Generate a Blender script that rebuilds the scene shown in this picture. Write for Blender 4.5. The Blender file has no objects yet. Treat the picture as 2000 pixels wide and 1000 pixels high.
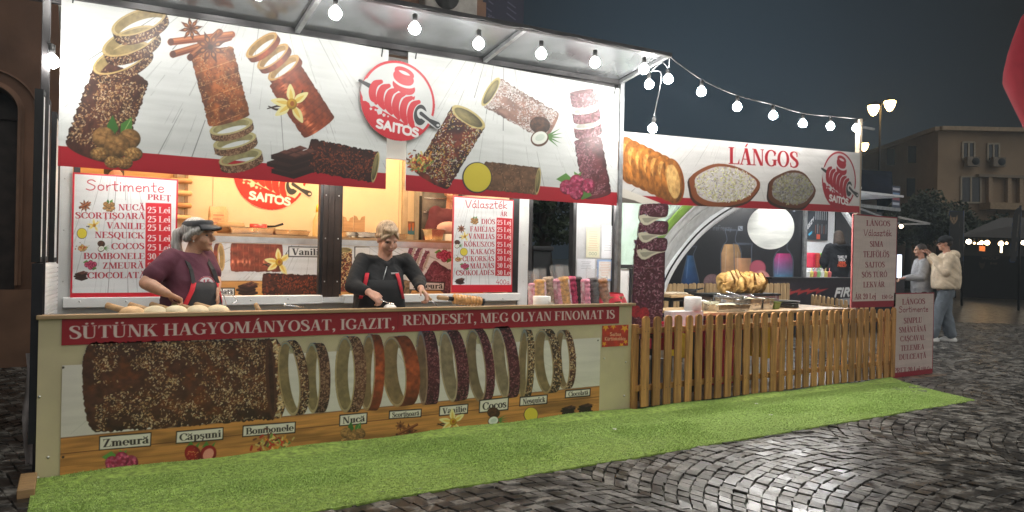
import bpy, bmesh, math, random, mathutils
import numpy as np
from mathutils import Vector, Matrix
scene = bpy.context.scene
COL = scene.collection
def LINK(o): COL.objects.link(o); return o
# ---------------------------------------------------------------- camera: eye 1.34 m above the square, stall front runs along +X
FOC = 1400.; EYE = 1.34; ROLL = 50/2281.; YAW = math.atan2(2281/math.cos(ROLL), FOC)
_f = np.array([math.cos(YAW), math.sin(YAW), 0]); _r0 = np.array([math.sin(YAW), -math.cos(YAW), 0]); _z = np.array([0, 0, 1.])
_R = _r0*math.cos(ROLL)+_z*math.sin(ROLL); _U = _z*math.cos(ROLL)-_r0*math.sin(ROLL)
CAM = np.array([0, 0, EYE])
def ray(u, v): return _f+_R*(u-1000)/FOC-_U*(v-500)/FOC
def onY(u, v, Y): d = ray(u, v); return CAM+d*(Y/d[1])
def onX(u, v, X): d = ray(u, v); return CAM+d*(X/d[0])
def onZ(u, v, Z=0.): d = ray(u, v); return CAM+d*((Z-EYE)/d[2])
def onD(u, v, D): return CAM+ray(u, v)*D
def pr(p):
    q = np.array(p, float)-CAM; z = q@_f; return 1000+FOC*(q@_R)/z, 500-FOC*(q@_U)/z
cd = bpy.data.cameras.new('camera'); cam = LINK(bpy.data.objects.new('camera', cd))
cd.sensor_width = 36; cd.lens = 36*FOC/2000; cd.clip_start = .05; cd.clip_end = 2000
M = Matrix.Identity(4)
for i in range(3): M[i][0], M[i][1], M[i][2], M[i][3] = _R[i], _U[i], -_f[i], CAM[i]
cam.matrix_world = M; scene.camera = cam
# ---------------------------------------------------------------- night sky over a lit town: blue-grey glow low over the stall, near black to the right
world = bpy.data.worlds.new('World'); scene.world = world; world.use_nodes = True
nt = world.node_tree; nt.nodes.clear()
tc = nt.nodes.new('ShaderNodeTexCoord'); dp = nt.nodes.new('ShaderNodeVectorMath'); dp.operation = 'DOT_PRODUCT'
g = ray(1330, 190); g = g/np.linalg.norm(g); dp.inputs[1].default_value = tuple(g)
rp = nt.nodes.new('ShaderNodeValToRGB'); el = rp.color_ramp.elements
el[0].position = .0; el[0].color = (.004, .0036, .0034, 1); el[1].position = 1.; el[1].color = (.020, .031, .042, 1)
e = el.new(.84); e.color = (.0045, .0045, .0045, 1); e = el.new(.93); e.color = (.0058, .0062, .0068, 1); e = el.new(.975); e.color = (.0125, .0175, .023, 1)
# added fill: an unseen bright sky lobe behind the viewer front-lights stall and ground
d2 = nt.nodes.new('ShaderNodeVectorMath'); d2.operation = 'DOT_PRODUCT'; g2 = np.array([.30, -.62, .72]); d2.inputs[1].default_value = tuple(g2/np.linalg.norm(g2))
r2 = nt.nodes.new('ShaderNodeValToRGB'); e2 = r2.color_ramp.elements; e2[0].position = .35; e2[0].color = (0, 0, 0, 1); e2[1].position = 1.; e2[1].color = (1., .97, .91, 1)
SKY_FILL = .72  # strength of the added sky fill behind the viewer
sc_ = nt.nodes.new('ShaderNodeVectorMath'); sc_.operation = 'SCALE'; sc_.inputs['Scale'].default_value = SKY_FILL; ad = nt.nodes.new('ShaderNodeVectorMath'); ad.operation = 'ADD'
bg = nt.nodes.new('ShaderNodeBackground'); bg.inputs[1].default_value = 1.0
out = nt.nodes.new('ShaderNodeOutputWorld'); L_ = nt.links.new
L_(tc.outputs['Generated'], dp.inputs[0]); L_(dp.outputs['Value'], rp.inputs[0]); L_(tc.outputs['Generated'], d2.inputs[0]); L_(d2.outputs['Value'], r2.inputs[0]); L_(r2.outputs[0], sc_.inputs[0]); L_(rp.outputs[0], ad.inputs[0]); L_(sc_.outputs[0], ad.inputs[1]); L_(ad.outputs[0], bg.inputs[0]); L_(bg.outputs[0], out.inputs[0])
scene.view_settings.view_transform = 'Standard'; scene.view_settings.look = 'None'; scene.view_settings.exposure = 0.45; scene.view_settings.gamma = 1
scene.cycles.use_denoising = True; scene.cycles.max_bounces = 6; scene.cycles.sample_clamp_indirect = 6
BULB = 150.   # brightness of the festoon bulbs
YC, YF, YT, YI, YB1, YCO, YD = 4.875, 5.275, 5.75, 6.25, 4.82, 5.0, 8.6     # counter front, fascia, trailer side, inner counter, price boards, cut-out, drinks stall
PX0, PX1 = 7.6, 11.72

# ---------------------------------------------------------------- materials
def nodes(name):
    m = bpy.data.materials.new(name); m.use_nodes = True; t = m.node_tree; return m, t, t.nodes['Principled BSDF']
def mat(name, col, rough=.5, metal=0., var=.12, scale=8., bump=0., bscale=60., spec=.5, alpha=1., trans=0., stretch=(1, 1, 1), c2=None, rvar=0., coat=0., sss=0.):
    m, t, b = nodes(name); col = np.array(col, float)
    tx = t.nodes.new('ShaderNodeTexCoord'); mp = t.nodes.new('ShaderNodeMapping'); mp.inputs['Scale'].default_value = stretch; t.links.new(tx.outputs['Object'], mp.inputs[0])
    n = t.nodes.new('ShaderNodeTexNoise'); n.inputs['Scale'].default_value = scale; n.inputs['Detail'].default_value = 6; t.links.new(mp.outputs[0], n.inputs['Vector'])
    r = t.nodes.new('ShaderNodeValToRGB'); a = np.clip(col*(1-var*1.6), 0, 1); z = np.clip(col*(1+var*1.6), 0, 1) if c2 is None else np.array(c2, float)
    r.color_ramp.elements[0].position = .3; r.color_ramp.elements[1].position = .7; r.color_ramp.elements[0].color = (*a, 1); r.color_ramp.elements[1].color = (*z, 1)
    t.links.new(n.outputs['Fac'], r.inputs[0]); t.links.new(r.outputs[0], b.inputs['Base Color'])
    b.inputs['Roughness'].default_value = rough; b.inputs['Metallic'].default_value = metal; b.inputs['Specular IOR Level'].default_value = spec
    if rvar:
        q = t.nodes.new('ShaderNodeMapRange'); q.inputs['To Min'].default_value = max(0, rough-rvar); q.inputs['To Max'].default_value = min(1, rough+rvar); t.links.new(n.outputs['Fac'], q.inputs[0]); t.links.new(q.outputs[0], b.inputs['Roughness'])
    if alpha < 1: b.inputs['Alpha'].default_value = alpha
    if trans: b.inputs['Transmission Weight'].default_value = trans
    if coat: b.inputs['Coat Weight'].default_value = coat; b.inputs['Coat Roughness'].default_value = .15
    if sss: b.inputs['Subsurface Weight'].default_value = sss; b.inputs['Subsurface Radius'].default_value = (.01, .004, .002)
    if bump:
        n2 = t.nodes.new('ShaderNodeTexNoise'); n2.inputs['Scale'].default_value = bscale; n2.inputs['Detail'].default_value = 4; t.links.new(mp.outputs[0], n2.inputs['Vector'])
        bp = t.nodes.new('ShaderNodeBump'); bp.inputs['Strength'].default_value = bump; bp.inputs['Distance'].default_value = .01; t.links.new(n2.outputs['Fac'], bp.inputs['Height']); t.links.new(bp.outputs[0], b.inputs['Normal'])
    return m
def emit(name, col, s):
    m, t, b = nodes(name); b.inputs['Base Color'].default_value = (*[min(1, c) for c in col], 1); b.inputs['Emission Color'].default_value = (*col, 1); b.inputs['Emission Strength'].default_value = s; return m
def printed(name, rough=.45, bump=.05, spec=.5, k=1.):
    """a printed sheet: its ink comes from the sheet's own colour attribute, its skin is procedural"""
    m, t, b = nodes(name); a = t.nodes.new('ShaderNodeAttribute'); a.attribute_name = 'print'
    tx = t.nodes.new('ShaderNodeTexCoord'); n = t.nodes.new('ShaderNodeTexNoise'); n.inputs['Scale'].default_value = 3.; n.inputs['Detail'].default_value = 5; t.links.new(tx.outputs['Object'], n.inputs['Vector'])
    q = t.nodes.new('ShaderNodeMapRange'); q.inputs['To Min'].default_value = .90*k; q.inputs['To Max'].default_value = 1.06*k; t.links.new(n.outputs['Fac'], q.inputs[0])
    x = t.nodes.new('ShaderNodeVectorMath'); x.operation = 'SCALE'; t.links.new(a.outputs['Color'], x.inputs[0]); t.links.new(q.outputs[0], x.inputs['Scale']); t.links.new(x.outputs[0], b.inputs['Base Color'])
    b.inputs['Roughness'].default_value = rough; b.inputs['Specular IOR Level'].default_value = spec
    n2 = t.nodes.new('ShaderNodeTexNoise'); n2.inputs['Scale'].default_value = 5.; t.links.new(tx.outputs['Object'], n2.inputs['Vector']); bp = t.nodes.new('ShaderNodeBump'); bp.inputs['Strength'].default_value = bump; bp.inputs['Distance'].default_value = .02; t.links.new(n2.outputs['Fac'], bp.inputs['Height']); t.links.new(bp.outputs[0], b.inputs['Normal'])
    return m
def woodm(name, col, axis=2, dark=.5, rough=.5, sc=1.):
    s = [14*sc]*3; s[axis] = 1.2*sc
    m = mat(name, np.array(col)*dark, rough, scale=2.2, stretch=s, c2=col, bump=.15, bscale=6)
    # knots and plank-to-plank tone from the object's own position
    t = m.node_tree; b = t.nodes['Principled BSDF']; oi = t.nodes.new('ShaderNodeObjectInfo'); q = t.nodes.new('ShaderNodeMapRange'); q.inputs['To Min'].default_value = .72; q.inputs['To Max'].default_value = 1.12; t.links.new(oi.outputs['Random'], q.inputs[0])
    x = t.nodes.new('ShaderNodeVectorMath'); x.operation = 'SCALE'; src = b.inputs['Base Color'].links[0].from_socket; t.links.new(src, x.inputs[0]); t.links.new(q.outputs[0], x.inputs['Scale']); t.links.new(x.outputs[0], b.inputs['Base Color'])
    return m

# ---------------------------------------------------------------- mesh helpers
class MB:
    """gathers shapes in world coordinates and links them as ONE mesh object"""
    def __init__(s): s.v = []; s.f = []; s.mi = []; s.cur = 0; s.sm = []
    def add(s, V, F, smooth=False):
        o = len(s.v); s.v += [tuple(p) for p in V]
        for f in F: s.f.append(tuple(i+o for i in f)); s.mi.append(s.cur); s.sm.append(smooth)
    def box(s, x0, x1, y0, y1, z0, z1, bev=0.):
        if bev:
            b = min(bev, (x1-x0)*.45, (y1-y0)*.45, (z1-z0)*.45); bm = bmesh.new(); bmesh.ops.create_cube(bm, size=1)
            for v in bm.verts: v.co = ((x0+x1)/2+v.co.x*(x1-x0), (y0+y1)/2+v.co.y*(y1-y0), (z0+z1)/2+v.co.z*(z1-z0))
            bmesh.ops.bevel(bm, geom=bm.edges[:], offset=b, segments=2, affect='EDGES', profile=.5)
            bm.verts.index_update(); s.add([v.co[:] for v in bm.verts], [[v.index for v in f.verts] for f in bm.faces]); bm.free(); return
        V = [(x, y, z) for x in (x0, x1) for y in (y0, y1) for z in (z0, z1)]
        s.add(V, [(0, 1, 3, 2), (4, 6, 7, 5), (0, 4, 5, 1), (2, 3, 7, 6), (0, 2, 6, 4), (1, 5, 7, 3)])
    def bar(s, a, b, w, h, up=(0, 0, 1)):
        a, b = np.array(a, float), np.array(b, float); d = b-a; d = d/np.linalg.norm(d); u = np.array(up, float); x = np.cross(d, u); x = x/np.linalg.norm(x); u = np.cross(x, d)
        V = [p+x*i*w/2+u*j*h/2 for p in (a, b) for i in (-1, 1) for j in (-1, 1)]
        s.add(V, [(0, 1, 3, 2), (4, 6, 7, 5), (0, 4, 5, 1), (2, 3, 7, 6), (0, 2, 6, 4), (1, 5, 7, 3)])
    def tube(s, P, r, n=8, cap=True):
        P = [np.array(p, float) for p in P]; R = np.broadcast_to(np.asarray(r, float), (len(P),)); V = []; F = []; x = None
        for i, p in enumerate(P):
            d = P[min(i+1, len(P)-1)]-P[max(i-1, 0)]; d = d/(np.linalg.norm(d)+1e-9)
            if x is None: x = np.cross(d, (0, 0, 1) if abs(d[2]) < .9 else (1, 0, 0))
            x = x-d*(x@d); x = x/np.linalg.norm(x); y = np.cross(d, x)
            for k in range(n): a = 2*math.pi*k/n; V.append(p+R[i]*(x*math.cos(a)+y*math.sin(a)))
        for i in range(len(P)-1):
            for k in range(n): F.append((i*n+k, i*n+(k+1) % n, (i+1)*n+(k+1) % n, (i+1)*n+k))
        if cap: F += [tuple(range(n))[::-1], tuple(range((len(P)-1)*n, len(P)*n))]
        s.add(V, F, True)
    def lathe(s, c, prof, n=20, ax=(0, 0, 1), sx=(1, 0, 0)):
        """prof: (radius, distance along ax) pairs"""
        ax = np.array(ax, float); ax = ax/np.linalg.norm(ax); x = np.array(sx, float) if abs(np.dot(sx, ax)) < .9*np.linalg.norm(sx) else np.array([0, 1, 0.]); x = x-ax*(x@ax); x = x/np.linalg.norm(x); y = np.cross(ax, x); V = []; F = []; c = np.array(c, float)
        for r, h in prof:
            for k in range(n): a = 2*math.pi*k/n; V.append(c+ax*h+r*(x*math.cos(a)+y*math.sin(a)))
        for i in range(len(prof)-1):
            for k in range(n): F.append((i*n+k, i*n+(k+1) % n, (i+1)*n+(k+1) % n, (i+1)*n+k))
        if prof[0][0] > 1e-4: F.append(tuple(range(n))[::-1])
        if prof[-1][0] > 1e-4: F.append(tuple(range((len(prof)-1)*n, len(prof)*n)))
        s.add(V, F, True)
    def prism(s, P, d):
        """polygon P (3d points) given thickness by vector d"""
        n = len(P); P = [np.array(p, float) for p in P]; d = np.array(d, float)
        s.add(P+[p+d for p in P], [tuple(range(n)), tuple(range(2*n-1, n-1, -1))]+[(i, i+n, (i+1) % n+n, (i+1) % n) for i in range(n)])
    def grid(s, P, smooth=True):
        """P[i][j] 3d points"""
        h, w = len(P), len(P[0]); s.add([p for r in P for p in r], [(i*w+j, i*w+j+1, (i+1)*w+j+1, (i+1)*w+j) for i in range(h-1) for j in range(w-1)], smooth)
    def blob(s, c, r, n=12, m=8, rot=None):
        V = []; F = []; rot = Matrix.Identity(3) if rot is None else rot
        for i in range(m+1):
            t = math.pi*i/m
            for k in range(n): a = 2*math.pi*k/n; V.append(Vector(c)+rot@Vector((r[0]*math.sin(t)*math.cos(a), r[1]*math.sin(t)*math.sin(a), r[2]*math.cos(t))))
        for i in range(m):
            for k in range(n): F.append((i*n+k, i*n+(k+1) % n, (i+1)*n+(k+1) % n, (i+1)*n+k)[::-1])
        s.add(V, F, True)
    def build(s, name, m, parent=None):
        me = bpy.data.meshes.new(name); me.from_pydata([tuple(map(float, p)) for p in s.v], [], s.f); ms = m if isinstance(m, (list, tuple)) else [m]
        for q in ms: me.materials.append(q)
        me.polygons.foreach_set('material_index', s.mi); me.polygons.foreach_set('use_smooth', s.sm); me.update()
        bm = bmesh.new(); bm.from_mesh(me); bmesh.ops.recalc_face_normals(bm, faces=bm.faces[:]); bm.to_mesh(me); bm.free()
        return obj(name, me, parent)
def obj(name, me, parent=None):
    o = LINK(bpy.data.objects.new(name, me))
    if parent is not None: adopt(o, parent)
    return o
def adopt(o, parent):
    o.parent = parent
    o.matrix_parent_inverse = Matrix.Translation(-parent.location) if parent.type == 'EMPTY' else Matrix.Identity(4)
    return o
def tag(o, label, cat, group=None, kind=None):
    if label: o['label'] = label
    if cat: o['category'] = cat
    if group: o['group'] = group
    if kind: o['kind'] = kind
    return o
def thing(name, label, cat, loc=(0, 0, 0), group=None):
    o = LINK(bpy.data.objects.new(name, None)); o.empty_display_size = .1; o.location = tuple(map(float, loc)); return tag(o, label, cat, group)
def kids(o): return [c for c in bpy.data.objects if c.parent == o]
def dup(root, loc, label=None, rz=0, scale=1., group=None):
    def cp(o, par):
        c = LINK(o.copy()); c.parent = par
        for ch in KID.get(o.name, kids(o)): cp(ch, c)
        return c
    KID = {}
    r = cp(root, None)
    if root.type == 'EMPTY': r.location = tuple(map(float, loc)); r.rotation_euler = (0, 0, rz); r.scale = (scale,)*3
    else: r.location = tuple(map(float, loc))
    if label: r['label'] = label
    if group: r['group'] = group
    return r
def struct(o): o['kind'] = 'structure'; return o
# ---------------------------------------------------------------- printed artwork: a small numpy painter (boards are printed flat things)
RNG = np.random.RandomState(7)
def lin(c):
    c = np.asarray(c, float)
    return np.where(c <= .04045, c/12.92, ((c+.055)/1.055)**2.4)
def s8(r, g, b): return np.array([r, g, b], float)/255.
def vnoise(X, Y, seed=0):
    r = np.random.RandomState(seed).rand(64, 64)
    xi = np.floor(X).astype(int); yi = np.floor(Y).astype(int)
    fx = X-xi; fy = Y-yi; fx = fx*fx*(3-2*fx); fy = fy*fy*(3-2*fy)
    a = r[yi % 64, xi % 64]; b = r[yi % 64, (xi+1) % 64]; c = r[(yi+1) % 64, xi % 64]; d = r[(yi+1) % 64, (xi+1) % 64]
    return (a*(1-fx)+b*fx)*(1-fy)+(c*(1-fx)+d*fx)*fy
def fbm(X, Y, seed=0, o=3):
    s = 0; a = .5
    for k in range(o):
        s = s+a*vnoise(X*2**k+k*7.3, Y*2**k+k*3.1, seed+k); a *= .5
    return s/(1-.5**o)
def sd_poly(px, py, P):
    P = np.asarray(P, float); d = None; ins = np.zeros(px.shape, bool)
    for i in range(len(P)):
        ax, ay = P[i]; bx, by = P[(i+1) % len(P)]
        ex, ey = bx-ax, by-ay; wx, wy = px-ax, py-ay
        t = np.clip((wx*ex+wy*ey)/max(ex*ex+ey*ey, 1e-12), 0, 1)
        q = (wx-ex*t)**2+(wy-ey*t)**2
        d = q if d is None else np.minimum(d, q)
        if ay != by:
            c = ((ay > py) != (by > py)) & (px < (bx-ax)*(py-ay)/(by-ay)+ax)
            ins ^= c
    d = np.sqrt(d)
    return np.where(ins, -d, d)
def sd_stroke(px, py, P, W):
    d = None
    for i in range(len(P)-1):
        ax, ay = P[i]; bx, by = P[i+1]
        ex, ey = bx-ax, by-ay; wx, wy = px-ax, py-ay
        t = np.clip((wx*ex+wy*ey)/max(ex*ex+ey*ey, 1e-12), 0, 1)
        q = np.sqrt((wx-ex*t)**2+(wy-ey*t)**2)-(W[i]*(1-t)+W[i+1]*t)*.5
        d = q if d is None else np.minimum(d, q)
    return d
def crs(P, n=6):
    P = [np.array(p, float) for p in P]
    if len(P) < 3: return P
    Q = [2*P[0]-P[1]]+P+[2*P[-1]-P[-2]]; out = []
    for i in range(1, len(Q)-2):
        a, b, c, d = Q[i-1:i+3]
        for k in range(n):
            t = k/n
            out.append(.5*((2*b)+(c-a)*t+(2*a-5*b+4*c-d)*t*t+(3*b-a-3*c+d)*t**3))
    out.append(P[-1]); return out

class Cv:
    """canvas on a board: origin O, unit axes ax (along width) and az (up), size in metres, samples per metre; m() maps photo pixels to canvas"""
    def __init__(s, O, ax, az, w, h, res, bg):
        s.O, s.ax, s.az = [np.array(v, float) for v in (O, ax, az)]
        s.n = np.cross(s.ax, s.az); s.w, s.h, s.res = w, h, res
        s.W, s.H = int(round(w*res))+1, int(round(h*res))+1
        s.a = np.empty((s.H, s.W, 3)); s.a[:] = bg
    def m(s, u, v):
        d = ray(u, v); t = (s.O-CAM)@s.n/(d@s.n); p = CAM+d*t-s.O
        return np.array([p@s.ax*s.res, p@s.az*s.res])
    def fr(s, u, v, size, rot=0): return Fr(s, u, v, size, rot)
    def grid(s, x0, y0, x1, y1):
        x0, y0 = max(0, int(x0)-1), max(0, int(y0)-1); x1, y1 = min(s.W, int(x1)+3), min(s.H, int(y1)+3)
        if x1 <= x0 or y1 <= y0: return None
        X, Y = np.meshgrid(np.arange(x0, x1, dtype=float), np.arange(y0, y1, dtype=float))
        return slice(y0, y1), slice(x0, x1), X, Y
    def put(s, ys, xs, m, col):
        b = s.a[ys, xs]; m = np.clip(m, 0, 1)[..., None]
        s.a[ys, xs] = b*(1-m)+np.asarray(col)*m
    def polyuv(s, P, col, al=1):
        s.polypx([s.m(*p) for p in P], col, al)
    def polypx(s, P, col, al=1):
        P = np.array(P); g = s.grid(*P.min(0), *P.max(0))
        if g: s.put(g[0], g[1], np.clip(.5-sd_poly(g[2], g[3], P), 0, 1)*al, col)
    def strokepx(s, P, W, col, al=1):
        P = np.array(P); W = np.broadcast_to(np.asarray(W, float), (len(P),)); k = W.max()
        g = s.grid(*(P.min(0)-k), *(P.max(0)+k))
        if g: s.put(g[0], g[1], np.clip(.5-sd_stroke(g[2], g[3], P, W), 0, 1)*al, col)
    def planks(s, uc, vc, n=16, seed=1, a=.5, box=None, spread=1.0):
        """painted white boards whose seams run towards a point above the sheet (part of the print)"""
        r = np.random.RandomState(seed); X, Y = np.meshgrid(np.arange(s.W)/s.res, np.arange(s.H)/s.res)
        N = fbm(X*3, Y*30, seed)
        c = s.m(uc, vc)
        for i in range(n):
            x = (i+r.rand()*.6)/n*s.W
            x2 = c[0]+(x-c[0])*(1+1.1*spread); p0 = np.array([c[0]+(x-c[0])*.55, s.H]); p1 = np.array([x2, 0])
            k = 0
            while k < 1:
                l = r.uniform(.08, .5)
                q0, q1 = p0+(p1-p0)*k, p0+(p1-p0)*min(1, k+l)
                g = r.uniform(.28, .56)
                s.strokepx([q0, q1], [r.uniform(.4, 1.6), r.uniform(.3, 2.0)], [g, g, g*.98], a*r.uniform(.15, 1))
                k += l+r.uniform(0, .12)
            for j in range(14):
                t = r.rand(); q = p0+(p1-p0)*t+np.array([r.uniform(-.5, .5)*s.W/n, 0]); d = (p1-p0)/np.linalg.norm(p1-p0)*r.uniform(.02, .16)*s.res
                s.strokepx([q, q+d], [.5, 1.2], [.5, .5, .5], a*.6*r.rand())
        s.a *= (1-.10*(N[..., None]-.5))
    def mesh(s, name, mat, parent=None, off=0.):
        W, H = s.W, s.H
        X, Z = np.meshgrid(np.arange(W)/s.res, np.arange(H)/s.res)
        co = s.O+X[..., None]*s.ax+Z[..., None]*s.az+s.n*off
        i = np.arange(W*H).reshape(H, W)
        q = np.stack([i[:-1, :-1], i[:-1, 1:], i[1:, 1:], i[1:, :-1]], -1).reshape(-1, 4)
        keep = getattr(s, 'keep', None)
        if keep is not None:
            k = keep.reshape(-1); q = q[k[q].all(1)]
        me = bpy.data.meshes.new(name); nv = W*H
        me.vertices.add(nv); me.vertices.foreach_set('co', co.reshape(-1).astype(np.float32))
        me.loops.add(q.size); me.loops.foreach_set('vertex_index', q.reshape(-1).astype(np.int32))
        me.polygons.add(len(q)); me.polygons.foreach_set('loop_start', np.arange(0, q.size, 4, dtype=np.int32))
        ca = me.color_attributes.new('print', 'FLOAT_COLOR', 'POINT')
        col = np.ones((nv, 4), np.float32); col[:, :3] = lin(np.clip(s.a, 0, 1)).reshape(-1, 3)
        ca.data.foreach_set('color', col.reshape(-1))
        me.update(calc_edges=True); me.materials.append(mat)
        o = bpy.data.objects.new(name, me); LINK(o)
        if parent is not None: adopt(o, parent)
        return o

class Fr:
    """a local frame on a canvas, x right and y up as the print shows, one unit = size photo pixels"""
    def __init__(s, cv, u, v, size, rot=0):
        s.cv = cv; s.c = cv.m(u, v); e = 1.
        J = np.stack([(cv.m(u+e, v)-cv.m(u-e, v))/2, (cv.m(u, v+e)-cv.m(u, v-e))/2], 1)
        c, n = math.cos(math.radians(rot)), math.sin(math.radians(rot))
        s.A = J@np.array([[1, 0], [0, -1]])@np.array([[c, -n], [n, c]])*size
        s.I = np.linalg.inv(s.A); s.px = 1/math.sqrt(abs(np.linalg.det(s.A)))
    def T(s, x, y): return s.c+s.A@np.array([x, y], float)
    def region(s, x0, y0, x1, y1):
        P = np.array([s.T(x, y) for x in (x0, x1) for y in (y0, y1)])
        g = s.cv.grid(*P.min(0), *P.max(0))
        if g is None: return None
        dx, dy = g[2]-s.c[0], g[3]-s.c[1]
        return g[0], g[1], s.I[0, 0]*dx+s.I[0, 1]*dy, s.I[1, 0]*dx+s.I[1, 1]*dy
    def fn(s, box, f):
        g = s.region(*box)
        if g is None: return
        m, col = f(g[2], g[3]); s.cv.put(g[0], g[1], m, col)
    def aa(s, d): return np.clip(.5-d/s.px, 0, 1)
    def poly(s, P, col, al=1):
        P = np.array(P, float); b = [*(P.min(0)-.02), *(P.max(0)+.02)]
        s.fn(b, lambda x, y: (s.aa(sd_poly(x, y, P))*al, col))
    def stroke(s, P, w, col, al=1, sm=False):
        if sm: P = crs(P)
        P = np.array(P, float); W = np.interp(np.linspace(0, 1, len(P)), np.linspace(0, 1, len(np.atleast_1d(w))), np.atleast_1d(w)); k = W.max()
        s.fn([*(P.min(0)-k), *(P.max(0)+k)], lambda x, y: (s.aa(sd_stroke(x, y, P, W))*al, col))
    def ell(s, cx, cy, rx, ry, col, ang=0, al=1, shade=0, ns=0, seed=0):
        c, n = math.cos(math.radians(ang)), math.sin(math.radians(ang)); R = max(rx, ry)*1.1
        def f(x, y):
            a, b = ((x-cx)*c+(y-cy)*n)/rx, (-(x-cx)*n+(y-cy)*c)/ry
            r = np.sqrt(a*a+b*b); k = np.ones_like(r)
            if shade: k = k*(1-shade*(.25+np.clip(r, 0, 1)**2*.6-.35*b+.2*a))
            if ns: k = k*(1+ns*(fbm(a*4+9, b*4+9, seed)-.5)*2)
            return s.aa((r-1)*min(rx, ry))*al, np.clip(np.asarray(col)*k[..., None], 0, 1)
        s.fn([cx-R, cy-R, cx+R, cy+R], f)
    def dots(s, n, where, cols, r0, r1, seed=0, long=1.6, al=1):
        """scattered crumbs: where(rng) gives a place, cols a list of colours"""
        r = np.random.RandomState(seed)
        for i in range(n):
            x, y = where(r); a = r.uniform(0, 180); q = r.uniform(r0, r1)
            d = np.array([math.cos(a), math.sin(a)])*q*long*.5
            c = np.asarray(cols[r.randint(len(cols))])*r.uniform(.8, 1.1)
            s.stroke([(x-d[0], y-d[1]), (x+d[0], y+d[1])], q, np.clip(c, 0, 1), al)

# --- a serif capital face drawn from strokes
_T, _t, _s = .175, .055, .05
def _arc(cx, cy, rx, ry, a0, a1, T=None, n=18):
    T = T or _T; P = []; W = []
    for i in range(n+1):
        a = math.radians(a0+(a1-a0)*i/n); P.append((cx+rx*math.cos(a), cy+ry*math.sin(a)))
        W.append(_t+(T-_t)*abs(math.cos(a))**1.3)
    return ('q', P, W)
def _v(x, y0=0, y1=1, w=None, s0=1, s1=1):
    w = w or _T; L = [('p', [(x, y0), (x+w, y0), (x+w, y1), (x, y1)])]
    e = .075
    if s0: L.append(('p', [(x-e, y0), (x+w+e, y0), (x+w+e, y0+_s), (x-e, y0+_s)]))
    if s1: L.append(('p', [(x-e, y1-_s), (x+w+(e if s1 == 1 else 0), y1-_s), (x+w+(e if s1 == 1 else 0), y1), (x-e, y1)]))
    return L
def _d(x0, y0, x1, y1, w): return [('p', [(x0, y0), (x0+w, y0), (x1+w, y1), (x1, y1)])]
def _h(x0, x1, y, w=None):
    w = w or _t; return [('p', [(x0, y-w/2), (x1, y-w/2), (x1, y+w/2), (x0, y+w/2)])]
def _q(P, W): return [('q', crs(P, 5), W)]
def _sf(x0, x1, y): return [('p', [(x0, y), (x1, y), (x1, y+_s), (x0, y+_s)])]
def _dot(x, y, r=.1): return [('q', [(x, y), (x+.001, y)], [2*r, 2*r])]
def _tri(x, y0, y1, d): return [('p', [(x, y0), (x, y1), (x-d, y0)])]
def _S(w, h, T):
    k = w/.56; 
    P = [(.47*k, .76*h), (.42*k, .93*h), (.27*k, .98*h), (.12*k, .90*h), (.10*k, .74*h), (.24*k, .58*h), (.42*k, .43*h), (.49*k, .26*h), (.42*k, .09*h), (.26*k, .02*h), (.10*k, .08*h), (.04*k, .27*h)]
    return _q(P, [_t, _t*1.3, _t*1.4, T*.75, T*.95, T, T, T*.95, T*.75, _t*1.4, _t*1.3, _t])
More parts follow.
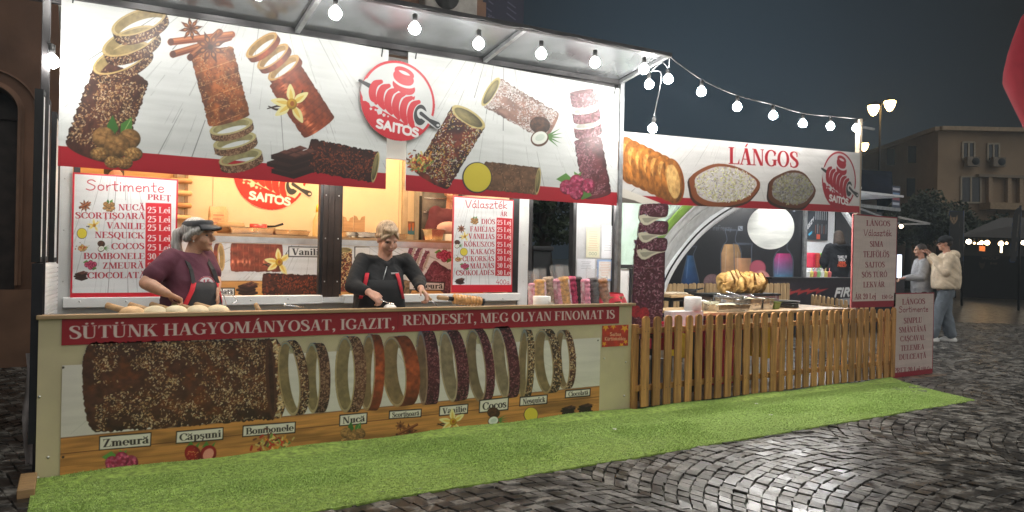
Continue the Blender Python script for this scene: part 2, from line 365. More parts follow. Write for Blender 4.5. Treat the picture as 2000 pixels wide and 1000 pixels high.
def _glyphs():
    G = {}; T, t, s = _T, _t, _s
    G['A'] = (.74, _d(.07, 0, .335, 1, t*1.2)+_d(.50, 0, .295, 1, T*1.05)+_h(.17, .55, .34)+_sf(0, .22, 0)+_sf(.42, .76, 0))
    G['B'] = (.68, _v(.08)+[_arc(.34, .745, .20, .23, -90, 90), _arc(.36, .265, .24, .24, -90, 90)]+_h(.1, .36, .97)+_h(.1, .38, .51)+_h(.1, .38, .027))
    G['C'] = (.72, [_arc(.42, .5, .31, .48, 40, 320)]+_tri(.68, .66, 1, .1)+_q([(.66, .2), (.60, .08)], [t, t]))
    G['D'] = (.76, _v(.08)+[_arc(.34, .5, .30, .473, -90, 90)]+_h(.1, .36, .973)+_h(.1, .36, .027))
    G['E'] = (.68, _v(.08, s1=2)+_h(.1, .58, .973)+_h(.1, .62, .027)+_h(.1, .44, .51)+_tri(.60, .95, .72, .09)+_tri(.65, .05, .30, .1)+[('p', [(.46, .36), (.46, .66), (.40, .51)])])
    G['F'] = (.62, _v(.08)+_h(.1, .58, .973)+_h(.1, .44, .51)+_tri(.60, .95, .70, .09)+[('p', [(.46, .36), (.46, .66), (.40, .51)])])
    G['G'] = (.78, [_arc(.42, .5, .31, .48, 40, 300)]+_tri(.68, .66, 1, .1)+_v(.55, .06, .42, s0=0))
    G['H'] = (.80, _v(.08)+_v(.54)+_h(.2, .6, .51))
    G['I'] = (.34, _v(.085))
    G['J'] = (.50, _v(.22, .25, 1, s0=0)+_q([(.305, .28), (.28, .06), (.16, .02), (.06, .1)], [T, T*.7, t*1.4, T]))
    G['K'] = (.78, _v(.08)+_d(.22, .42, .56, .97, t*1.2)+_d(.54, 0, .28, .56, T*1.1)+_sf(.44, .78, 0)+_sf(.46, .74, .95))
    G['L'] = (.64, _v(.08)+_h(.1, .60, .027)+_tri(.63, .05, .34, .1))
    G['M'] = (.96, _v(.09, w=t*1.1)+_d(.42, 0, .09, 1, T)+_d(.43, 0, .69, 1, t*1.2)+_v(.70))
    G['N'] = (.76, _v(.10, w=t*1.1)+_d(.50, 0, .08, 1, T)+_v(.60, w=t*1.1, s0=0))
    G['O'] = (.80, [_arc(.40, .5, .29, .48, 0, 360, n=30)])
    G['P'] = (.64, _v(.08)+[_arc(.34, .72, .21, .253, -90, 90)]+_h(.1, .36, .973)+_h(.1, .36, .467))
    G['Q'] = (.80, [_arc(.40, .5, .29, .48, 0, 360, n=30)]+_q([(.36, .1), (.5, -.02), (.62, -.16), (.76, -.15)], [t, T, T, t]))
    G['R'] = (.76, _v(.08)+[_arc(.34, .735, .20, .24, -90, 90)]+_h(.1, .36, .973)+_h(.1, .36, .495)+_d(.54, 0, .28, .49, T*1.1)+_sf(.56, .76, 0))
    G['S'] = (.58, _S(.56, 1, T*1.05)+_tri(.50, .68, .98, .07)+[('p', [(.05, .02), (.05, .32), (.12, .02)])])
    G['T'] = (.68, _v(.25, s1=0)+_h(.04, .64, .973)+_tri(.65, .95, .70, .1)+[('p', [(.03, .95), (.03, .70), (.13, .95)])])
    G['U'] = (.76, _v(.08, .28, 1, s0=0)+_q([(.165, .32), (.20, .08), (.38, .02), (.56, .08), (.61, .32)], [T, T*.8, t*1.3, t, t])+_v(.58, .3, 1, w=t*1.1, s0=0))
    G['V'] = (.74, _d(.27, 0, .06, 1, T*1.05)+_d(.36, 0, .60, 1, t*1.2)+_sf(0, .32, .95)+_sf(.50, .74, .95))
    G['Y'] = (.74, _v(.28, 0, .45, s1=0)+_d(.28, .42, .05, 1, T*1.05)+_d(.39, .42, .58, 1, t*1.2)+_sf(0, .32, .95)+_sf(.50, .74, .95))
    G['Z'] = (.66, _d(.06, 0, .40, 1, T)+_h(.06, .58, .973)+_h(.06, .60, .027)+_tri(.62, .05, .30, .08)+[('p', [(.08, .95), (.08, .72), (.16, .95)])])
    x = .68
    G['a'] = (.52, _q([(.08, .56), (.16, .66), (.30, .66), (.36, .52)], [T*.8, t, t*1.2, T])+_v(.275, .06, .54, s0=0, s1=0)+[_arc(.21, .19, .13, .16, 60, 300)]+_q([(.36, .1), (.42, .02), (.50, .07)], [T*.6, t, t]))
    G['b'] = (.58, _v(.08, 0, 1, s0=0, s1=2)+[_arc(.30, .34, .17, .31, -150, 150)])
    G['c'] = (.48, [_arc(.28, .34, .18, .32, 60, 310)]+_dot(.40, .54, .075))
    G['e'] = (.50, [_arc(.27, .34, .18, .32, 0, 305)]+_h(.1, .46, .37))
    G['i'] = (.32, _v(.08, 0, x, s1=2)+_dot(.16, .9))
    G['j'] = (.32, _v(.08, -.1, x, s0=0, s1=2)+_dot(.16, .9)+_q([(.165, -.06), (.12, -.22), (-.02, -.2)], [T*.9, t*1.5, T*.7]))
    G['k'] = (.58, _v(.08, 0, 1, s1=2)+_d(.2, .3, .40, .66, t*1.2)+_d(.38, 0, .24, .42, T)+_sf(.32, .58, 0)+_sf(.32, .54, x-_s))
    G['l'] = (.32, _v(.08, 0, 1, s1=2))
    G['m'] = (.86, _v(.08, 0, x, s1=2)+_q([(.2, .5), (.32, .64), (.42, .58), (.43, .4)], [t, t*1.4, T*.7, T])+_v(.345, 0, .45, s1=0)+_q([(.47, .5), (.58, .64), (.69, .58), (.70, .4)], [t, t*1.4, T*.7, T])+_v(.61, 0, .45, s1=0))
    G['n'] = (.60, _v(.08, 0, x, s1=2)+_q([(.2, .5), (.32, .64), (.43, .58), (.44, .4)], [t, t*1.4, T*.7, T])+_v(.355, 0, .45, s1=0))
    G['o'] = (.54, [_arc(.27, .34, .185, .32, 0, 360, n=26)])
    G['p'] = (.60, _v(.08, -.28, x, s1=2)+[_arc(.31, .34, .17, .31, -150, 150)])
    G['q'] = (.60, _v(.34, -.28, x, s1=0)+[_arc(.27, .34, .17, .31, 30, 330)])
    G['r'] = (.46, _v(.08, 0, x, s1=2)+_q([(.2, .46), (.28, .62), (.36, .62)], [t, t*1.5, t*2])+_dot(.37, .57, .085))
    G['s'] = (.42, _S(.40, x, T*.9)+_tri(.35, .46, .66, .06)+[('p', [(.04, .02), (.04, .22), (.1, .02)])])
    G['t'] = (.38, _v(.12, .1, .84, s0=0, s1=0)+_h(.02, .36, .655)+_q([(.205, .14), (.26, .02), (.36, .1)], [T, t*1.4, t]))
    G['u'] = (.60, _v(.08, .16, x, s0=0, s1=2)+_q([(.165, .2), (.2, .04), (.32, .05), (.4, .16)], [T, T*.7, t*1.3, t])+_v(.355, 0, x, s1=2))
    G['1'] = (.46, _v(.16, 0, 1, s1=0)+_q([(.06, .82), (.16, .86), (.24, .97)], [t, t, t]))
    G['2'] = (.54, _q([(.07, .70), (.12, .92), (.27, .97), (.40, .86), (.38, .62), (.24, .36), (.08, .09)], [T*.9, t*1.6, t*1.8, T, T, T*.6, t*1.5])+_h(.06, .46, .075, .15)+_tri(.50, .02, .26, .06))
    G['3'] = (.54, _q([(.07, .76), (.16, .96), (.32, .94), (.39, .76), (.30, .58), (.2, .54)], [T*.7, t, t*1.4, T, T*.6, t])+_q([(.2, .53), (.36, .46), (.42, .28), (.34, .07), (.18, .02), (.07, .12)], [t, T*.6, T*1.05, T*.7, t*1.5, T*.8]))
    G['5'] = (.54, _q([(.13, .92), (.28, .92), (.44, .95)], [.13, .13, .1])+_d(.07, .5, .11, .95, t)+_q([(.09, .55), (.26, .62), (.41, .48), (.41, .22), (.26, .03), (.07, .07)], [t, T*.7, T, T, t*1.6, T*.8]))
    G['0'] = (.54, [_arc(.265, .5, .165, .48, 0, 360, n=26)])
    G[','] = (.28, _dot(.13, .07, .09)+_q([(.17, .05), (.16, -.1), (.07, -.2)], [T*.7, t*1.4, t*.7]))
    G[' '] = (.28, [])
    def acc(c): return _d(c-.06, 1.08, c+.06, 1.28, .1)
    def uml(c): return _dot(c-.14, 1.16, .075)+_dot(c+.14, 1.16, .075)
    def dac(c): return _d(c-.16, 1.06, c-.06, 1.26, .09)+_d(c+.04, 1.06, c+.14, 1.26, .09)
    def brv(c, y=1.0): return _q([(c-.14, y+.24), (c-.1, y+.11), (c, y+.07), (c+.1, y+.11), (c+.14, y+.24)], [t, t*1.4, t*1.8, t*1.4, t])
    def com(c): return _q([(c+.04, -.08), (c+.03, -.18), (c-.05, -.27)], [.12, .09, .04])
    for k, b, f in (('Á', 'A', acc(.37)), ('É', 'E', acc(.34)), ('Ó', 'O', acc(.40)), ('Ú', 'U', acc(.38)), ('Ü', 'U', uml(.38)), ('Ö', 'O', uml(.40)), ('Ő', 'O', dac(.40)), ('Ă', 'A', brv(.37)), ('Â', 'A', _q([(.25, 1.08), (.37, 1.22), (.49, 1.08)], [t, .09, t])), ('Ț', 'T', com(.33)), ('Ş', 'S', com(.28)), ('ă', 'a', brv(.25, .68)), ('ș', 's', com(.22)), ('ț', 't', com(.2))):
        G[k] = (G[b][0], G[b][1]+f)
    return G
GLY = _glyphs()
# --- a handwritten face, one pen
def _hand():
    H = {}
    H['S'] = (.72, [[(.62, .86), (.45, 1), (.2, .95), (.14, .74), (.36, .58), (.60, .38), (.52, .1), (.28, 0), (.05, .1)]])
    H['o'] = (.55, [[(.3, .55), (.12, .45), (.1, .15), (.26, .02), (.44, .15), (.44, .42), (.3, .55)]])
    H['r'] = (.42, [[(.1, .55), (.12, .02)], [(.12, .3), (.22, .5), (.36, .55)]])
    H['t'] = (.46, [[(.22, .95), (.2, .3), (.24, .05), (.38, .02)], [(.04, .6), (.42, .64)]])
    H['i'] = (.25, [[(.12, .55), (.12, .02)], [(.13, .8), (.14, .83)]])
    H['m'] = (.84, [[(.1, .55), (.1, .02)], [(.1, .35), (.24, .54), (.38, .48), (.4, .02)], [(.4, .35), (.54, .54), (.68, .48), (.72, .02)]])
    H['n'] = (.58, [[(.1, .55), (.1, .02)], [(.1, .35), (.26, .54), (.42, .48), (.46, .02)]])
    H['e'] = (.50, [[(.1, .3), (.42, .34), (.38, .52), (.2, .54), (.08, .3), (.16, .05), (.32, 0), (.46, .1)]])
    H['V'] = (.66, [[(.04, .98), (.28, .0), (.62, 1.0)]])
    H['v'] = (.56, [[(.06, .62), (.26, .02), (.5, .66)]])
    H['á'] = (.56, [[(.42, .48), (.26, .55), (.1, .4), (.1, .12), (.26, .02), (.42, .2)], [(.44, .55), (.44, .1), (.54, .02)], [(.26, .74), (.40, .96)]])
    H['a'] = (.56, H['á'][1][:2])
    H['l'] = (.25, [[(.12, 1), (.1, .1), (.2, .02)]])
    H['s'] = (.44, [[(.38, .48), (.22, .56), (.1, .44), (.24, .3), (.36, .16), (.22, .0), (.04, .06)]])
    H['z'] = (.5, [[(.08, .54), (.42, .54), (.06, .02), (.46, .02)]])
    H['é'] = (.50, H['e'][1]+[[(.2, .72), (.36, .96)]])
    H['k'] = (.52, [[(.1, 1), (.1, .02)], [(.42, .54), (.12, .26), (.46, .02)]])
    H['4'] = (.56, [[(.3, .98), (.06, .35), (.5, .38)], [(.38, .6), (.36, .0)]])
    H['0'] = (.56, [[(.3, .98), (.1, .7), (.1, .25), (.28, .0), (.46, .25), (.46, .72), (.3, .98)]])
    H['g'] = (.52, [[(.42, .48), (.26, .55), (.1, .4), (.12, .12), (.28, .05), (.42, .24)], [(.44, .55), (.42, -.2), (.26, -.35), (.08, -.25)]])
    # block letters with round ends, used for the shop emblem and slogans
    B = {'S': (.62, [[(.52, .86), (.34, .98), (.14, .88), (.14, .66), (.34, .52), (.52, .36), (.50, .12), (.30, .02), (.08, .12)]]),
         'A': (.74, [[(.08, 0), (.37, 1), (.66, 0)], [(.2, .36), (.54, .36)]]), 'I': (.3, [[(.15, 0), (.15, 1)]]), 'T': (.62, [[(.31, 0), (.31, 1)], [(.04, .97), (.58, .97)]]),
         'O': (.84, [[(.42, 1), (.14, .85), (.08, .5), (.14, .15), (.42, 0), (.70, .15), (.76, .5), (.70, .85), (.42, 1)]]), 'E': (.6, [[(.54, .97), (.12, .97), (.12, .02), (.54, .02)], [(.12, .5), (.46, .5)]]),
         'K': (.64, [[(.12, 0), (.12, 1)], [(.54, 1), (.14, .48), (.56, 0)]]), 'Y': (.64, [[(.06, 1), (.32, .48), (.58, 1)], [(.32, .48), (.32, 0)]]), 'D': (.7, [[(.12, .02), (.12, .98), (.4, .96), (.6, .7), (.6, .3), (.4, .04), (.12, .02)]]),
         'R': (.66, [[(.12, 0), (.12, .98), (.42, .96), (.54, .76), (.42, .52), (.12, .5)], [(.34, .5), (.58, 0)]]), 'N': (.72, [[(.12, 0), (.12, 1), (.58, 0), (.58, 1)]]), 'F': (.56, [[(.12, 0), (.12, .97), (.52, .97)], [(.12, .5), (.46, .5)]]),
         'Z': (.62, [[(.08, .97), (.54, .97), (.08, .03), (.56, .03)]]), 'W': (1.0, [[(.06, 1), (.26, 0), (.5, .8), (.74, 0), (.94, 1)]]), 'L': (.54, [[(.12, 1), (.12, .02), (.5, .02)]]), 'B': (.66, [[(.12, .02), (.12, .98), (.4, .96), (.5, .76), (.4, .54), (.12, .52)], [(.4, .54), (.56, .3), (.44, .04), (.12, .02)]]),
         '.': (.26, [[(.13, .02), (.14, .02)]]), ',': (.26, [[(.15, .04), (.1, -.12)]]), '/': (.4, [[(.04, -.1), (.36, 1.05)]]), ' ': (.34, []), '1': (.44, [[(.06, .8), (.24, 1), (.24, 0)]]), '5': (.6, [[(.5, .97), (.16, .97), (.12, .55), (.4, .6), (.52, .32), (.4, .04), (.1, .06)]]),
         '2': (.6, [[(.1, .78), (.3, 1), (.5, .8), (.42, .5), (.08, .03), (.54, .03)]]), '0': (.6, [[(.3, 1), (.1, .7), (.1, .3), (.3, 0), (.5, .3), (.5, .7), (.3, 1)]]), '4': (.62, [[(.42, 0), (.42, 1), (.06, .3), (.56, .3)]]), 'i': (.24, [[(.12, .66), (.12, 0)], [(.12, .92), (.121, .93)]]),
         'r': (.38, [[(.1, .66), (.1, 0)], [(.1, .4), (.2, .62), (.34, .64)]]), 'e': (.54, [[(.1, .34), (.44, .36), (.36, .62), (.18, .62), (.08, .34), (.16, .06), (.32, .0), (.44, .08)]]), 'z': (.5, [[(.08, .62), (.42, .62), (.08, .02), (.44, .02)]]), 'y': (.5, [[(.06, .66), (.25, .05)], [(.44, .66), (.2, -.26), (.08, -.28)]]),
         'a': (.56, H['a'][1]), 't': (.4, [[(.2, .9), (.2, .1), (.34, .02)], [(.04, .64), (.36, .64)]]), 'o': H['o'], 's': H['s'], 'k': (.5, [[(.1, 1), (.1, 0)], [(.42, .64), (.12, .3), (.44, 0)]]), 'ö': (.55, H['o'][1]+[[(.16, .85), (.17, .85)], [(.38, .85), (.39, .85)]]),
         'ü': (.56, [[(.1, .64), (.1, .2), (.24, .02), (.42, .16), (.44, .64)], [(.44, .64), (.44, 0)], [(.16, .88), (.17, .88)], [(.36, .88), (.37, .88)]]), 'l': (.25, [[(.12, 1), (.12, .02)]]), 'á': H['á'], 'c': (.5, [[(.42, .5), (.26, .64), (.1, .34), (.26, .02), (.44, .12)]]), 'ő': (.55, H['o'][1]+[[(.16, .75), (.24, .92)], [(.36, .75), (.44, .92)]])}
    return H, B
HAND, BLOCK = _hand()
def _basis(cv, a, b, h, adv, lean):
    O = cv.m(*a); ex = (cv.m(*b)-O)/adv; ey = cv.m(a[0]+lean, a[1]-h)-O
    return O, ex, ey
def serif(cv, txt, a, b, h, col, lean=0):
    """bold serif words on the base line from photo pixel a to b, capitals h pixels high"""
    adv = sum(GLY[c][0] for c in txt); O, ex, ey = _basis(cv, a, b, h, adv, lean); x = 0
    A = np.stack([ex, ey], 1); I = np.linalg.inv(A); sc = math.sqrt(abs(np.linalg.det(A)))
    for c in txt:
        w, prims = GLY[c]
        if prims:
            P = np.array([O+A@np.array([x+q, r]) for q in (-.12, w+.12) for r in (-.34, 1.34)])
            g = cv.grid(*P.min(0), *P.max(0))
            if g:
                dx, dy = g[2]-O[0], g[3]-O[1]
                lx, ly = I[0, 0]*dx+I[0, 1]*dy-x, I[1, 0]*dx+I[1, 1]*dy
                m = np.zeros_like(lx)
                for p in prims:
                    if p[0] == 'p': d = sd_poly(lx, ly, p[1])
                    else:
                        W = np.interp(np.linspace(0, 1, len(p[1])), np.linspace(0, 1, len(p[2])), p[2]); d = sd_stroke(lx, ly, p[1], W)
                    m = np.maximum(m, np.clip(.5-d*sc, 0, 1))
                cv.put(g[0], g[1], m, col)
        x += w
def pen(cv, txt, a, b, h, col, w=.11, lean=0, face=None, sm=True):
    F_ = face or HAND; adv = sum(F_[c][0] for c in txt); O, ex, ey = _basis(cv, a, b, h, adv, lean); x = 0
    sc = math.sqrt(abs(ex[0]*ey[1]-ex[1]*ey[0]))
    for c in txt:
        for st in F_[c][1]:
            P = crs(st, 4) if (sm and len(st) > 2) else st
            cv.strokepx([O+ex*(x+p[0])+ey*p[1] for p in P], w*sc, col)
        x += F_[c][0]
# ---------------------------------------------------------------- what is printed on the boards
RED = s8(186, 30, 45); CREAM = s8(214, 196, 128); WHITE = s8(226, 229, 227)
WAL = [s8(214, 186, 140), s8(190, 152, 104), s8(232, 212, 174), s8(160, 112, 74)]
def cake(cv, A, B, wid, col, spk=None, n=0, r=(1.6, 3.2), groove=0, openA=0, openB=0, e=.32, seed=1, rough=.03, gcol=None, edge=.5, hi=0., mott=.35, slant=.25, dark=None):
    """a printed chimney cake: a roll from A to B (photo pixels), wid across"""
    A = np.array(A, float); B = np.array(B, float); L = np.linalg.norm(B-A); c = (A+B)/2
    f = cv.fr(c[0], c[1], 1, math.degrees(math.atan2(-(B-A)[1], (B-A)[0]))); R = wid/2; gc = col*.45 if gcol is None else gcol
    def body(x, y):
        t = y/R; rr = 1+rough*(vnoise(x*.25+50, t*2+9, seed)-.5)*2
        s = np.sqrt(np.clip(1-t*t, 0, 1)); sm = np.clip(s, 0, 1)**.6
        lo = -L/2-(0 if openA else e*R*sm*.8)-rough*R*(vnoise(y*.3+9, x*0+3, seed+2)-.5); hi_ = L/2+(0 if openB else e*R*sm)
        m = f.aa((np.abs(t)-rr)*R)*f.aa(lo-x)*f.aa(x-hi_)
        k = (1-edge)+edge*np.sqrt(np.clip(1-(t*.93)**2, 0, 1))
        nn = fbm(x*.09+30, y*.13+30, seed, 4); k = k*(1+mott*(nn-.5)*2)
        C = np.asarray(col)*k[..., None]
        if dark is not None:
            q = np.clip((fbm(x*.05+70, y*.05+20, seed+5)-.45)*4, 0, 1)[..., None]; C = C*(1-q)+np.asarray(dark)*k[..., None]*q
        if hi: C = C+hi*(np.clip(1-np.abs(t+.35)*3, 0, 1)*np.clip((vnoise(x*.3, y*.12, seed+3)-.4)*3, 0, 1))[..., None]*np.array([1, .8, .65])
        if groove:
            g = (x+L/2)/L*groove+slant*t; g = np.abs(g-np.round(g)); w = .045
            q = np.clip(1-g/w, 0, 1)[..., None]*.75; C = C*(1-q)+np.asarray(gc)*k[..., None]*q
        return m, np.clip(C, 0, 1)
    f.fn([-L/2-R, -R*1.1, L/2+R, R*1.1], body)
    def inside(rg):
        while True:
            t = rg.uniform(-.97, .97); xx = rg.uniform(-L/2, L/2)
            if fbm(np.array([xx*.035+40]), np.array([t*R*.045+40]), seed+11)[0] > rg.uniform(.28, .62): break
        s = math.sqrt(1-t*t)*e*R
        return min(max(xx*1.04, -L/2+(s if openA else -s*.7)), L/2+(-s if openB else s)), t*R
    if spk: f.dots(n, inside, spk, r[0], r[1], seed, al=.9)
    for op, x0, sg in ((openA, -L/2, 1), (openB, L/2, -1)):
        if op:
            f.ell(x0, 0, e*R, R, CREAM*.95, ns=.1); f.ell(x0+sg*.02*R, 0, e*R*.78, R*.84, CREAM*.78, shade=.5, ns=.15)
def ring(cv, c, ang, R, e, h, col, spk=None, n=0, r=(1.4, 2.6), seed=1, cream=None, thick=.14, shade=.4):
    """one turn of cut spiral: the open end looks along -x of a frame turned by ang"""
    f = cv.fr(c[0], c[1], 1, ang); cr = CREAM*.9 if cream is None else cream
    def parts(x, y):
        q0 = np.sqrt((x/(e*R))**2+(y/R)**2); k = 1-thick; a = max(e-thick*.55, .04)
        q1 = np.sqrt((x/(a*R))**2+(y/(k*R))**2); q2 = np.sqrt(((x-h)/(a*R))**2+(y/(k*R))**2)
        t = np.clip(y/R, -1, 1); s = np.sqrt(1-t*t)
        hull = f.aa((np.abs(y)-R))*f.aa(-e*R*s-x)*f.aa(x-h-e*R*s)
        E0 = f.aa((q0-1)*e*R); E1 = f.aa((q1-1)*a*R); E2 = f.aa((q2-1)*a*R)
        return hull, E0, E1, E2, t
    box = [-e*R-2, -R-2, h+e*R+2, R+2]
    def inner(x, y):
        hull, E0, E1, E2, t = parts(x, y); k = .62+.3*fbm(x*.12+9, y*.12+5, seed)
        return E1*(1-E2), cr*k[..., None]
    def rim(x, y):
        hull, E0, E1, E2, t = parts(x, y); return E0*(1-E1), cr*(1.0+.1*(vnoise(x*.3+9, y*.3+9, seed)[..., None]-.5))
    def outer(x, y):
        hull, E0, E1, E2, t = parts(x, y); k = 1-shade*np.abs(t)**2; k = k*(1+.35*(fbm(x*.12+9, y*.12+30, seed)-.5)*2)
        return hull*(1-E0), np.asarray(col)*k[..., None]
    f.fn(box, inner); f.fn(box, outer); f.fn(box, rim)
    if spk:
        def w(rg):
            t = rg.uniform(-.98, .98); s = math.sqrt(1-t*t)*e*R; return s+rg.uniform(.05, .97)*h, t*R
        f.dots(n, w, spk, r[0], r[1], seed, al=.9)
def walnuts(cv, u, v, z, leaf=1):
    f = cv.fr(u, v, z)
    if leaf:
        f.poly([(-.2, .1), (-.35, .55), (-.15, .9), (.05, .45)], s8(58, 108, 44)); f.poly([(.1, .15), (.12, .6), (.5, .85), (.5, .4)], s8(74, 128, 54)); f.stroke([(.15, .2), (.45, .75)], .03, s8(150, 180, 110))
    for x, y, r in ((-.45, .15, .38), (.42, .1, .38), (0, -.15, .44)):
        f.ell(x, y, r, r*.9, s8(188, 140, 84), shade=.5, ns=.4, seed=int(x*10)+20); f.stroke([(x-r*.6, y+r*.3), (x, y+r*.1), (x+r*.7, y-r*.3)], .03, s8(120, 80, 40), .7)
    for x, y, r in ((-.6, -.4, .30), (.55, -.42, .32), (-.15, -.68, .28), (.25, -.72, .28)):
        f.ell(x, y, r, r*.75, s8(206, 160, 98), shade=.5, ns=.6, seed=int(x*10)+40)
        for k in range(4): f.stroke([(x-r*.7+k*r*.4, y+r*.4), (x-r*.5+k*r*.4, y), (x-r*.7+k*r*.4, y-r*.4)], .04, s8(140, 92, 46), .7, True)
def anise(cv, u, v, z, rot=0, col=None):
    f = cv.fr(u, v, z, rot); c = s8(108, 58, 34) if col is None else col
    for k in range(8):
        a = k*45; ca, sa = math.cos(math.radians(a)), math.sin(math.radians(a)); p = lambda r, w: (r*ca-w*sa, r*sa+w*ca)
        f.poly([p(.1, .06), p(.5, .17), p(1, 0), p(.5, -.17), p(.1, -.06)], c*(1 if k % 2 else .85)); f.ell(*p(.48, 0), .12, .07, s8(176, 112, 60), a)
    f.ell(0, 0, .16, .16, c*.6)
def sticks(cv, P, w):
    for (a, b, k) in P:
        f = cv.fr(a[0], a[1], 1); d = (b[0]-a[0], a[1]-b[1]); l = math.hypot(*d); nx, ny = -d[1]/l, d[0]/l
        f.stroke([(0, 0), d], w, s8(150, 78, 42)*k); f.stroke([(nx*w*.22, ny*w*.22), (d[0]+nx*w*.22, d[1]+ny*w*.22)], w*.3, s8(196, 122, 74)*k); f.stroke([(-nx*w*.3, -ny*w*.3), (d[0]-nx*w*.3, d[1]-ny*w*.3)], w*.18, s8(104, 48, 26)*k)
        f.ell(0, 0, w*.4, w*.5, s8(92, 44, 26)*k)
def vanilla(cv, u, v, z):
    f = cv.fr(u, v, z)
    for p in ([(-.2, -.1), (-.7, -.1), (-1.3, -.25)], [(-.2, -.2), (-.8, -.3), (-1.25, -.12)], [(.2, .2), (.5, .5), (.6, .75)]): f.stroke(p, [.08, .12, .05], s8(52, 34, 26), 1, True)
    for a, l in ((95, 1.1), (35, 1.1), (170, 1.15), (215, 1.1), (300, 1.2)):
        ca, sa = math.cos(math.radians(a)), math.sin(math.radians(a)); p = lambda r, w: (r*ca-w*sa, r*sa+w*ca)
        f.poly(crs([p(.1, .05), p(.5*l, .24), p(l, 0), p(.5*l, -.22), p(.1, -.05), p(.1, .05)], 4), s8(236, 226, 160)); f.poly(crs([p(.1, .05), p(.4*l, .1), p(.75*l, 0), p(.4*l, -.1), p(.1, -.05), p(.1, .05)], 4), s8(224, 182, 66), .7)
    f.ell(0, 0, .28, .3, s8(232, 178, 40), shade=.4); f.ell(.02, .02, .12, .14, s8(160, 92, 24))
def chocolate(cv, u, v, z, k=1.):
    f = cv.fr(u, v, z); c = s8(62, 38, 32)*k
    for dy, sx in ((-.62, .06), (-.30, -.14), (.02, .04)):
        f.poly([(-.95+sx, dy), (.05+sx, dy-.28), (.98+sx, dy+.02), (.98+sx, dy+.22), (0+sx, dy-.04), (-.95+sx, dy+.18)], c*.75); f.poly([(-.95+sx, dy+.18), (0+sx, dy-.06), (.98+sx, dy+.2), (.15+sx, dy+.5)], c)
    for i in range(3):
        for j in range(2):
            o = np.array([-.62+.04, .24])+i*np.array([.34, .10])+j*np.array([.42, -.13]); q = [(0, 0), (.36, -.10), (.66, .0), (.30, .12)]
            f.poly([(o[0]+x, o[1]+y+.06) for x, y in q], c*1.35); f.poly([(o[0]+.06+x*.8, o[1]+y*.8+.09) for x, y in q], c*1.9, .9)
def coconut(cv, u, v, z):
    f = cv.fr(u, v, z)
    for a in (30, 12, -5, -25, -42): 
        ca, sa = math.cos(math.radians(a)), math.sin(math.radians(a)); f.poly([(.3-.08*sa, -.3+.08*ca), (.3+1.0*ca, -.3+1.0*sa), (.3+.08*sa, -.3-.08*ca)], s8(84, 132, 62))
    f.ell(-.1, .4, .62, .52, s8(96, 58, 36), -10, shade=.5, ns=.5, seed=4); f.ell(-.12, -.42, .55, .48, s8(90, 56, 36), 20); f.ell(-.12, -.38, .48, .38, s8(232, 236, 226), 20); f.ell(-.1, -.36, .3, .2, s8(206, 216, 204), 20)
def berries(cv, u, v, z, P=((-.55, .0), (.55, .05), (.0, .25), (-.02, -.35))):
    f = cv.fr(u, v, z); g = s8(96, 148, 66)
    f.poly([(-.7, .1), (-1.15, .35), (-.6, .7), (-.2, .35)], g); f.poly([(.1, -.3), (.3, -.85), (.9, -.6), (.6, -.1)], g*.9); f.poly([(-.1, .5), (-.15, .8), (.1, .65), (.3, .8), (.2, .5)], g*1.05)
    for i, (x, y) in enumerate(P):
        f.ell(x, y, .40, .42, s8(186, 46, 88), shade=.4)
        r = np.random.RandomState(i)
        for k in range(26):
            a, q = r.uniform(0, 6.28), .36*math.sqrt(r.rand()); f.ell(x+q*math.cos(a), y+q*math.sin(a), .07, .07, s8(226, 104, 140)*r.uniform(.6, 1.1), al=.8)
        f.ell(x+.03, y+.02, .1, .1, s8(130, 24, 58), al=.8)
def strawberries(cv, u, v, z):
    f = cv.fr(u, v, z)
    for x, a in ((-.45, 25), (.5, -35)):
        f.poly([(x-.4, .35), (x-.1, .75), (x+.1, .4), (x+.45, .7), (x+.3, .3)], s8(84, 130, 56)); f.ell(x, -.05, .48, .56, s8(176, 34, 36), a, shade=.4)
    f.ell(.5, -.08, .30, .40, s8(226, 150, 132), -35); f.dots(26, lambda r: (r.uniform(-.8, -.12), r.uniform(-.45, .3)), [s8(226, 150, 90)], .025, .04, 3)
def sprinkles(cv, u, v, z, n=150):
    f = cv.fr(u, v, z); f.ell(0, -.1, .8, .55, s8(150, 70, 46), al=.6)
    f.dots(n, lambda r: (r.normal(0, .38), r.normal(0, .27)), [s8(196, 62, 44), s8(220, 150, 60), s8(110, 60, 44), s8(226, 200, 120), s8(120, 150, 70)], .09, .14, 5)
def disc(cv, u, v, z):
    f = cv.fr(u, v, z); f.ell(0, 0, 1.0, 1.05, s8(44, 40, 56)); f.ell(.02, .02, .93, .98, s8(222, 204, 66))
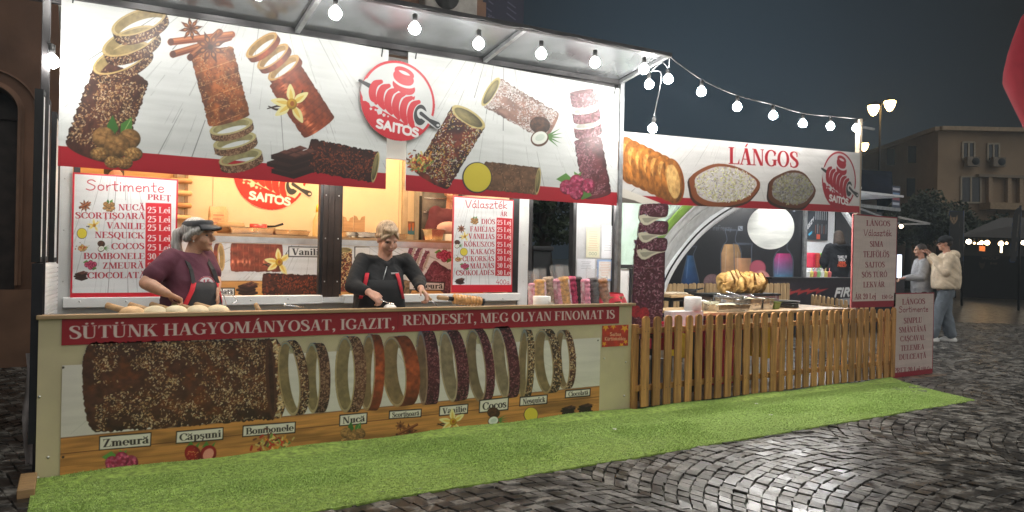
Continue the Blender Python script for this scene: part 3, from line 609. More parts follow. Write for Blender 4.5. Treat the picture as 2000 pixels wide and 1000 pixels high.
def emblem(cv, c, right, top, ink=None, paper=None, dk=None):
    ink = s8(206, 44, 56) if ink is None else ink; paper = s8(212, 215, 214) if paper is None else paper; dk = s8(52, 54, 56) if dk is None else dk
    f = cv.fr(c[0], c[1], 1); o = cv.m(*c); f.c = o; f.A = np.stack([cv.m(*right)-o, cv.m(*top)-o], 1); f.I = np.linalg.inv(f.A); f.px = 1/math.sqrt(abs(np.linalg.det(f.A)))
    f.ell(0, 0, 1, 1, ink); f.ell(0, 0, .935, .935, paper)
    arc = [(.97*math.cos(math.radians(a)), .97*math.sin(math.radians(a))) for a in range(190, 318, 8)]
    f.poly([(-.93, -.12), (-.72, -.10), (-.55, -.22), (-.30, -.34), (.2, -.50), (.60, -.61)]+[(.71, -.66)]+arc[::-1], ink)
    ell = lambda cx, cy, rx, ry, a0, a1, tilt=-14: [(cx+rx*math.cos(math.radians(a))*math.cos(math.radians(tilt))-ry*math.sin(math.radians(a))*math.sin(math.radians(tilt)), cy+rx*math.cos(math.radians(a))*math.sin(math.radians(tilt))+ry*math.sin(math.radians(a))*math.cos(math.radians(tilt))) for a in np.linspace(a0, a1, 20)]
    f.stroke(ell(.15, .22, .27, .16, 200, 375), [.03, .10, .13, .1, .03], ink)
    f.stroke(ell(.14, .40, .27, .15, 185, 375), .25, paper); f.stroke(ell(.14, .42, .27, .14, 175, 370), [.03, .17, .19, .17, .05], ink)
    f.stroke(ell(.14, .62, .26, .14, 170, 370), .25, paper); f.stroke(ell(.13, .63, .24, .13, 170, 370), [.05, .16, .17, .16, .05], ink)
    f.stroke(ell(.14, .72, .22, .085, 0, 360), .10, ink); f.ell(.14, .72, .13, .04, paper, -14)
    P0, P1 = np.array([-.64, .16]), np.array([.38, -.27])
    f.stroke([P0+(-.02, 0), P1], .66, paper)
    f.stroke([(-1.02, .36), (-.74, .26)], [.07, .12], dk)
    for k in range(6):
        p = P0+(P1-P0)*k/5; s = 1.02+.05*k
        f.stroke([p+(.17, .25*s), p+(.02, .17*s), p+(-.05, 0), p+(-.03, -.17*s), p+(.05, -.29*s)], [.10, .17, .19, .18, .08], ink, 1, True)
    f.ell(.60, -.28, .20, .29, paper, -8); f.ell(.60, -.28, .175, .265, dk, -8); f.stroke([(.62, -.23), (1.08, -.47)], .23, paper); f.ell(.60, -.25, .09, .12, paper)
    f.stroke([(.62, -.24), (.85, -.38), (1.08, -.48)], [.10, .085, .17], dk); f.ell(1.10, -.485, .045, .03, paper)
    for x, y, r in ((-.70, -.17, .07), (-.72, -.29, .035), (-.60, -.30, .03), (-.50, -.33, .08), (-.38, -.40, .045), (-.27, -.42, .025)): f.poly([(x-r, y+r*.3), (x-r*.2, y+r), (x+r, y+r*.5), (x+r*.8, y-r*.6), (x-r*.4, y-r)], paper)
    x0, y0, x1, y1 = -.58, -.72, .56, -.85; adv = sum(BLOCK[q][0] for q in 'SAITOS'); ex = np.array([(x1-x0)/adv, (y1-y0)/adv]); ey = np.array([.01, .20]); x = 0
    for q in 'SAITOS':
        for st in BLOCK[q][1]:
            S_ = crs(st, 4) if len(st) > 3 else st
            f.stroke([np.array([x0, y0])+ex*(x+p[0])+ey*p[1] for p in S_], .062, s8(240, 240, 238))
        x += BLOCK[q][0]

def art_fascia_left():
    O = np.array([-.086, YF, 1.838]); ax = np.array([1, 0, .0]); cv = Cv(O, ax, [0, 0, 1], 2.158, 1.082, 300, s8(228, 231, 229))
    cv.planks(520, 180, 12, 3, .75, spread=.5)
    cv.polypx([(-2, -2), (cv.W+2, -2), (cv.W+2, .125*300), (-2, .125*300)], RED)
    W1 = s8(84, 48, 36)
    cake(cv, (236, 150), (186, 287), 114, W1, WAL, 1000, (.9, 2.1), seed=3, rough=.05, e=.42, edge=.45)
    for i, (x, y) in enumerate(((238, 113), (255, 80), (272, 42))): ring(cv, (x, y), -66-i*2, 60-i*2, .40, 18, W1, WAL, 130, (.9, 1.9), seed=i+4, cream=s8(196, 170, 112), thick=.09)
    walnuts(cv, 229, 277, 58)
    C2 = s8(172, 98, 52)
    for i, (x, y) in enumerate(((452, 247), (459, 275), (470, 307))[::-1]): ring(cv, (x, y), -76, 43, .33, 11+i*-1+3, s8(112, 74, 52), [s8(170, 136, 104)], 120, (1, 1.8), seed=i, cream=s8(196, 186, 128))
    cake(cv, (415, 104), (448, 232), 84, C2, [s8(206, 160, 110), s8(120, 66, 40)], 500, (.8, 1.6), groove=5, gcol=s8(230, 176, 120), seed=8, e=.2, dark=s8(112, 66, 46), slant=.16, edge=.4)
    sticks(cv, [((338, 106), (452, 72), .95), ((334, 82), (458, 67), 1.05), ((372, 112), (430, 62), .9)], 14)
    anise(cv, 373, 56, 24, 10); anise(cv, 411, 92, 33, 22)
    C3 = s8(152, 70, 38)
    for i, (x, y) in enumerate(((546, 130), (525, 108), (503, 86))): ring(cv, (x+8, y+2), -52, 37, .36, 11, C3, seed=i+9, cream=s8(206, 160, 92))
    cake(cv, (560, 152), (622, 246), 74, C3, None, groove=8, gcol=s8(90, 34, 18), seed=5, hi=.35, e=.25, edge=.45, slant=.3)
    vanilla(cv, 570, 203, 36)
    cake(cv, (606, 303), (735, 327), 62, s8(70, 36, 28), [s8(40, 22, 20), s8(150, 74, 44)], 700, (1, 2.2), seed=6, openB=1, e=.2, edge=.5, rough=.06)
    chocolate(cv, 569, 311, 43)
    return cv
def art_fascia_right():
    O = np.array([2.236, YF, 1.838]); cv = Cv(O, [1, 0, 0], [0, 0, 1], 2.154, 1.11, 280, s8(228, 231, 229))
    cv.planks(980, 200, 13, 11, .7, spread=.5)
    cv.polypx([(-2, -2), (cv.W+2, -2), (cv.W+2, .125*280), (-2, .125*280)], RED)
    cake(cv, (846, 345), (916, 228), 76, s8(112, 46, 30), [s8(232, 212, 150), s8(216, 180, 70), s8(170, 190, 150), s8(230, 226, 220), s8(206, 120, 80)], 760, (.9, 1.7), seed=12, openB=1, e=.38, hi=.1, edge=.5, dark=s8(60, 26, 24))
    sprinkles(cv, 821, 318, 27, 240)
    cake(cv, (948, 343), (1052, 354), 54, s8(122, 88, 62), [s8(96, 66, 44), s8(150, 116, 86)], 200, (1, 2), groove=3, gcol=s8(74, 48, 32), seed=14, openB=1, e=.2, edge=.4); disc(cv, 932, 347, 29)
    cake(cv, (960, 180), (1075, 246), 62, s8(150, 112, 98), [s8(226, 222, 220), s8(206, 196, 190)], 1900, (.6, 1.5), seed=15, openA=1, e=.3, edge=.35, rough=.05)
    coconut(cv, 1058, 257, 32)
    PU = s8(98, 44, 48); PS = [s8(150, 92, 104), s8(122, 62, 76), s8(172, 124, 130)]
    for i, (x, y) in enumerate(((1147, 250), (1144, 221), (1140, 189))): ring(cv, (x, y-6), -80, 27, .28, 19, PU, PS, 90, seed=i+3, cream=s8(222, 222, 208))
    ring(cv, (1136, 178), -80, 23, .1, 20, PU, PS, 80, seed=8, cream=PU)
    cake(cv, (1149, 276), (1167, 378), 54, PU, PS, 620, (.8, 1.7), groove=5, gcol=s8(130, 74, 84), seed=17, e=.35, edge=.45, rough=.05)
    berries(cv, 1126, 362, 34, ((-.55, -.1), (.68, -.02), (.0, .2), (.0, -.42)))
    return cv
def art_round():
    c = onY(778.5, 197, YF-.03); r = .312; O = c+np.array([-1.12*r, 0, -1.02*r]); cv = Cv(O, [1, 0, 0], [0, 0, 1], 2.3*r, 2.04*r, 420, [.01, .5, .99])
    emblem(cv, (778.5, 197), pr(c+[r, 0, 0]), pr(c+[0, 0, r]))
    cv.keep = np.abs(cv.a-[.01, .5, .99]).max(-1) > .06
    bad = np.abs(cv.a-[.01, .5, .99]).max(-1) < .45; cv.a[bad] = s8(150, 40, 46); return cv
MENU_L = [('NUCĂ', 235, 263, 276), ('SCORȚIŞOARĂ', 147, 431, 282), ('VANILIE', 209, 449, 282), ('NESQUICK', 186, 467, 282), ('COCOS', 218, 488, 282), ('BOMBONELE', 163, 507, 282), ('ZMEURĂ', 200, 525, 280), ('CIOCOLATĂ', 170, 544, 284)]
def art_menu_left():
    a, b = onY(136.5, 596, YT-.03), onY(344, 591, YT-.03); h = .905; cv = Cv([a[0], YT-.03, .94], [1, 0, 0], [0, 0, 1], b[0]-a[0]-.004, h, 480, RED*1.08)
    K = 480; q = .014*K
    ww, hh = cv.W, cv.H; sub = Cv(cv.O, cv.ax, cv.az, cv.w, cv.h, 480, s8(226, 229, 230)); sub.planks(240, 200, 9, 21, .8, spread=.4)
    cv.a[int(.085*K):hh-int(q), int(q):ww-int(q)] = sub.a[int(.085*K):hh-int(q), int(q):ww-int(q)]
    R2 = s8(172, 40, 58)
    pen(cv, 'Sortimente', (167, 371), (321, 376), 20, R2, .085)
    serif(cv, 'PREȚ', (288, 390), (334, 392), 11, R2)
    rows = [('NUCĂ', 231, 411, 283, 411), ('SCORȚIŞOARĂ', 147, 426.5, 283, 428), ('VANILIE', 208, 446, 283, 448), ('NESQUICK', 185, 464.5, 282, 466), ('COCOS', 217, 487, 282, 486.5), ('BOMBONELE', 163, 506, 283, 506), ('ZMEURĂ', 200, 525, 281, 524), ('CIOCOLATĂ', 170, 544, 285, 543)]
    for t, u0, v0, u1, v1 in rows: serif(cv, t, (u0, v0), (u1, v1), 12.2, R2)
    cv.polyuv([(284.5, 396), (334.5, 397.5), (333.5, 560), (283.5, 560)], s8(196, 34, 46))
    for i, p in enumerate((25, 25, 25, 25, 25, 30, 30, 30)):
        y = (416, 434, 450.5, 471, 489, 506.5, 525, 544)[i]; serif(cv, '%d Lei' % p, (288, y), (333, y+.6), 12.2, s8(236, 232, 230))
    anise(cv, 166, 402, 13, 10); sticks(cv, [((156, 406), (176, 396), .9)], 4); walnuts(cv, 213, 401, 14); vanilla(cv, 184, 440, 12); disc(cv, 160, 456, 10); coconut(cv, 199, 481, 12); sprinkles(cv, 161, 484, 11, 80); berries(cv, 177, 517, 13); chocolate(cv, 158, 537, 13)
    return cv
def art_menu_right():
    a, b = onY(881.5, 570, YT-.03), onY(1000, 570, YT-.03); h = .862; K = 420; cv = Cv([a[0], YT-.03, 1.003], [1, 0, 0], [0, 0, 1], b[0]-a[0], h, K, RED*1.08)
    sub = Cv(cv.O, cv.ax, cv.az, cv.w, cv.h, K, s8(226, 229, 230)); sub.planks(940, 420, 9, 22, .8, spread=.4); q = int(.014*K)
    cv.a[int(.07*K):cv.H-q, q:cv.W-q] = sub.a[int(.07*K):cv.H-q, q:cv.W-q]; R2 = s8(172, 40, 58)
    pen(cv, 'Választék', (909, 405.5), (991, 407.5), 15, R2, .09); serif(cv, 'ÁR', (977, 422), (991, 422.5), 9, R2)
    for t, u0, v0, u1, v1 in (('DIÓS', 940, 437.5, 967, 438), ('FAHÉJAS', 918, 452, 966, 453), ('VANILIÁS', 915, 466, 966, 467), ('KÓKUSZOS', 906, 481.5, 966, 482), ('KAKAÓS', 919, 496.5, 966, 496.5), ('CUKORKÁS', 903, 510.5, 965, 510), ('MÁLNÁS', 918, 524.5, 965, 523.5), ('CSOKOLÁDÉS', 890, 538, 965, 537)):
        serif(cv, t, (u0, v0), (u1, v1), 10, R2)
    cv.polyuv([(970, 425), (1000.5, 427), (998, 539.5), (967, 538.5)], s8(196, 34, 46))
    for i, p in enumerate((25, 25, 25, 25, 25, 30, 30, 30)):
        y = (439, 453, 466.5, 482, 495.5, 509.5, 523, 537)[i]; serif(cv, '%d Lej' % p, (971, y), (998.5, y+.3), 9.5, s8(236, 232, 230))
    pen(cv, '400g', (969, 555), (995, 555), 9, R2, .09)
    walnuts(cv, 927, 430, 9); anise(cv, 901, 447, 9); vanilla(cv, 908, 462, 9); coconut(cv, 894, 477, 9); disc(cv, 906, 492, 7.5); sprinkles(cv, 895, 506, 8, 60); berries(cv, 908, 520, 9); chocolate(cv, 898, 548, 9)
    return cv
def art_strip():
    a, b = onY(120, 672, YC-.006), onY(1209, 632, YC-.006); cv = Cv([a[0], YC-.006, .768], [1, 0, 0], [0, 0, 1], b[0]-a[0], .155, 330, s8(150, 24, 38))
    t = 'SÜTÜNK HAGYOMÁNYOSAT, IGAZIT,'; serif(cv, t, (135, 662), (772, 640.5), 25, s8(222, 200, 196)); serif(cv, 'RENDESET, MEG OLYAN FINOMAT IS', (786, 635.5), (1201, 622), 20, s8(222, 200, 196))
    x = cv.m(777, 640)[0]; cv.strokepx([(x, 0), (x, cv.H)], 1, s8(110, 14, 26)); return cv
def art_poster():
    a, b = onY(117.5, 900, YC-.006), onY(1172, 720, YC-.006); cv = Cv([a[0], YC-.006, .012], [1, 0, 0], [0, 0, 1], b[0]-a[0], .80, 300, [.01, .5, .99])
    top = cv.m(118, 712)[1]; sub = Cv(cv.O, cv.ax, cv.az, cv.w, cv.h, 300, s8(216, 210, 200)); sub.planks(600, 900, 9, 31, .35, spread=.2)
    cv.a[:int(top)] = sub.a[:int(top)]
    y1 = cv.m(600, 815)[1]; y1 = cv.m(118, 856)[1]; X, Y = np.meshgrid(np.arange(cv.W), np.arange(int(y1)))
    n = fbm(X*.012, Y*.25, 5, 4); wood = s8(196, 136, 72)*(1+.35*(n-.5))[..., None]; k = fbm(X*.01+40, Y*.05, 8); wood = wood*(1-.25*np.clip((k-.55)*5, 0, 1))[..., None]
    cv.a[:int(y1)] = wood; cv.strokepx([(0, y1), (cv.W, y1)], 2, s8(120, 76, 40), .8)
    y2 = cv.m(118, 887)[1]; cv.strokepx([(0, y2), (cv.W, y2)], 1.6, s8(90, 54, 30), .8); cv.strokepx([(0, y2*.45), (cv.W, y2*.45)], 1, s8(120, 76, 42), .5)
    W1 = s8(82, 50, 36); PU = s8(78, 30, 38); PS = [s8(136, 76, 82), s8(156, 104, 104), s8(106, 48, 56)]; CA = s8(160, 76, 40)
    cake(cv, (202, 756), (540, 740), 166, W1, WAL, 3000, (.7, 1.9), seed=33, e=.40, edge=.55, rough=.03, dark=s8(104, 58, 34))
    ring(cv, (530, 740), 3, 78, .14, 14, W1, WAL, 220, (1.6, 3.6), seed=2, cream=W1)
    for x, y, R, e, h, c, sp, n_, cr in ((1098, 702, 59, .26, 12, s8(84, 46, 34), WAL, 120, s8(150, 118, 70)), (1062, 706, 64, .30, 16, s8(70, 50, 36), WAL, 170, s8(158, 136, 82)), (1022, 712, 67, .16, 14, s8(74, 54, 36), WAL, 170, s8(150, 130, 84)),
                                    (978, 709, 69, .26, 23, PU, PS, 190, s8(196, 190, 174)), (930, 714, 70, .24, 20, PU, PS, 190, s8(120, 104, 92)), (876, 716, 72, .26, 25, PU, PS, 210, s8(196, 190, 174)), (824, 719, 74, .14, 28, PU, PS, 230, PU),
                                    (770, 726, 71, .30, 26, CA, None, 0, s8(186, 140, 84)), (718, 727, 74, .26, 18, CA, None, 0, s8(176, 130, 76)), (674, 731, 74, .28, 25, s8(104, 66, 48), [s8(170, 132, 104)], 260, s8(186, 174, 110)), (610, 738, 71, .26, 20, s8(84, 52, 40), [s8(160, 124, 98)], 230, s8(186, 174, 110)), (565, 739, 75, .26, 20, s8(80, 50, 38), WAL, 190, s8(186, 170, 104))):
        q = np.random.RandomState(int(x)); ring(cv, (x, y), 3+q.uniform(-7, 8), R*q.uniform(.96, 1.03), e*q.uniform(.75, 1.15), h*q.uniform(.85, 1.1), c, sp, int(n_*1.3), (.7, 1.8), seed=int(x), cream=(cr*.3+s8(200, 168, 122)*.7)*.88, thick=.06, shade=.45)
    def tag_(t, u0, v0, u1, v1, hgt):
        d = (v1-v0); k = hgt
        cv.polyuv([(u0, v0), (u1, v0+d), (u1-1, v1-(-1)*0+k+0*d), (u0-1, v0+k)], s8(40, 32, 28)); cv.polyuv([(u0+2, v0+2.2), (u1-2, v0+d+2.2), (u1-3, v1+k-2.2), (u0+1, v0+k-2.2)], s8(226, 220, 206))
        serif(cv, t, (u0+6, v0+k*.78), (u1-5, v1+k*.78), k*.56, s8(48, 38, 36))
    for t, u0, v0, u1, v1, k in (('Zmeură', 194, 852, 296, 844, 28), ('Căpșuni', 344, 842, 437, 834, 25), ('Bombonele', 474, 831, 578, 823, 23), ('Nucă', 663, 810, 718, 805, 23), ('Scorțișoară', 760, 802, 824, 798, 17), ('Vanilie', 858, 793, 915, 788, 20), ('Cocos', 936, 781, 994, 775, 26), ('Nesquick', 1015, 775, 1070, 770, 19), ('Ciocolată', 1104, 762, 1154, 758, 16)): tag_(t, u0, v0, u1, v1, k)
    berries(cv, 238, 905, 34); strawberries(cv, 391, 885, 32); sprinkles(cv, 534, 868, 34, 170); walnuts(cv, 690, 850, 30); anise(cv, 800, 843, 17, 10); anise(cv, 782, 832, 11, 0); sticks(cv, [((775, 849), (815, 829), .8)], 5); vanilla(cv, 885, 824, 24); coconut(cv, 966, 814, 20); disc(cv, 1037, 810, 14); chocolate(cv, 1110, 800, 14, .7); chocolate(cv, 1143, 796, 14, .7)
    for u, v in ((123, 718), (123, 893), (1168, 665)):
        p = cv.m(u, v); cv.strokepx([p, p+.1], 4, s8(50, 40, 34))
    cv.keep = np.abs(cv.a-[.01, .5, .99]).max(-1) > .25; return cv
def art_inner():
    cv = Cv([.30, YI-.006, .955], [1, 0, 0], [0, 0, 1], 3.2, .44, 300, s8(222, 226, 230)); cv.planks(620, 300, 18, 41, .7, spread=.3)
    y = cv.m(550, 549)[1]; X, Y = np.meshgrid(np.arange(cv.W), np.arange(int(y))); cv.a[:int(y)] = s8(216, 160, 92)*(1+.25*(fbm(X*.02, Y*.3, 3)-.5))[..., None]; cv.strokepx([(0, y), (cv.W, y)], 1.5, s8(150, 100, 54))
    C3 = s8(140, 66, 46)
    for x in (372, 398, 420): ring(cv, (x+12, 502), 183, 27, .26, 8, C3, seed=x, cream=s8(200, 164, 100))
    cake(cv, (455, 502), (548, 503), 56, C3, None, groove=9, gcol=s8(206, 140, 96), seed=42, hi=.4, e=.2, slant=.1, edge=.35); vanilla(cv, 545, 512, 25)
    cv.polyuv([(563, 481), (640, 482), (640, 503), (563, 502)], s8(40, 40, 44)); cv.polyuv([(565, 483), (640, 484), (640, 501), (565, 500)], s8(228, 230, 230)); serif(cv, 'Vanilie', (570, 498), (632, 499), 13, s8(40, 40, 44))
    cake(cv, (517, 555), (640, 559), 42, s8(78, 40, 30), [s8(150, 74, 46), s8(44, 24, 20)], 500, (1, 2.2), seed=43, e=.2, rough=.05); chocolate(cv, 483, 562, 20)
    cv.polyuv([(405, 561), (459, 562), (459, 578), (405, 577)], s8(40, 40, 44)); cv.polyuv([(405, 563), (457, 564), (457, 576), (405, 575)], s8(228, 230, 230)); serif(cv, 'olată', (425, 574), (455, 574.5), 10, s8(40, 40, 44))
    cake(cv, (674, 566), (674, 488), 27, s8(122, 52, 32), [s8(232, 216, 160), s8(60, 32, 26), s8(206, 170, 110)], 340, (1, 2.2), seed=44, openB=1, e=.35)
    cv.polyuv([(692, 481), (722, 481), (722, 505), (692, 505)], s8(40, 40, 44)); cv.polyuv([(694, 483), (722, 483), (722, 503), (694, 503)], s8(228, 230, 230))
    PU = s8(104, 44, 62); PS = [s8(150, 92, 108), s8(122, 62, 80)]
    for x, y_ in ((805, 499), (818, 505), (832, 512)): ring(cv, (x, y_), 160, 21, .14, 7, PU, PS, 50, seed=x, cream=s8(206, 196, 180))
    cake(cv, (838, 530), (884, 556), 46, PU, PS, 260, (1, 2.2), seed=46, e=.2, groove=4, gcol=s8(150, 96, 112), rough=.06); berries(cv, 868, 499, 17); f = cv.fr(790, 563, 15); f.ell(0, 0, 1.0, 1.1, s8(178, 146, 112), ns=.5, shade=.4)
    cv.polyuv([(800, 549), (869, 551), (868, 568), (800, 567)], s8(40, 40, 44)); cv.polyuv([(800, 551), (867, 553), (866, 566), (800, 565)], s8(228, 230, 230)); serif(cv, 'Zmeură', (806, 563), (865, 564), 11, s8(40, 40, 44))
    return cv
SG0 = np.array([4.39, 5.275, 1.868]); SG1 = np.array([7.600, 4.875, 1.916])
def art_langos():
    d = SG1-SG0; w = np.linalg.norm(d); ax = d/w; n = np.cross(ax, [0, 0, 1]); n /= np.linalg.norm(n); az = np.cross(n, ax)
    cv = Cv(SG0, ax, az, w, .678, 230, s8(222, 220, 218)); cv.planks(1440, 330, 12, 51, .45, spread=.3)
    y = .075*230; cv.polypx([(-2, -2), (cv.W+2, -2), (cv.W+2, y), (-2, y)], s8(172, 26, 42))
    f = cv.fr(1270, 335, 1)
    f.poly([(-66, -38), (-58, -30), (20, -62), (24, -70), (-10, -70), (-60, -52)], s8(232, 226, 214)); f.poly([(-66, -46), (-30, -56), (0, -70), (-66, -70)], s8(120, 112, 104))
    for i in range(7):
        x, yy = -44+i*14.5, 22-i*6.8; b = s8(214, 134, 58)*(1-.015*i)
        f.ell(x+2, yy-1, 23, 46, s8(150, 76, 26), 8); f.ell(x, yy, 22, 44, b, 8, shade=.35, ns=.45, seed=i); f.ell(x-3, yy+10, 10, 22, s8(238, 182, 104), 10, al=.55, ns=.5, seed=i+9)
    f.ell(46, -20, 13, 34, s8(236, 190, 120), 8, al=.8, ns=.3, seed=30)
    for u, v, rx, ry, k, sd in ((1415, 364, 70, 43, 1, 1), (1546, 372, 47, 38, .68, 2)):
        f = cv.fr(u, v, 1); P = [((rx*(1+.05*math.sin(a*5+sd)))*math.cos(a), (ry*(1+.07*math.sin(a*3+sd*2)))*math.sin(a)) for a in np.linspace(0, 6.2, 40)]
        f.poly([(x-2, y-3) for x, y in P], s8(70, 40, 28)*k); f.poly([(x*.98, y*.97+1) for x, y in P], s8(140, 78, 44)*k); f.poly([(x*.86+2, y*.80+3) for x, y in P], s8(214, 206, 204)*k)
        f.dots(700, lambda r: (lambda a, q: (rx*.84*q*math.cos(a)+2, ry*.8*q*math.sin(a)+3))(r.uniform(0, 6.28), math.sqrt(r.rand())), [s8(232, 228, 170)*k, s8(236, 236, 232)*k, s8(196, 184, 150)*k, s8(170, 160, 168)*k, s8(214, 214, 140)*k], 1, 2.2, sd, 1.6)
    serif(cv, 'LÁNGOS', (1423, 320), (1560, 328), 33, s8(176, 26, 40))
    c = onPl(cv, 1639, 352); r = .262; emblem(cv, (1639, 352), pr(c+ax*r), pr(c+az*r*1.22), ink=s8(164, 26, 44), paper=s8(210, 204, 204)); return cv
def onPl(cv, u, v): q = cv.m(u, v)/cv.res; return cv.O+cv.ax*q[0]+cv.az*q[1]
def art_board1():
    a, b = onY(1663, 600, YB1), onY(1749, 598, YB1); K = 330; cv = Cv([a[0], YB1, .845], [1, 0, 0], [0, 0, 1], b[0]-a[0], 1.05, K, s8(150, 30, 48)); q = int(.016*K)
    sub = Cv(cv.O, cv.ax, cv.az, cv.w, cv.h, K, s8(214, 196, 190)); sub.planks(1710, 560, 10, 61, .35, spread=.2); cv.a[int(.075*K):cv.H-q, q:cv.W-q] = sub.a[int(.075*K):cv.H-q, q:cv.W-q]; c = s8(132, 34, 48)
    for t, u0, v0, u1, v1, h in (('LÁNGOS', 1692, 441, 1739, 442, 11), ('SIMA', 1699, 482, 1725, 482, 11), ('TEJFÖLÖS', 1686, 502.5, 1737, 502.5, 12), ('SAJTOS', 1690, 522.5, 1728, 522, 11), ('SÓS TÚRÓ', 1683, 542, 1733, 541, 11), ('LEKVÁR', 1686, 561.5, 1728, 560.5, 11), ('ÁR 20 Lej', 1669, 585, 1711, 583.5, 11), ('150 Gr', 1722, 584, 1744.5, 583.2, 8)): serif(cv, t, (u0, v0), (u1, v1), h, c)
    pen(cv, 'Választék', (1687, 460), (1742, 461), 12, c, .10); return cv
def art_board2():
    a, b = onY(1742.5, 746, YB1), onY(1821, 741, YB1); K = 330; cv = Cv([a[0], YB1, .004], [1, 0, 0], [0, 0, 1], b[0]-a[0], 1.0, K, s8(150, 30, 48)); q = int(.016*K)
    sub = Cv(cv.O, cv.ax, cv.az, cv.w, cv.h, K, s8(206, 188, 180)); sub.planks(1780, 660, 10, 62, .4, spread=.2); cv.a[int(.062*K):cv.H-q, q:cv.W-q] = sub.a[int(.062*K):cv.H-q, q:cv.W-q]; c = s8(132, 34, 48)
    for t, u0, v0, u1, v1, h in (('LÁNGOS', 1762, 595, 1807, 593.5, 11), ('SIMPLU', 1765, 632, 1801, 630, 11), ('SMÂNTÂNĂ', 1756, 650, 1809, 647, 11), ('CAŞCAVAL', 1758, 667, 1807, 664, 10.5), ('TELEMEA', 1759, 685.5, 1805, 682, 10.5), ('DULCEAȚĂ', 1756, 703, 1809, 699, 10.5), ('PREȚ 20 Lei', 1746, 729.5, 1797, 725.5, 10.5), ('150 Gr', 1799, 725, 1818, 723.5, 8)): serif(cv, t, (u0, v0), (u1, v1), h, c)
    pen(cv, 'Sortimente', (1755, 610), (1813, 608.5), 11, c, .10); return cv
def art_cutout():
    a = onY(1230, 600, YCO); cv = Cv([a[0], YCO, .60], [1, 0, 0], [0, 0, 1], .64, 1.36, 240, [.01, .5, .99]); PU = s8(74, 30, 38); PS = [s8(120, 66, 84), s8(98, 46, 62), s8(160, 120, 130)]
    f = cv.fr(1266, 560, 1)
    f.poly([(-32, -130), (-31, -20), (-26, 70), (-20, 96), (-8, 104), (20, 92), (34, 92), (33, 0), (28, -60), (22, -130)], PU)
    f.dots(760, lambda r: (r.uniform(-27, 28), r.uniform(-120, 92)), PS, 1.2, 2.6, 5)
    f.stroke([(-30, 40), (0, 36), (32, 40)], 1.5, s8(140, 90, 100), .7); f.stroke([(-31, 8), (0, 2), (32, 8)], 1.5, s8(120, 70, 84), .7)
    cr = s8(216, 208, 186)
    for y0, l, rr in ((478, -25, 34), (445, -23, 36), (411, -21, 36)):
        g = cv.fr(1270, y0, 1)
        g.poly([(l, 0), (l-1, -14), (l+2, -22), (l+8, -28), (l+15, -29), (l+22, -26), (l+30, -21), (l+40, -17), (rr-5, -14), (rr-2, -11), (rr-12, -8), (l+10, -8)], cr); g.poly([(l+5, -15), (l+10, -23), (l+17, -24), (l+28, -18), (l+38, -15), (l+20, -14)], cr*.78)
        g.poly(crs([(l, -8), (l+3, 10), (l+14, 13), (rr-16, 14), (rr-1, 12), (rr, -2), (rr-6, -13), (0, -12), (l+14, -7), (l, -10)], 4), PU); g.dots(120, lambda r: (r.uniform(l+3, rr-4), r.uniform(-8, 11)), PS, 1.2, 2.4, int(y0))
    f.ell(-24, -48, 10, 12, s8(150, 36, 44), ns=.3); f.ell(-8, -52, 10, 12, s8(160, 40, 46), ns=.3)
    cv.keep = np.abs(cv.a-[.01, .5, .99]).max(-1) > .25; return cv
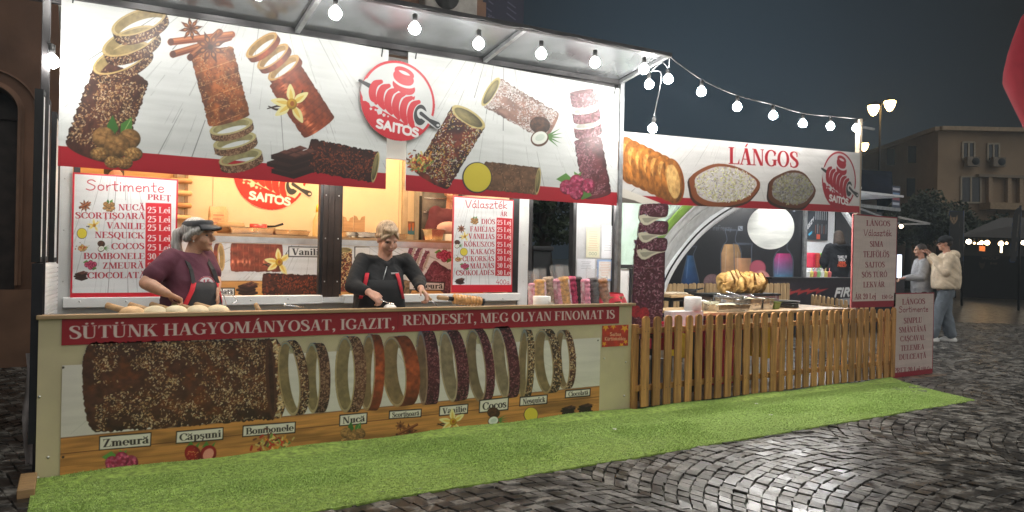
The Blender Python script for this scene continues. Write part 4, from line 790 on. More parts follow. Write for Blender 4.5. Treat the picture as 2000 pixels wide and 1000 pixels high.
def art_drinks():
    cv = Cv([PX0, YD-.004, .55], [1, 0, 0], [0, 0, 1], PX1-PX0, 2.0, 130, s8(24, 25, 30))
    X, Y = np.meshgrid(np.arange(cv.W), np.arange(cv.H)); cv.a *= (1+.4*(fbm(X*.01, Y*.01, 3)-.5))[..., None]
    pen(cv, '/FireFreezy', (1383, 449), (1429, 450), 9, s8(96, 104, 116), .10, face=dict(BLOCK, F=BLOCK['F']))
    f = cv.fr(1446, 446, 5); f.poly([(-.9, -.9), (.9, -.9), (.9, .9), (-.9, .9)], s8(120, 128, 138)); f.stroke([(-.5, .5), (-.2, -.1), (.5, -.5)], .3, s8(38, 40, 52), 1, True)
    gl = s8(70, 80, 94)
    def jug(u, v, w, h, cols, neck=.5):
        f = cv.fr(u, v, 1); N = len(cols)
        for i, c in enumerate(cols):
            y0, y1 = -h*.5+h*.72*i/N, -h*.5+h*.72*(i+1)/N; f.poly([(-w*.5, y0), (w*.5, y0), (w*.5 if i < N-1 else w*.4, y1), (-w*.5 if i < N-1 else -w*.4, y1)], c)
        f.poly([(-w*.42, h*.2), (w*.42, h*.2), (w*neck*.5, h*.3), (-w*neck*.5, h*.3)], cols[-1]*.95); f.stroke([(-w*.5*neck, h*.28), (-w*.6*neck, h*.5), (w*.6*neck, h*.5), (w*.5*neck, h*.28)], 1.3, gl)
    def vessel(u, v, prof, lo, hi, top):
        # prof: (half width, height) pairs from the foot up; filled to height top, blending lo to hi
        f = cv.fr(u, v, 1); hs = [p[1] for p in prof]; ws = [p[0] for p in prof]; R_ = max(ws)+3
        def g(x, y):
            w = np.interp(y, hs, ws); q = np.clip((y-hs[0])/(top-hs[0]), 0, 1)[..., None]; nn = fbm(x*.12+20, y*.12+20, 3)[..., None]; C = lo*(1-q)+hi*q; C = C*(.82+.3*np.clip(1-np.abs(x/np.maximum(w, 1)+.35), 0, 1)[..., None]+.2*(nn-.5)); return f.aa(np.abs(x)-w+1)*f.aa(hs[0]-y)*f.aa(y-top), np.clip(C, 0, 1)
        f.fn([-R_, hs[0], R_, hs[-1]], g)
        for s_ in (-1, 1): f.stroke(crs([(s_*w, h) for w, h in prof], 4), 1.3, gl*1.15)
        f.ell(0, hs[-1], ws[-1], 2.2, gl*1.1, al=.7); f.stroke([(-ws[2]*.6, hs[1]+4), (-ws[3]*.6, hs[3]-3)], 2, s8(200, 205, 215), .25)
    vessel(1348, 525, [(17, -30), (17, -22), (12, 0), (7, 22), (7, 30), (13, 44)], s8(30, 58, 100), s8(52, 92, 134), 26)
    vessel(1428, 505, [(20, -46), (20, -30), (20, 10), (15, 26), (8, 36), (12, 56)], s8(150, 112, 84), s8(176, 140, 96), 28); vessel(1451, 510, [(15, -40), (16, -20), (17, 0), (17, 20), (18, 32), (18, 34)], s8(184, 132, 92), s8(170, 128, 96), 6)
    vessel(1530, 515, [(18, -38), (19, -24), (19, 8), (13, 22), (7, 30), (11, 52)], s8(40, 128, 146), s8(166, 44, 104), 20)
    for u, v, r, c in ((1480, 524, 16, s8(140, 66, 82)), (1487, 545, 17, s8(176, 120, 116)), (1391, 552, 17, s8(104, 82, 86))):
        f = cv.fr(u, v, r); f.ell(0, 0, 1, 1, c); f.ell(0, 0, .85, .85, c*1.12); 
        if r > 16:
            for k in range(9): f.stroke([(0, 0), (.8*math.cos(k*.7), .8*math.sin(k*.7))], .05, c*.8)
    return cv
# ---------------------------------------------------------------- the square: wet setts laid in fans, green carpet strip
def stone_mat():
    m, t, b = nodes('wet_setts'); L = t.links.new; tx = t.nodes.new('ShaderNodeTexCoord')
    def noise(s, d=5, dis=0.):
        n = t.nodes.new('ShaderNodeTexNoise'); n.inputs['Scale'].default_value = s; n.inputs['Detail'].default_value = d; n.inputs['Distortion'].default_value = dis; L(tx.outputs['Object'], n.inputs['Vector']); return n
    a = t.nodes.new('ShaderNodeAttribute'); a.attribute_name = 'print'
    n1 = noise(7., 8, .8); n2 = noise(42, 6); n3 = noise(.9, 3)
    mx = t.nodes.new('ShaderNodeMath'); mx.operation = 'MULTIPLY_ADD'; L(n2.outputs['Fac'], mx.inputs[0]); mx.inputs[1].default_value = .45; L(n1.outputs['Fac'], mx.inputs[2])
    m2 = t.nodes.new('ShaderNodeMath'); m2.operation = 'MULTIPLY_ADD'; L(a.outputs['Fac'], m2.inputs[0]); m2.inputs[1].default_value = .22; L(mx.outputs[0], m2.inputs[2])
    r = t.nodes.new('ShaderNodeValToRGB'); r.color_ramp.elements[0].position = .66; r.color_ramp.elements[0].color = (.016, .0145, .0125, 1); r.color_ramp.elements[1].position = 1.0; r.color_ramp.elements[1].color = (.21, .20, .18, 1); e = r.color_ramp.elements.new(.84); e.color = (.046, .042, .037, 1)
    L(m2.outputs[0], r.inputs[0]); L(r.outputs[0], b.inputs['Base Color'])
    q = t.nodes.new('ShaderNodeMapRange'); q.inputs['From Min'].default_value = .7; q.inputs['From Max'].default_value = 1.; q.inputs['To Min'].default_value = .28; q.inputs['To Max'].default_value = .6; L(m2.outputs[0], q.inputs[0]); L(q.outputs[0], b.inputs['Roughness'])
    bp = t.nodes.new('ShaderNodeBump'); bp.inputs['Strength'].default_value = .35; bp.inputs['Distance'].default_value = .005; L(mx.outputs[0], bp.inputs['Height']); L(bp.outputs[0], b.inputs['Normal']); b.inputs['Specular IOR Level'].default_value = .4; b.inputs['Coat Weight'].default_value = .16; b.inputs['Coat Roughness'].default_value = .24
    return m
def build_ground():
    mb = MB(); far = 400
    mb.grid([[(x, y, -.019) for x in (-60, -8, 0, 8, 20, far)] for y in (-20, 0, 4, 10, 30, far)], False)
    dirt = mat('mossy_joints', (.010, .010, .008), .5, var=.5, scale=5, bump=.6, bscale=30, c2=(.030, .048, .010))
    g = struct(mb.build('ground', dirt)); 
    rs = np.random.RandomState(3); V = []; F = []; A = []
    Wb, Rb, th, wl = 2.3, 1.9, math.radians(14), .088
    ct, st = math.cos(th), math.sin(th); amax = math.asin(Wb/2/Rb)
    corners = []
    for i in range(-9, 16):
        for j in range(-80, 190):
            v0 = j*.086; n = int(2*amax*Rb/wl); off = rs.uniform(-.3, .3)
            for k in range(n):
                a0 = -amax+2*amax*(k+off*.5*(0 < k))/n; a1 = -amax+2*amax*(k+1+(off*.5 if k < n-1 else 0))/n
                ac = (a0+a1)/2; lx, ly = i*Wb+Rb*math.sin(ac), v0+Rb*math.cos(ac)
                X, Y = lx*ct-ly*st, lx*st+ly*ct
                d = X*_f[0]+Y*_f[1]
                if d < .9 or d > 17: continue
                if Y > 4.95 and -.12 < X < 8.3: continue
                if Y > 3.75 and -.1 < X < 7.5 and Y < 5: continue
                s_ = (X*_R[0]+Y*_R[1])/d
                if abs(s_) > .80: continue
                u, v = pr((X, Y, 0))
                if v > 1060: continue
                h0, h1 = v0-.043, v0+.043
                P = []
                for a, h in ((a0, h0), (a1, h0), (a1, h1), (a0, h1)):
                    x, y = i*Wb+Rb*math.sin(a), h+Rb*math.cos(a); x += rs.uniform(-.007, .007); y += rs.uniform(-.007, .007); P.append((x*ct-y*st, x*st+y*ct))
                c = np.mean(P, 0); z = rs.uniform(-.006, .005); tx_, ty = rs.uniform(-.06, .06, 2); o = len(V); rn = rs.rand()
                for sc, dz in ((.96, -.022), (.93, -.003), (.87, .001)):
                    for p in P:
                        q = c+(np.array(p)-c)*sc; V.append((q[0], q[1], z+dz+(q[0]-c[0])*tx_+(q[1]-c[1])*ty)); A.append(rn)
                for l in (0, 4):
                    for e in range(4): F.append((o+l+e, o+l+(e+1) % 4, o+l+4+(e+1) % 4, o+l+4+e))
                F.append((o+8, o+9, o+10, o+11))
    me = bpy.data.meshes.new('cobblestones'); me.from_pydata(V, [], F); ca = me.color_attributes.new('print', 'FLOAT_COLOR', 'POINT')
    c = np.ones((len(V), 4), np.float32); c[:, :3] = np.array(A)[:, None]; ca.data.foreach_set('color', c.reshape(-1)); me.materials.append(stone_mat()); me.update()
    struct(obj('cobblestone_pavement', me))
    far_m = stone_mat(); far_m.name = 'far_setts'
    mb = MB(); P = [(8.3, 4.95), (60, 4.95), (300, 60), (300, 300), (9, 300), (9, 60)]
    mb.grid([[(x, y, -.010) for x in (16.2, 30, 60, 300)] for y in (-60, 0, 10, 40, 300)], False); mb.grid([[(x, y, -.010) for x in (-30, 5, 16.2)] for y in (9.0, 40, 300)], False)
    struct(mb.build('square_paving', far_m))
    mb = MB(); mb.grid([[(x, y, -.006) for x in (-.1, 4, 8.3, 16.2)] for y in (4.95, 7, 9.0)], False); struct(mb.build('stall_floor', mat('trodden_boards', (.10, .075, .055), .5, var=.3, scale=5, bump=.3, bscale=20)))
build_ground()

def build_carpet():
    P = [(-.165, 3.2), (-.165, 4.865), (4.26, 4.865), (8.22, 4.80), (7.69, 3.677), (1.1, 3.655), (0.6, 3.652)]
    P = [(-.165, 3.655), (-.165, 4.868), (4.2, 4.868), (4.32, 4.80), (8.16, 4.775), (7.69, 3.677)]
    green = mat('turf_backing', (.26, .38, .075), .8, var=.3, scale=30, bump=.5, bscale=120)
    b2 = MB(); rs = np.random.RandomState(5)
    top = [(x, 3.655+.006*math.sin(x*5)+.004*math.sin(x*13+1)) for x in np.linspace(-.165, 7.69, 40)]; back = [(-.165+(8.16+.165)*i/39, (4.868 if -.165+8.325*i/39 < 4.25 else 4.79)) for i in range(40)]
    rows = []
    for j in range(7):
        t = j/6; rows.append([((1-t)*a[0]+t*b[0], (1-t)*a[1]+t*b[1], .008+.006*math.sin(a[0]*2.1+t*3)*math.sin(t*3.1)+(.02*max(0, t-.9)*10*(.6+.4*math.sin(a[0]*6)))) for a, b in zip(top, back)])
    b2.grid(rows); b2.grid([[(p[0], p[1], -.004) for p in rows[0]], rows[0]]); b2.grid([[(r[-1][0], r[-1][1], -.004) for r in rows], [r[-1] for r in rows]])
    base = tag(b2.build('artificial_turf', green), None, None, kind='stuff')
    n = 260000; s, t = rs.rand(n), rs.rand(n); xa = -.165+7.855*s; xb = -.165+8.325*s; ya = np.full(n, 3.652); yb = np.where(xb < 4.25, 4.868, 4.79)
    x = xa*(1-t)+xb*t; y = ya*(1-t)+yb*t; z = .008+.006*np.sin(xa*2.1+t*3)*np.sin(t*3.1)+.02*np.maximum(0, t-.9)*10*(.6+.4*np.sin(xa*6))
    a = rs.uniform(0, 6.28, n); h = rs.uniform(.006, .013, n); w = rs.uniform(.0014, .0026, n); l = rs.normal(0, .006, (n, 2)); l[:, 1] -= .004
    fl_ = np.clip((vnoise(x*2.2+40, y*3.1+40, 6)-.3)*2.2, .55, 1)*np.where(np.abs(xa-3.42-.05*(t-.5)) < .007, .05, 1); h = h*fl_
    V = np.empty((n, 3, 3), np.float32); V[:, 0] = np.stack([x-w*np.cos(a), y-w*np.sin(a), z], 1); V[:, 1] = np.stack([x+w*np.cos(a), y+w*np.sin(a), z], 1); V[:, 2] = np.stack([x+l[:, 0], y+l[:, 1], z+h], 1)
    me = bpy.data.meshes.new('turf_blades'); me.vertices.add(n*3); me.vertices.foreach_set('co', V.reshape(-1)); me.loops.add(n*3); me.loops.foreach_set('vertex_index', np.arange(n*3, dtype=np.int32)); me.polygons.add(n); me.polygons.foreach_set('loop_start', np.arange(0, n*3, 3, dtype=np.int32)); me.update(calc_edges=True)
    m = mat('turf_blades', (.36, .54, .12), .6, var=.3, scale=120, c2=(.60, .80, .28)); me.materials.append(m); o = obj('blades', me, base); o['kind'] = 'stuff'
build_carpet()
for i, (u, v, lab) in enumerate(((1435, 757, 'crumpled white paper scrap on the carpet near the lower price board'), (1200, 840, 'small white scrap on the wet setts at the carpet edge'), (1478, 790, 'tiny pale crumb on the far carpet'), (1505, 812, 'pale paper crumb on the setts beside the far carpet edge'))):
    p = onZ(u, v, .012); r_ = np.random.RandomState(i+3); m = MB(); k = .022 if i == 0 else .012
    m.grid([[(p[0]+k*(a-1.5)*.7+r_.uniform(-.4, .4)*k, p[1]+k*(b-1.5)*.7+r_.uniform(-.4, .4)*k, .016+k*r_.uniform(0, .9)) for a in range(4)] for b in range(4)], False); tag(m.build('paper_scrap', mat('scrap_%d' % i, (.75, .74, .7), .8)), lab, 'litter', 'litter on the ground')

# ---------------------------------------------------------------- old house behind the stall
def old_house():
    t = thing('old_house', 'old brown plastered house with an arched doorway behind the stall', 'house', (-3, 9.6, 0)); pl = mat('brown_plaster', (.15, .08, .05), .85, var=.25, scale=1.5, bump=.3, bscale=14); tr = mat('plaster_trim', (.19, .105, .066), .8, var=.2, scale=2); dk = mat('dark_door', (.03, .02, .017), .6, var=.3)
    Y = 9.6; m = MB()
    c0 = onY(0, 300, Y)
    ax0, ax1 = onY(-95, 400, Y)[0], onY(32, 400, Y)[0]; zt = onY(0, 170, Y)[2]; r = (ax1-ax0)/2; cx = (ax0+ax1)/2; zs = zt-r*.9
    arc = [(cx+r*math.cos(a), zs+r*.95*math.sin(a)) for a in np.linspace(0, math.pi, 17)]
    # wall in strips round the opening
    m.box(-14, ax0, Y, Y+.4, 0, 12); m.box(ax1, 5.2, Y, Y+.4, 0, 12)
    for (a, b) in zip(arc[:-1], arc[1:]): m.prism([(a[0], Y, a[1]), (b[0], Y, b[1]), (b[0], Y, 12), (a[0], Y, 12)], (0, .4, 0))
    m.build('wall', pl, t); m = MB()
    for R0, R1, yy in ((1.0, 1.10, .09), (1.10, 1.20, .05), (1.62, 1.68, .03)):
        A = np.linspace(0, math.pi, 25); 
        P = [[(cx+r*R*math.cos(a), Y-yy, zs+r*.95*R*math.sin(a)) for a in A] for R in (R0, R1)]
        for i in range(24): m.prism([P[0][i], P[0][i+1], P[1][i+1], P[1][i]], (0, yy-.003, 0))
        if R1 < 1.5:
            for sg in (-1, 1):
                x0, x1 = sorted((cx+sg*r*R0, cx+sg*r*R1)); m.box(x0, x1, Y-yy, Y-.003, .9, zs)
    m.box(-14, 5.25, Y-.14, Y-.003, 4.9, 5.15); m.box(-14, 5.22, Y-.09, Y-.003, 5.16, 5.3); m.box(-14, 5.22, Y-.06, Y-.003, 0, .85); m.box(4.6, 5.2, Y-.05, Y-.003, 5.31, 12)
    m.build('trim', tr, t); m = MB(); m.box(ax0-.1, ax1+.1, Y+.25, Y+.3, 0, zs); m.box(ax0-.1, ax1+.1, Y+.2, Y+.32, zs-.06, zs+.08); m.box(cx-.05, cx+.05, Y+.2, Y+.3, 0, zs); m.prism([(p[0], Y+.28, p[1]) for p in arc], (0, .03, 0)); m.build('door', dk, t)
    for x in (0.4, 3.0): m = MB(); m.box(x, x+1.1, Y-.03, Y-.004, 6.2, 8.4); m.build('window', dk, t)
    p = onY(880, 10, 9.3); a = thing('air_conditioner', 'grey air conditioner box high on the old brown house', 'air conditioner', p); m = MB(); m.box(p[0]-.42, p[0]+.42, 9.25, 9.58, p[2]-.2, p[2]+.42, .03); m.build('casing', mat('ac_casing', (.35, .33, .30), .5), a); m = MB(); m.lathe((p[0]-.1, 9.245, p[2]+.1), [(.2, 0), (.2, .02), (.03, .02), (.03, .03)], 20, (0, -1, 0)); m.build('fan_grille', mat('ac_fan', (.05, .05, .05), .5), a)
    b0, b1 = onY(925, 60, 9.75), onY(1022, 60, 9.75); cv = Cv([b0[0], 9.75, 3.7], [1, 0, 0], [0, 0, 1], b1[0]-b0[0], 2.6, 110, s8(40, 40, 58))
    pen(cv, '2024.10.', (953, 32), (982, 52), 6, s8(120, 122, 140), .10, face=BLOCK)
    for u, v, l in ((955, 2, 14), (992, 4, 26), (991, 14, 30), (990, 26, 30), (951, 16, 16)): cv.strokepx([cv.m(u, v), cv.m(u+l*.55, v+l*.42)], 2, s8(96, 98, 116), .8)
    t2 = thing('hanging_banner', 'dark blue banner with small pale lettering beside the old house', 'banner', (b0[0], 9.75, 0)); cv.mesh('banner_cloth', printed('banner_print', .7), t2); m = MB(); m.tube([(b0[0]-.03, 9.8, 0), (b0[0]-.03, 9.8, 6.5)], .03); m.build('pole', mat('banner_pole', (.1, .1, .1), .4, 1), t2)
old_house()
# ---------------------------------------------------------------- shared materials of the stall
white_paint = mat('white_panel', (.72, .73, .72), .4, var=.06, scale=3, bump=.04); cream_panel = mat('cream_laminate', (.53, .46, .29), .45, var=.08, scale=2.5, bump=.06, bscale=8)
dark_frame = mat('dark_anodised_frame', (.035, .033, .034), .35, .4, var=.2); brown_frame = mat('brown_pillar', (.045, .030, .024), .4, .2, var=.25, scale=6); steel = mat('brushed_steel', (.68, .70, .73), .24, 1., var=.15, scale=12, rvar=.12)
grey_metal = mat('grey_pole_metal', (.30, .31, .32), .4, .7, var=.2, scale=12); black_plastic = mat('black_plastic', (.012, .012, .013), .6, var=.2, spec=.3); plywood = woodm('plywood_edge', (.50, .34, .18), 0, .7); beech = woodm('beech_wood', (.52, .32, .15), 0, .7)
print_gloss = printed('board_print', .38, .09, k=.90); print_fascia = printed('fascia_print', .42, .12, k=.62); print_mat = printed('sheet_print', .5, .05); chrome_rivet = mat('rivets', (.6, .6, .58), .35, .8)

# ---------------------------------------------------------------- the front counter
def front_counter():
    x0, x1 = -.155, 4.255; t = thing('service_counter', 'long cream front counter with red slogan strip and printed cake poster, two women behind', 'counter', (2, YC, 0))
    m = MB(); m.box(x0, x1, YC, YC+.03, .004, .918); m.box(x0, x0+.03, YC+.031, YC+.34, .004, .86); m.box(x1-.03, x1, YC+.031, YC+.34, .004, .86); m.build('front_panel', cream_panel, t)
    m = MB(); m.box(x0-.012, x1+.03, YC-.022, YC+.055, .920, .944, .004); m.build('cap_board', plywood, t)
    m = MB(); m.box(x0+.04, x1-.04, YC+.06, YC+.34, .845, .872); m.build('work_surface', mat('steel_worktop', (.5, .5, .5), .3, .9), t)
    art_strip().mesh('slogan_strip', print_mat, t); art_poster().mesh('cake_poster', print_mat, t)
    m = MB()
    for u, v in ((77, 775), (94, 893), (74, 933), (1219, 773), (1222, 707), (1180, 700)):
        p = onY(u, v, YC); m.lathe((p[0], YC-.001, p[2]), [(.008, 0), (.008, .003), (.003, .006)], 10, (0, -1, 0))
    s = m.build('screw_heads', chrome_rivet, t)
    a, b = onY(1175, 678, YC), onY(1227, 634, YC); cv = Cv([a[0], YC-.004, a[2]], [1, 0, 0], [0, 0, 1], b[0]-a[0], b[2]-a[2], 420, s8(170, 52, 30)); X, Y = np.meshgrid(np.arange(cv.W), np.arange(cv.H)); cv.a *= (.85+.4*fbm(X*.06, Y*.06, 3))[..., None]
    for u, v, r in ((1183, 640, 7), (1198, 638, 6), (1220, 642, 8), (1180, 672, 5), (1222, 668, 5), (1214, 674, 5)):
        f = cv.fr(u, v, r); f.poly([(0, -1), (.3, -.2), (1, -.3), (.5, .2), (.7, .9), (0, .5), (-.7, .9), (-.5, .2), (-1, -.3), (-.3, -.2)], s8(226, 160, 40))
    c = s8(230, 190, 150); pen(cv, 'Saitos', (1191, 656), (1213, 655.5), 6.5, c, .13, face=BLOCK); pen(cv, 'Kürtöskalács', (1181, 665), (1222, 664), 6.5, c, .13, face=BLOCK)
    cv.mesh('autumn_sticker', print_mat, t)
    return t
front_counter()

# ---------------------------------------------------------------- the food trailer behind it
def trailer():
    t = thing('food_trailer', 'white food trailer with open serving hatch and warm lit kitchen inside', 'food trailer', (1.8, 6.5, 0)); XL, XR, YB = -.08, 3.71, 7.2
    m = MB(); m.box(XL+.01, XR-.01, YT+.02, YT+.06, .25, .93); m.box(XL, XL+.075, YT, YT+.06, .25, 2.95); m.box(3.60, XR, YT, YT+.06, .25, 2.95); m.box(XL+.076, 3.599, YT+.02, YT+.06, 2.15, 2.95)
    m.box(XL, XL+.04, YT+.061, YB, .25, 2.95); m.box(XR-.04, XR, YT+.061, YB, .25, 2.95); m.box(XL+.041, XR-.041, YB-.001, YB+.04, .25, 1.2); m.build('outer_wall', white_paint, t)
    m = MB(); m.box(XL-.03, XR+.03, YT-.03, YB+.08, 2.955, 3.0); m.build('roof', white_paint, t)
    m = MB(); m.box(XL+.05, XR-.05, YT+.07, YB-.01, .40, .45); m.build('floor', mat('trailer_floor', (.2, .2, .2), .5), t)
    warm = mat('cream_kitchen_wall', (.74, .60, .40), .5, var=.05, scale=2, bump=.03)
    m = MB(); m.box(XL+.05, XR-.05, YB-.06, YB-.003, 1.21, 2.9); m.box(XL+.042, XL+.06, YT+.07, YB-.07, .46, 2.9); m.build('back_wall', warm, t)
    sm_ = mat('wall_seam', (.45, .36, .24), .6)
    for u in (415, 779):
        p = onY(u, 400, YB-.06); m = MB(); m.box(p[0]-.003, p[0]+.003, YB-.064, YB-.061, 1.48, 2.9); m.build('wall_seam', sm_, t)
    p = onY(781, 400, YB-.06); m = MB(); m.box(p[0]+.02, p[0]+.08, YB-.09, YB-.062, 1.48, 2.9); m.build('wall_post', sm_, t)
    m = MB(); p0, p1 = onY(130, 330, YB-.07)[0], onY(346, 330, YB-.07)[0]; m.box(max(p0, XL+.07), p1, YB-.085, YB-.062, 1.5, 2.9); m.build('pine_panel', woodm('pine_panel', (.62, .36, .13), 0, .75, sc=.5), t)
    c = onY(529, 340, YB-.066); r = .345; cv = Cv(c+np.array([-1.12*r, 0, -1.02*r]), [1, 0, 0], [0, 0, 1], 2.3*r, 2.04*r, 260, [.01, .5, .99]); emblem(cv, pr(c), pr(c+[r, 0, 0]), pr(c+[0, 0, r]), ink=s8(214, 44, 30), paper=s8(226, 206, 176)); cv.keep = np.abs(cv.a-[.01, .5, .99]).max(-1) > .3; cv.mesh('round_emblem', print_mat, t)
    # ceiling
    m = MB(); m.box(XL+.05, XR-.05, YT+.07, YB-.07, 2.905, 2.94); m.build('ceiling', warm, t)
    # hatch frame: pillar, jambs, rails with rivets
    m = MB(); m.box(1.725, 1.868, YT-.012, YT+.05, .975, 2.149); m.box(1.765, 1.772, YT-.018, YT-.013, .975, 2.149); m.box(1.815, 1.823, YT-.018, YT-.013, .975, 2.149); m.build('pillar', brown_frame, t)
    for x0_, x1_, zb_, zt_ in ((XL+.078, XL+.118, .995, 2.149), (3.515, 3.597, .995, 2.149), (1.70, 1.724, .995, 2.149), (1.869, 1.885, .995, 2.149), (3.711, 3.75, .30, 2.95)): m = MB(); m.box(x0_, x1_, YT-.005, YT+.05, zb_, zt_); m.build('hatch_jamb', dark_frame, t)
    m = MB(); m.box(XL+.03, 1.722, YT-.05, YT+.02, .921, .992, .006); m.box(1.90, 3.60, YT-.05, YT+.02, .921, .992, .006); m.box(1.723, 1.899, YT-.03, YT+.02, .93, .972); m.build('sill_rail', white_paint, t)
    m = MB()
    for x in np.arange(.05, 3.6, .28):
        if abs(x-1.8) > .12: m.lathe((x, YT-.05, .955+.012*math.sin(x*40)), [(.007, 0), (.006, .003), (.002, .005)], 8, (0, -1, 0))
    for z in (1.1, 1.45, 1.8):
        for x in (1.745, 1.85): m.lathe((x, YT-.012, z), [(.006, 0), (.005, .003)], 8, (0, -1, 0))
        m.lathe((XL+.03, YT, z), [(.006, 0), (.005, .003)], 8, (0, -1, 0)); m.lathe((3.66, YT, z), [(.006, 0), (.005, .003)], 8, (0, -1, 0))
    m.build('rivets', chrome_rivet, t)
    # inner counter
    m = MB(); m.box(XL+.062, 3.55, YI, YI+.03, .452, 1.398); m.build('inner_counter', white_paint, t); art_inner().mesh('inner_counter_print', print_mat, t)
    m = MB(); m.box(XL+.062, 3.55, YI-.012, YI-.001, 1.40, 1.452); m.build('counter_edge', mat('steel_edge', (.6, .62, .64), .35, .6), t)
    m = MB(); m.box(XL+.062, 3.55, YI-.012, 6.86, 1.453, 1.474); m.build('counter_top', beech, t)
    m = MB(); m.box(.5, .9, 6.35, 6.75, 2.855, 2.903, .01); m.box(1.5, 2.1, 6.35, 6.75, 2.855, 2.903, .01); m.box(2.9, 3.3, 6.35, 6.75, 2.855, 2.903, .01); m.build('ceiling_lamp', emit('warm_ceiling_lamp', (1., .68, .36), 24.), t)
    # glass fronted fridge at the right
    a, b = onY(822, 420, 6.95), onY(905, 420, 6.95)
    f = thing('glass_door_fridge', 'tall grey fridge with glass door and shelves at the back of the trailer', 'fridge', (a[0], 6.95, .46)); m = MB(); m.box(a[0], b[0], 6.97, 7.13, .46, 2.5); m.build('cabinet', mat('fridge_grey', (.33, .31, .28), .4), f); m = MB(); m.box(a[0]+.02, b[0]-.02, 6.955, 6.966, 1.49, 2.45); m.build('glass_door', mat('fridge_glass', (.16, .15, .14), .08, var=.3), f)
    m = MB()
    for z in (1.6, 1.78, 1.93, 2.1): m.box(a[0]+.03, b[0]-.03, 6.947, 6.954, z, z+.012)
    m.build('shelf_edges', steel, f); m = MB(); m.tube([(a[0]-.012, 6.935, z) for z in np.linspace(1.48, 1.95, 6)], .016); m.build('handle', black_plastic, f)
trailer()

# ---------------------------------------------------------------- printed fascia boards, round sign
def fascia():
    for fn, nm, lab in ((art_fascia_left, 'shop_fascia', 'wide white fascia board with walnut, cinnamon, vanilla and chocolate chimney cakes'), (art_fascia_right, 'shop_fascia', 'white fascia board with sprinkle, coconut and raspberry chimney cakes and yellow disc')):
        cv = fn(); t = thing(nm, lab, 'fascia board', cv.O, 'printed fascia boards over the serving hatch'); cv.mesh('printed_face', print_fascia, t)
        m = MB(); m.box(cv.O[0]+.002, cv.O[0]+cv.w-.002, YF+.003, YF+.015, cv.O[2]+.002, cv.O[2]+cv.h-.002); m.build('backing_sheet', white_paint, t)
        m = MB()
        for x in (cv.O[0]+.06, cv.O[0]+cv.w-.06): m.tube([(x, YF-.004, cv.O[2]+cv.h-.06), (x+.01, YF-.008, cv.O[2]+cv.h+.03)], .004, 6); 
        m.build('cable_tie', black_plastic, t)
    cv = art_round(); c = cv.O+np.array([1.12*.312, 0, 1.02*.312]); t = thing('round_shop_sign', 'round red and white sign of a striped roll on a spit between the fascia boards', 'sign', c); cv.mesh('printed_face', print_fascia, t)
    m = MB(); m.lathe((c[0], c[1]+.004, c[2]), [(0, 0), (.306, 0), (.306, .012), (0, .012)], 48, (0, 1, 0)); m.build('backing_disc', mat('sign_back', (.5, .1, .1), .5), t)
fascia()

def under_lamp():
    for x0, x1, lab in ((.1, 1.95, 'white tube lamp behind the left fascia board lighting the price list'), (2.35, 4.2, 'white tube lamp behind the right fascia board'), (4.9, 7.2, 'white tube lamp behind the fried bread fascia')):
        YF_ = YF if x0 < 4.5 else 5.2
        t = thing('tube_lamp', lab, 'lamp', (x0, YF_+.1, 1.97), 'tube lamps behind the fascia boards'); m = MB(); m.tube([(x0, YF_+.09, 1.965), (x1, YF_+.09, 1.965)], .016, 8); m.build('tube', emit('tube_light', (1., .96, .9), (30. if x0 < 2 else 20.) if x0 < 4.5 else 130.), t); m = MB(); m.box(x0-.02, x1+.02, YF_+.07, YF_+.11, 1.985, 2.03); m.build('housing', white_paint, t)
under_lamp()
# ---------------------------------------------------------------- canopy flap over the fascia, poles
YO = 4.61
def zc(x, y): return 2.90+.024*x+(.105)*(YF-y)/(YF-YO)
def canopy():
    t = thing('canopy_flap', 'dark glossy canopy flap raised above the white fascia boards', 'canopy', (2, YF, 2.95)); m = MB(); P = [[(x, y, zc(x, y)+.02) for x in np.linspace(-1.2, 4.39, 12)] for y in np.linspace(YF+.02, YO, 4)]
    m.grid(P); m.grid([[(p[0], p[1], p[2]+.006) for p in r] for r in P]); m.build('smoked_panel', mat('smoked_panel', (.20, .21, .22), .16, .55, var=.18, scale=3, bump=.06, bscale=3), t)
    m = MB()
    for y, s in ((YF+.0, .05), (YO, .045)): m.bar((-1.2, y, zc(-1.2, y)), (4.40, y, zc(4.40, y)), s, s*.8)
    m.bar((-1.2, YF+.045, zc(-1.2, YF)-.03), (4.40, YF+.045, zc(4.4, YF)-.03), .03, .03); m.build('long_rails', dark_frame, t)
    for u, v in ((579, 63), (944, 126)):
        x = onY(u, v, YF)[0]; m = MB(); m.bar((x, YF-.02, zc(x, YF)), (x, YO+.02, zc(x, YO)), .035, .03); m.build('cross_bar', grey_metal, t)
    x = 4.385; m = MB(); m.bar((x, YF-.02, zc(x, YF)), (x, YO+.02, zc(x, YO)), .035, .03); m.build('cross_bar', grey_metal, t)
    for x, lab, mm in ((4.415, 'slim grey pole standing between the canopy end and the second fascia', grey_metal), (-.155, 'dark pole at the left end of the counter carrying the canopy', dark_frame)):
        y = YF if x > 0 else 5.08
        p = thing('canopy_pole', lab, 'pole', (x, y, 0), 'poles carrying the canopy'); m = MB(); m.box(x-.022, x+.022, y-.022, y+.022, .008, zc(x, y)+.01, .003); m.build('shaft', mm, p); m = MB(); m.box(x-.06, x+.06, y-.06, y+.06, -.004, .007); m.build('foot_plate', mm, p)
canopy()

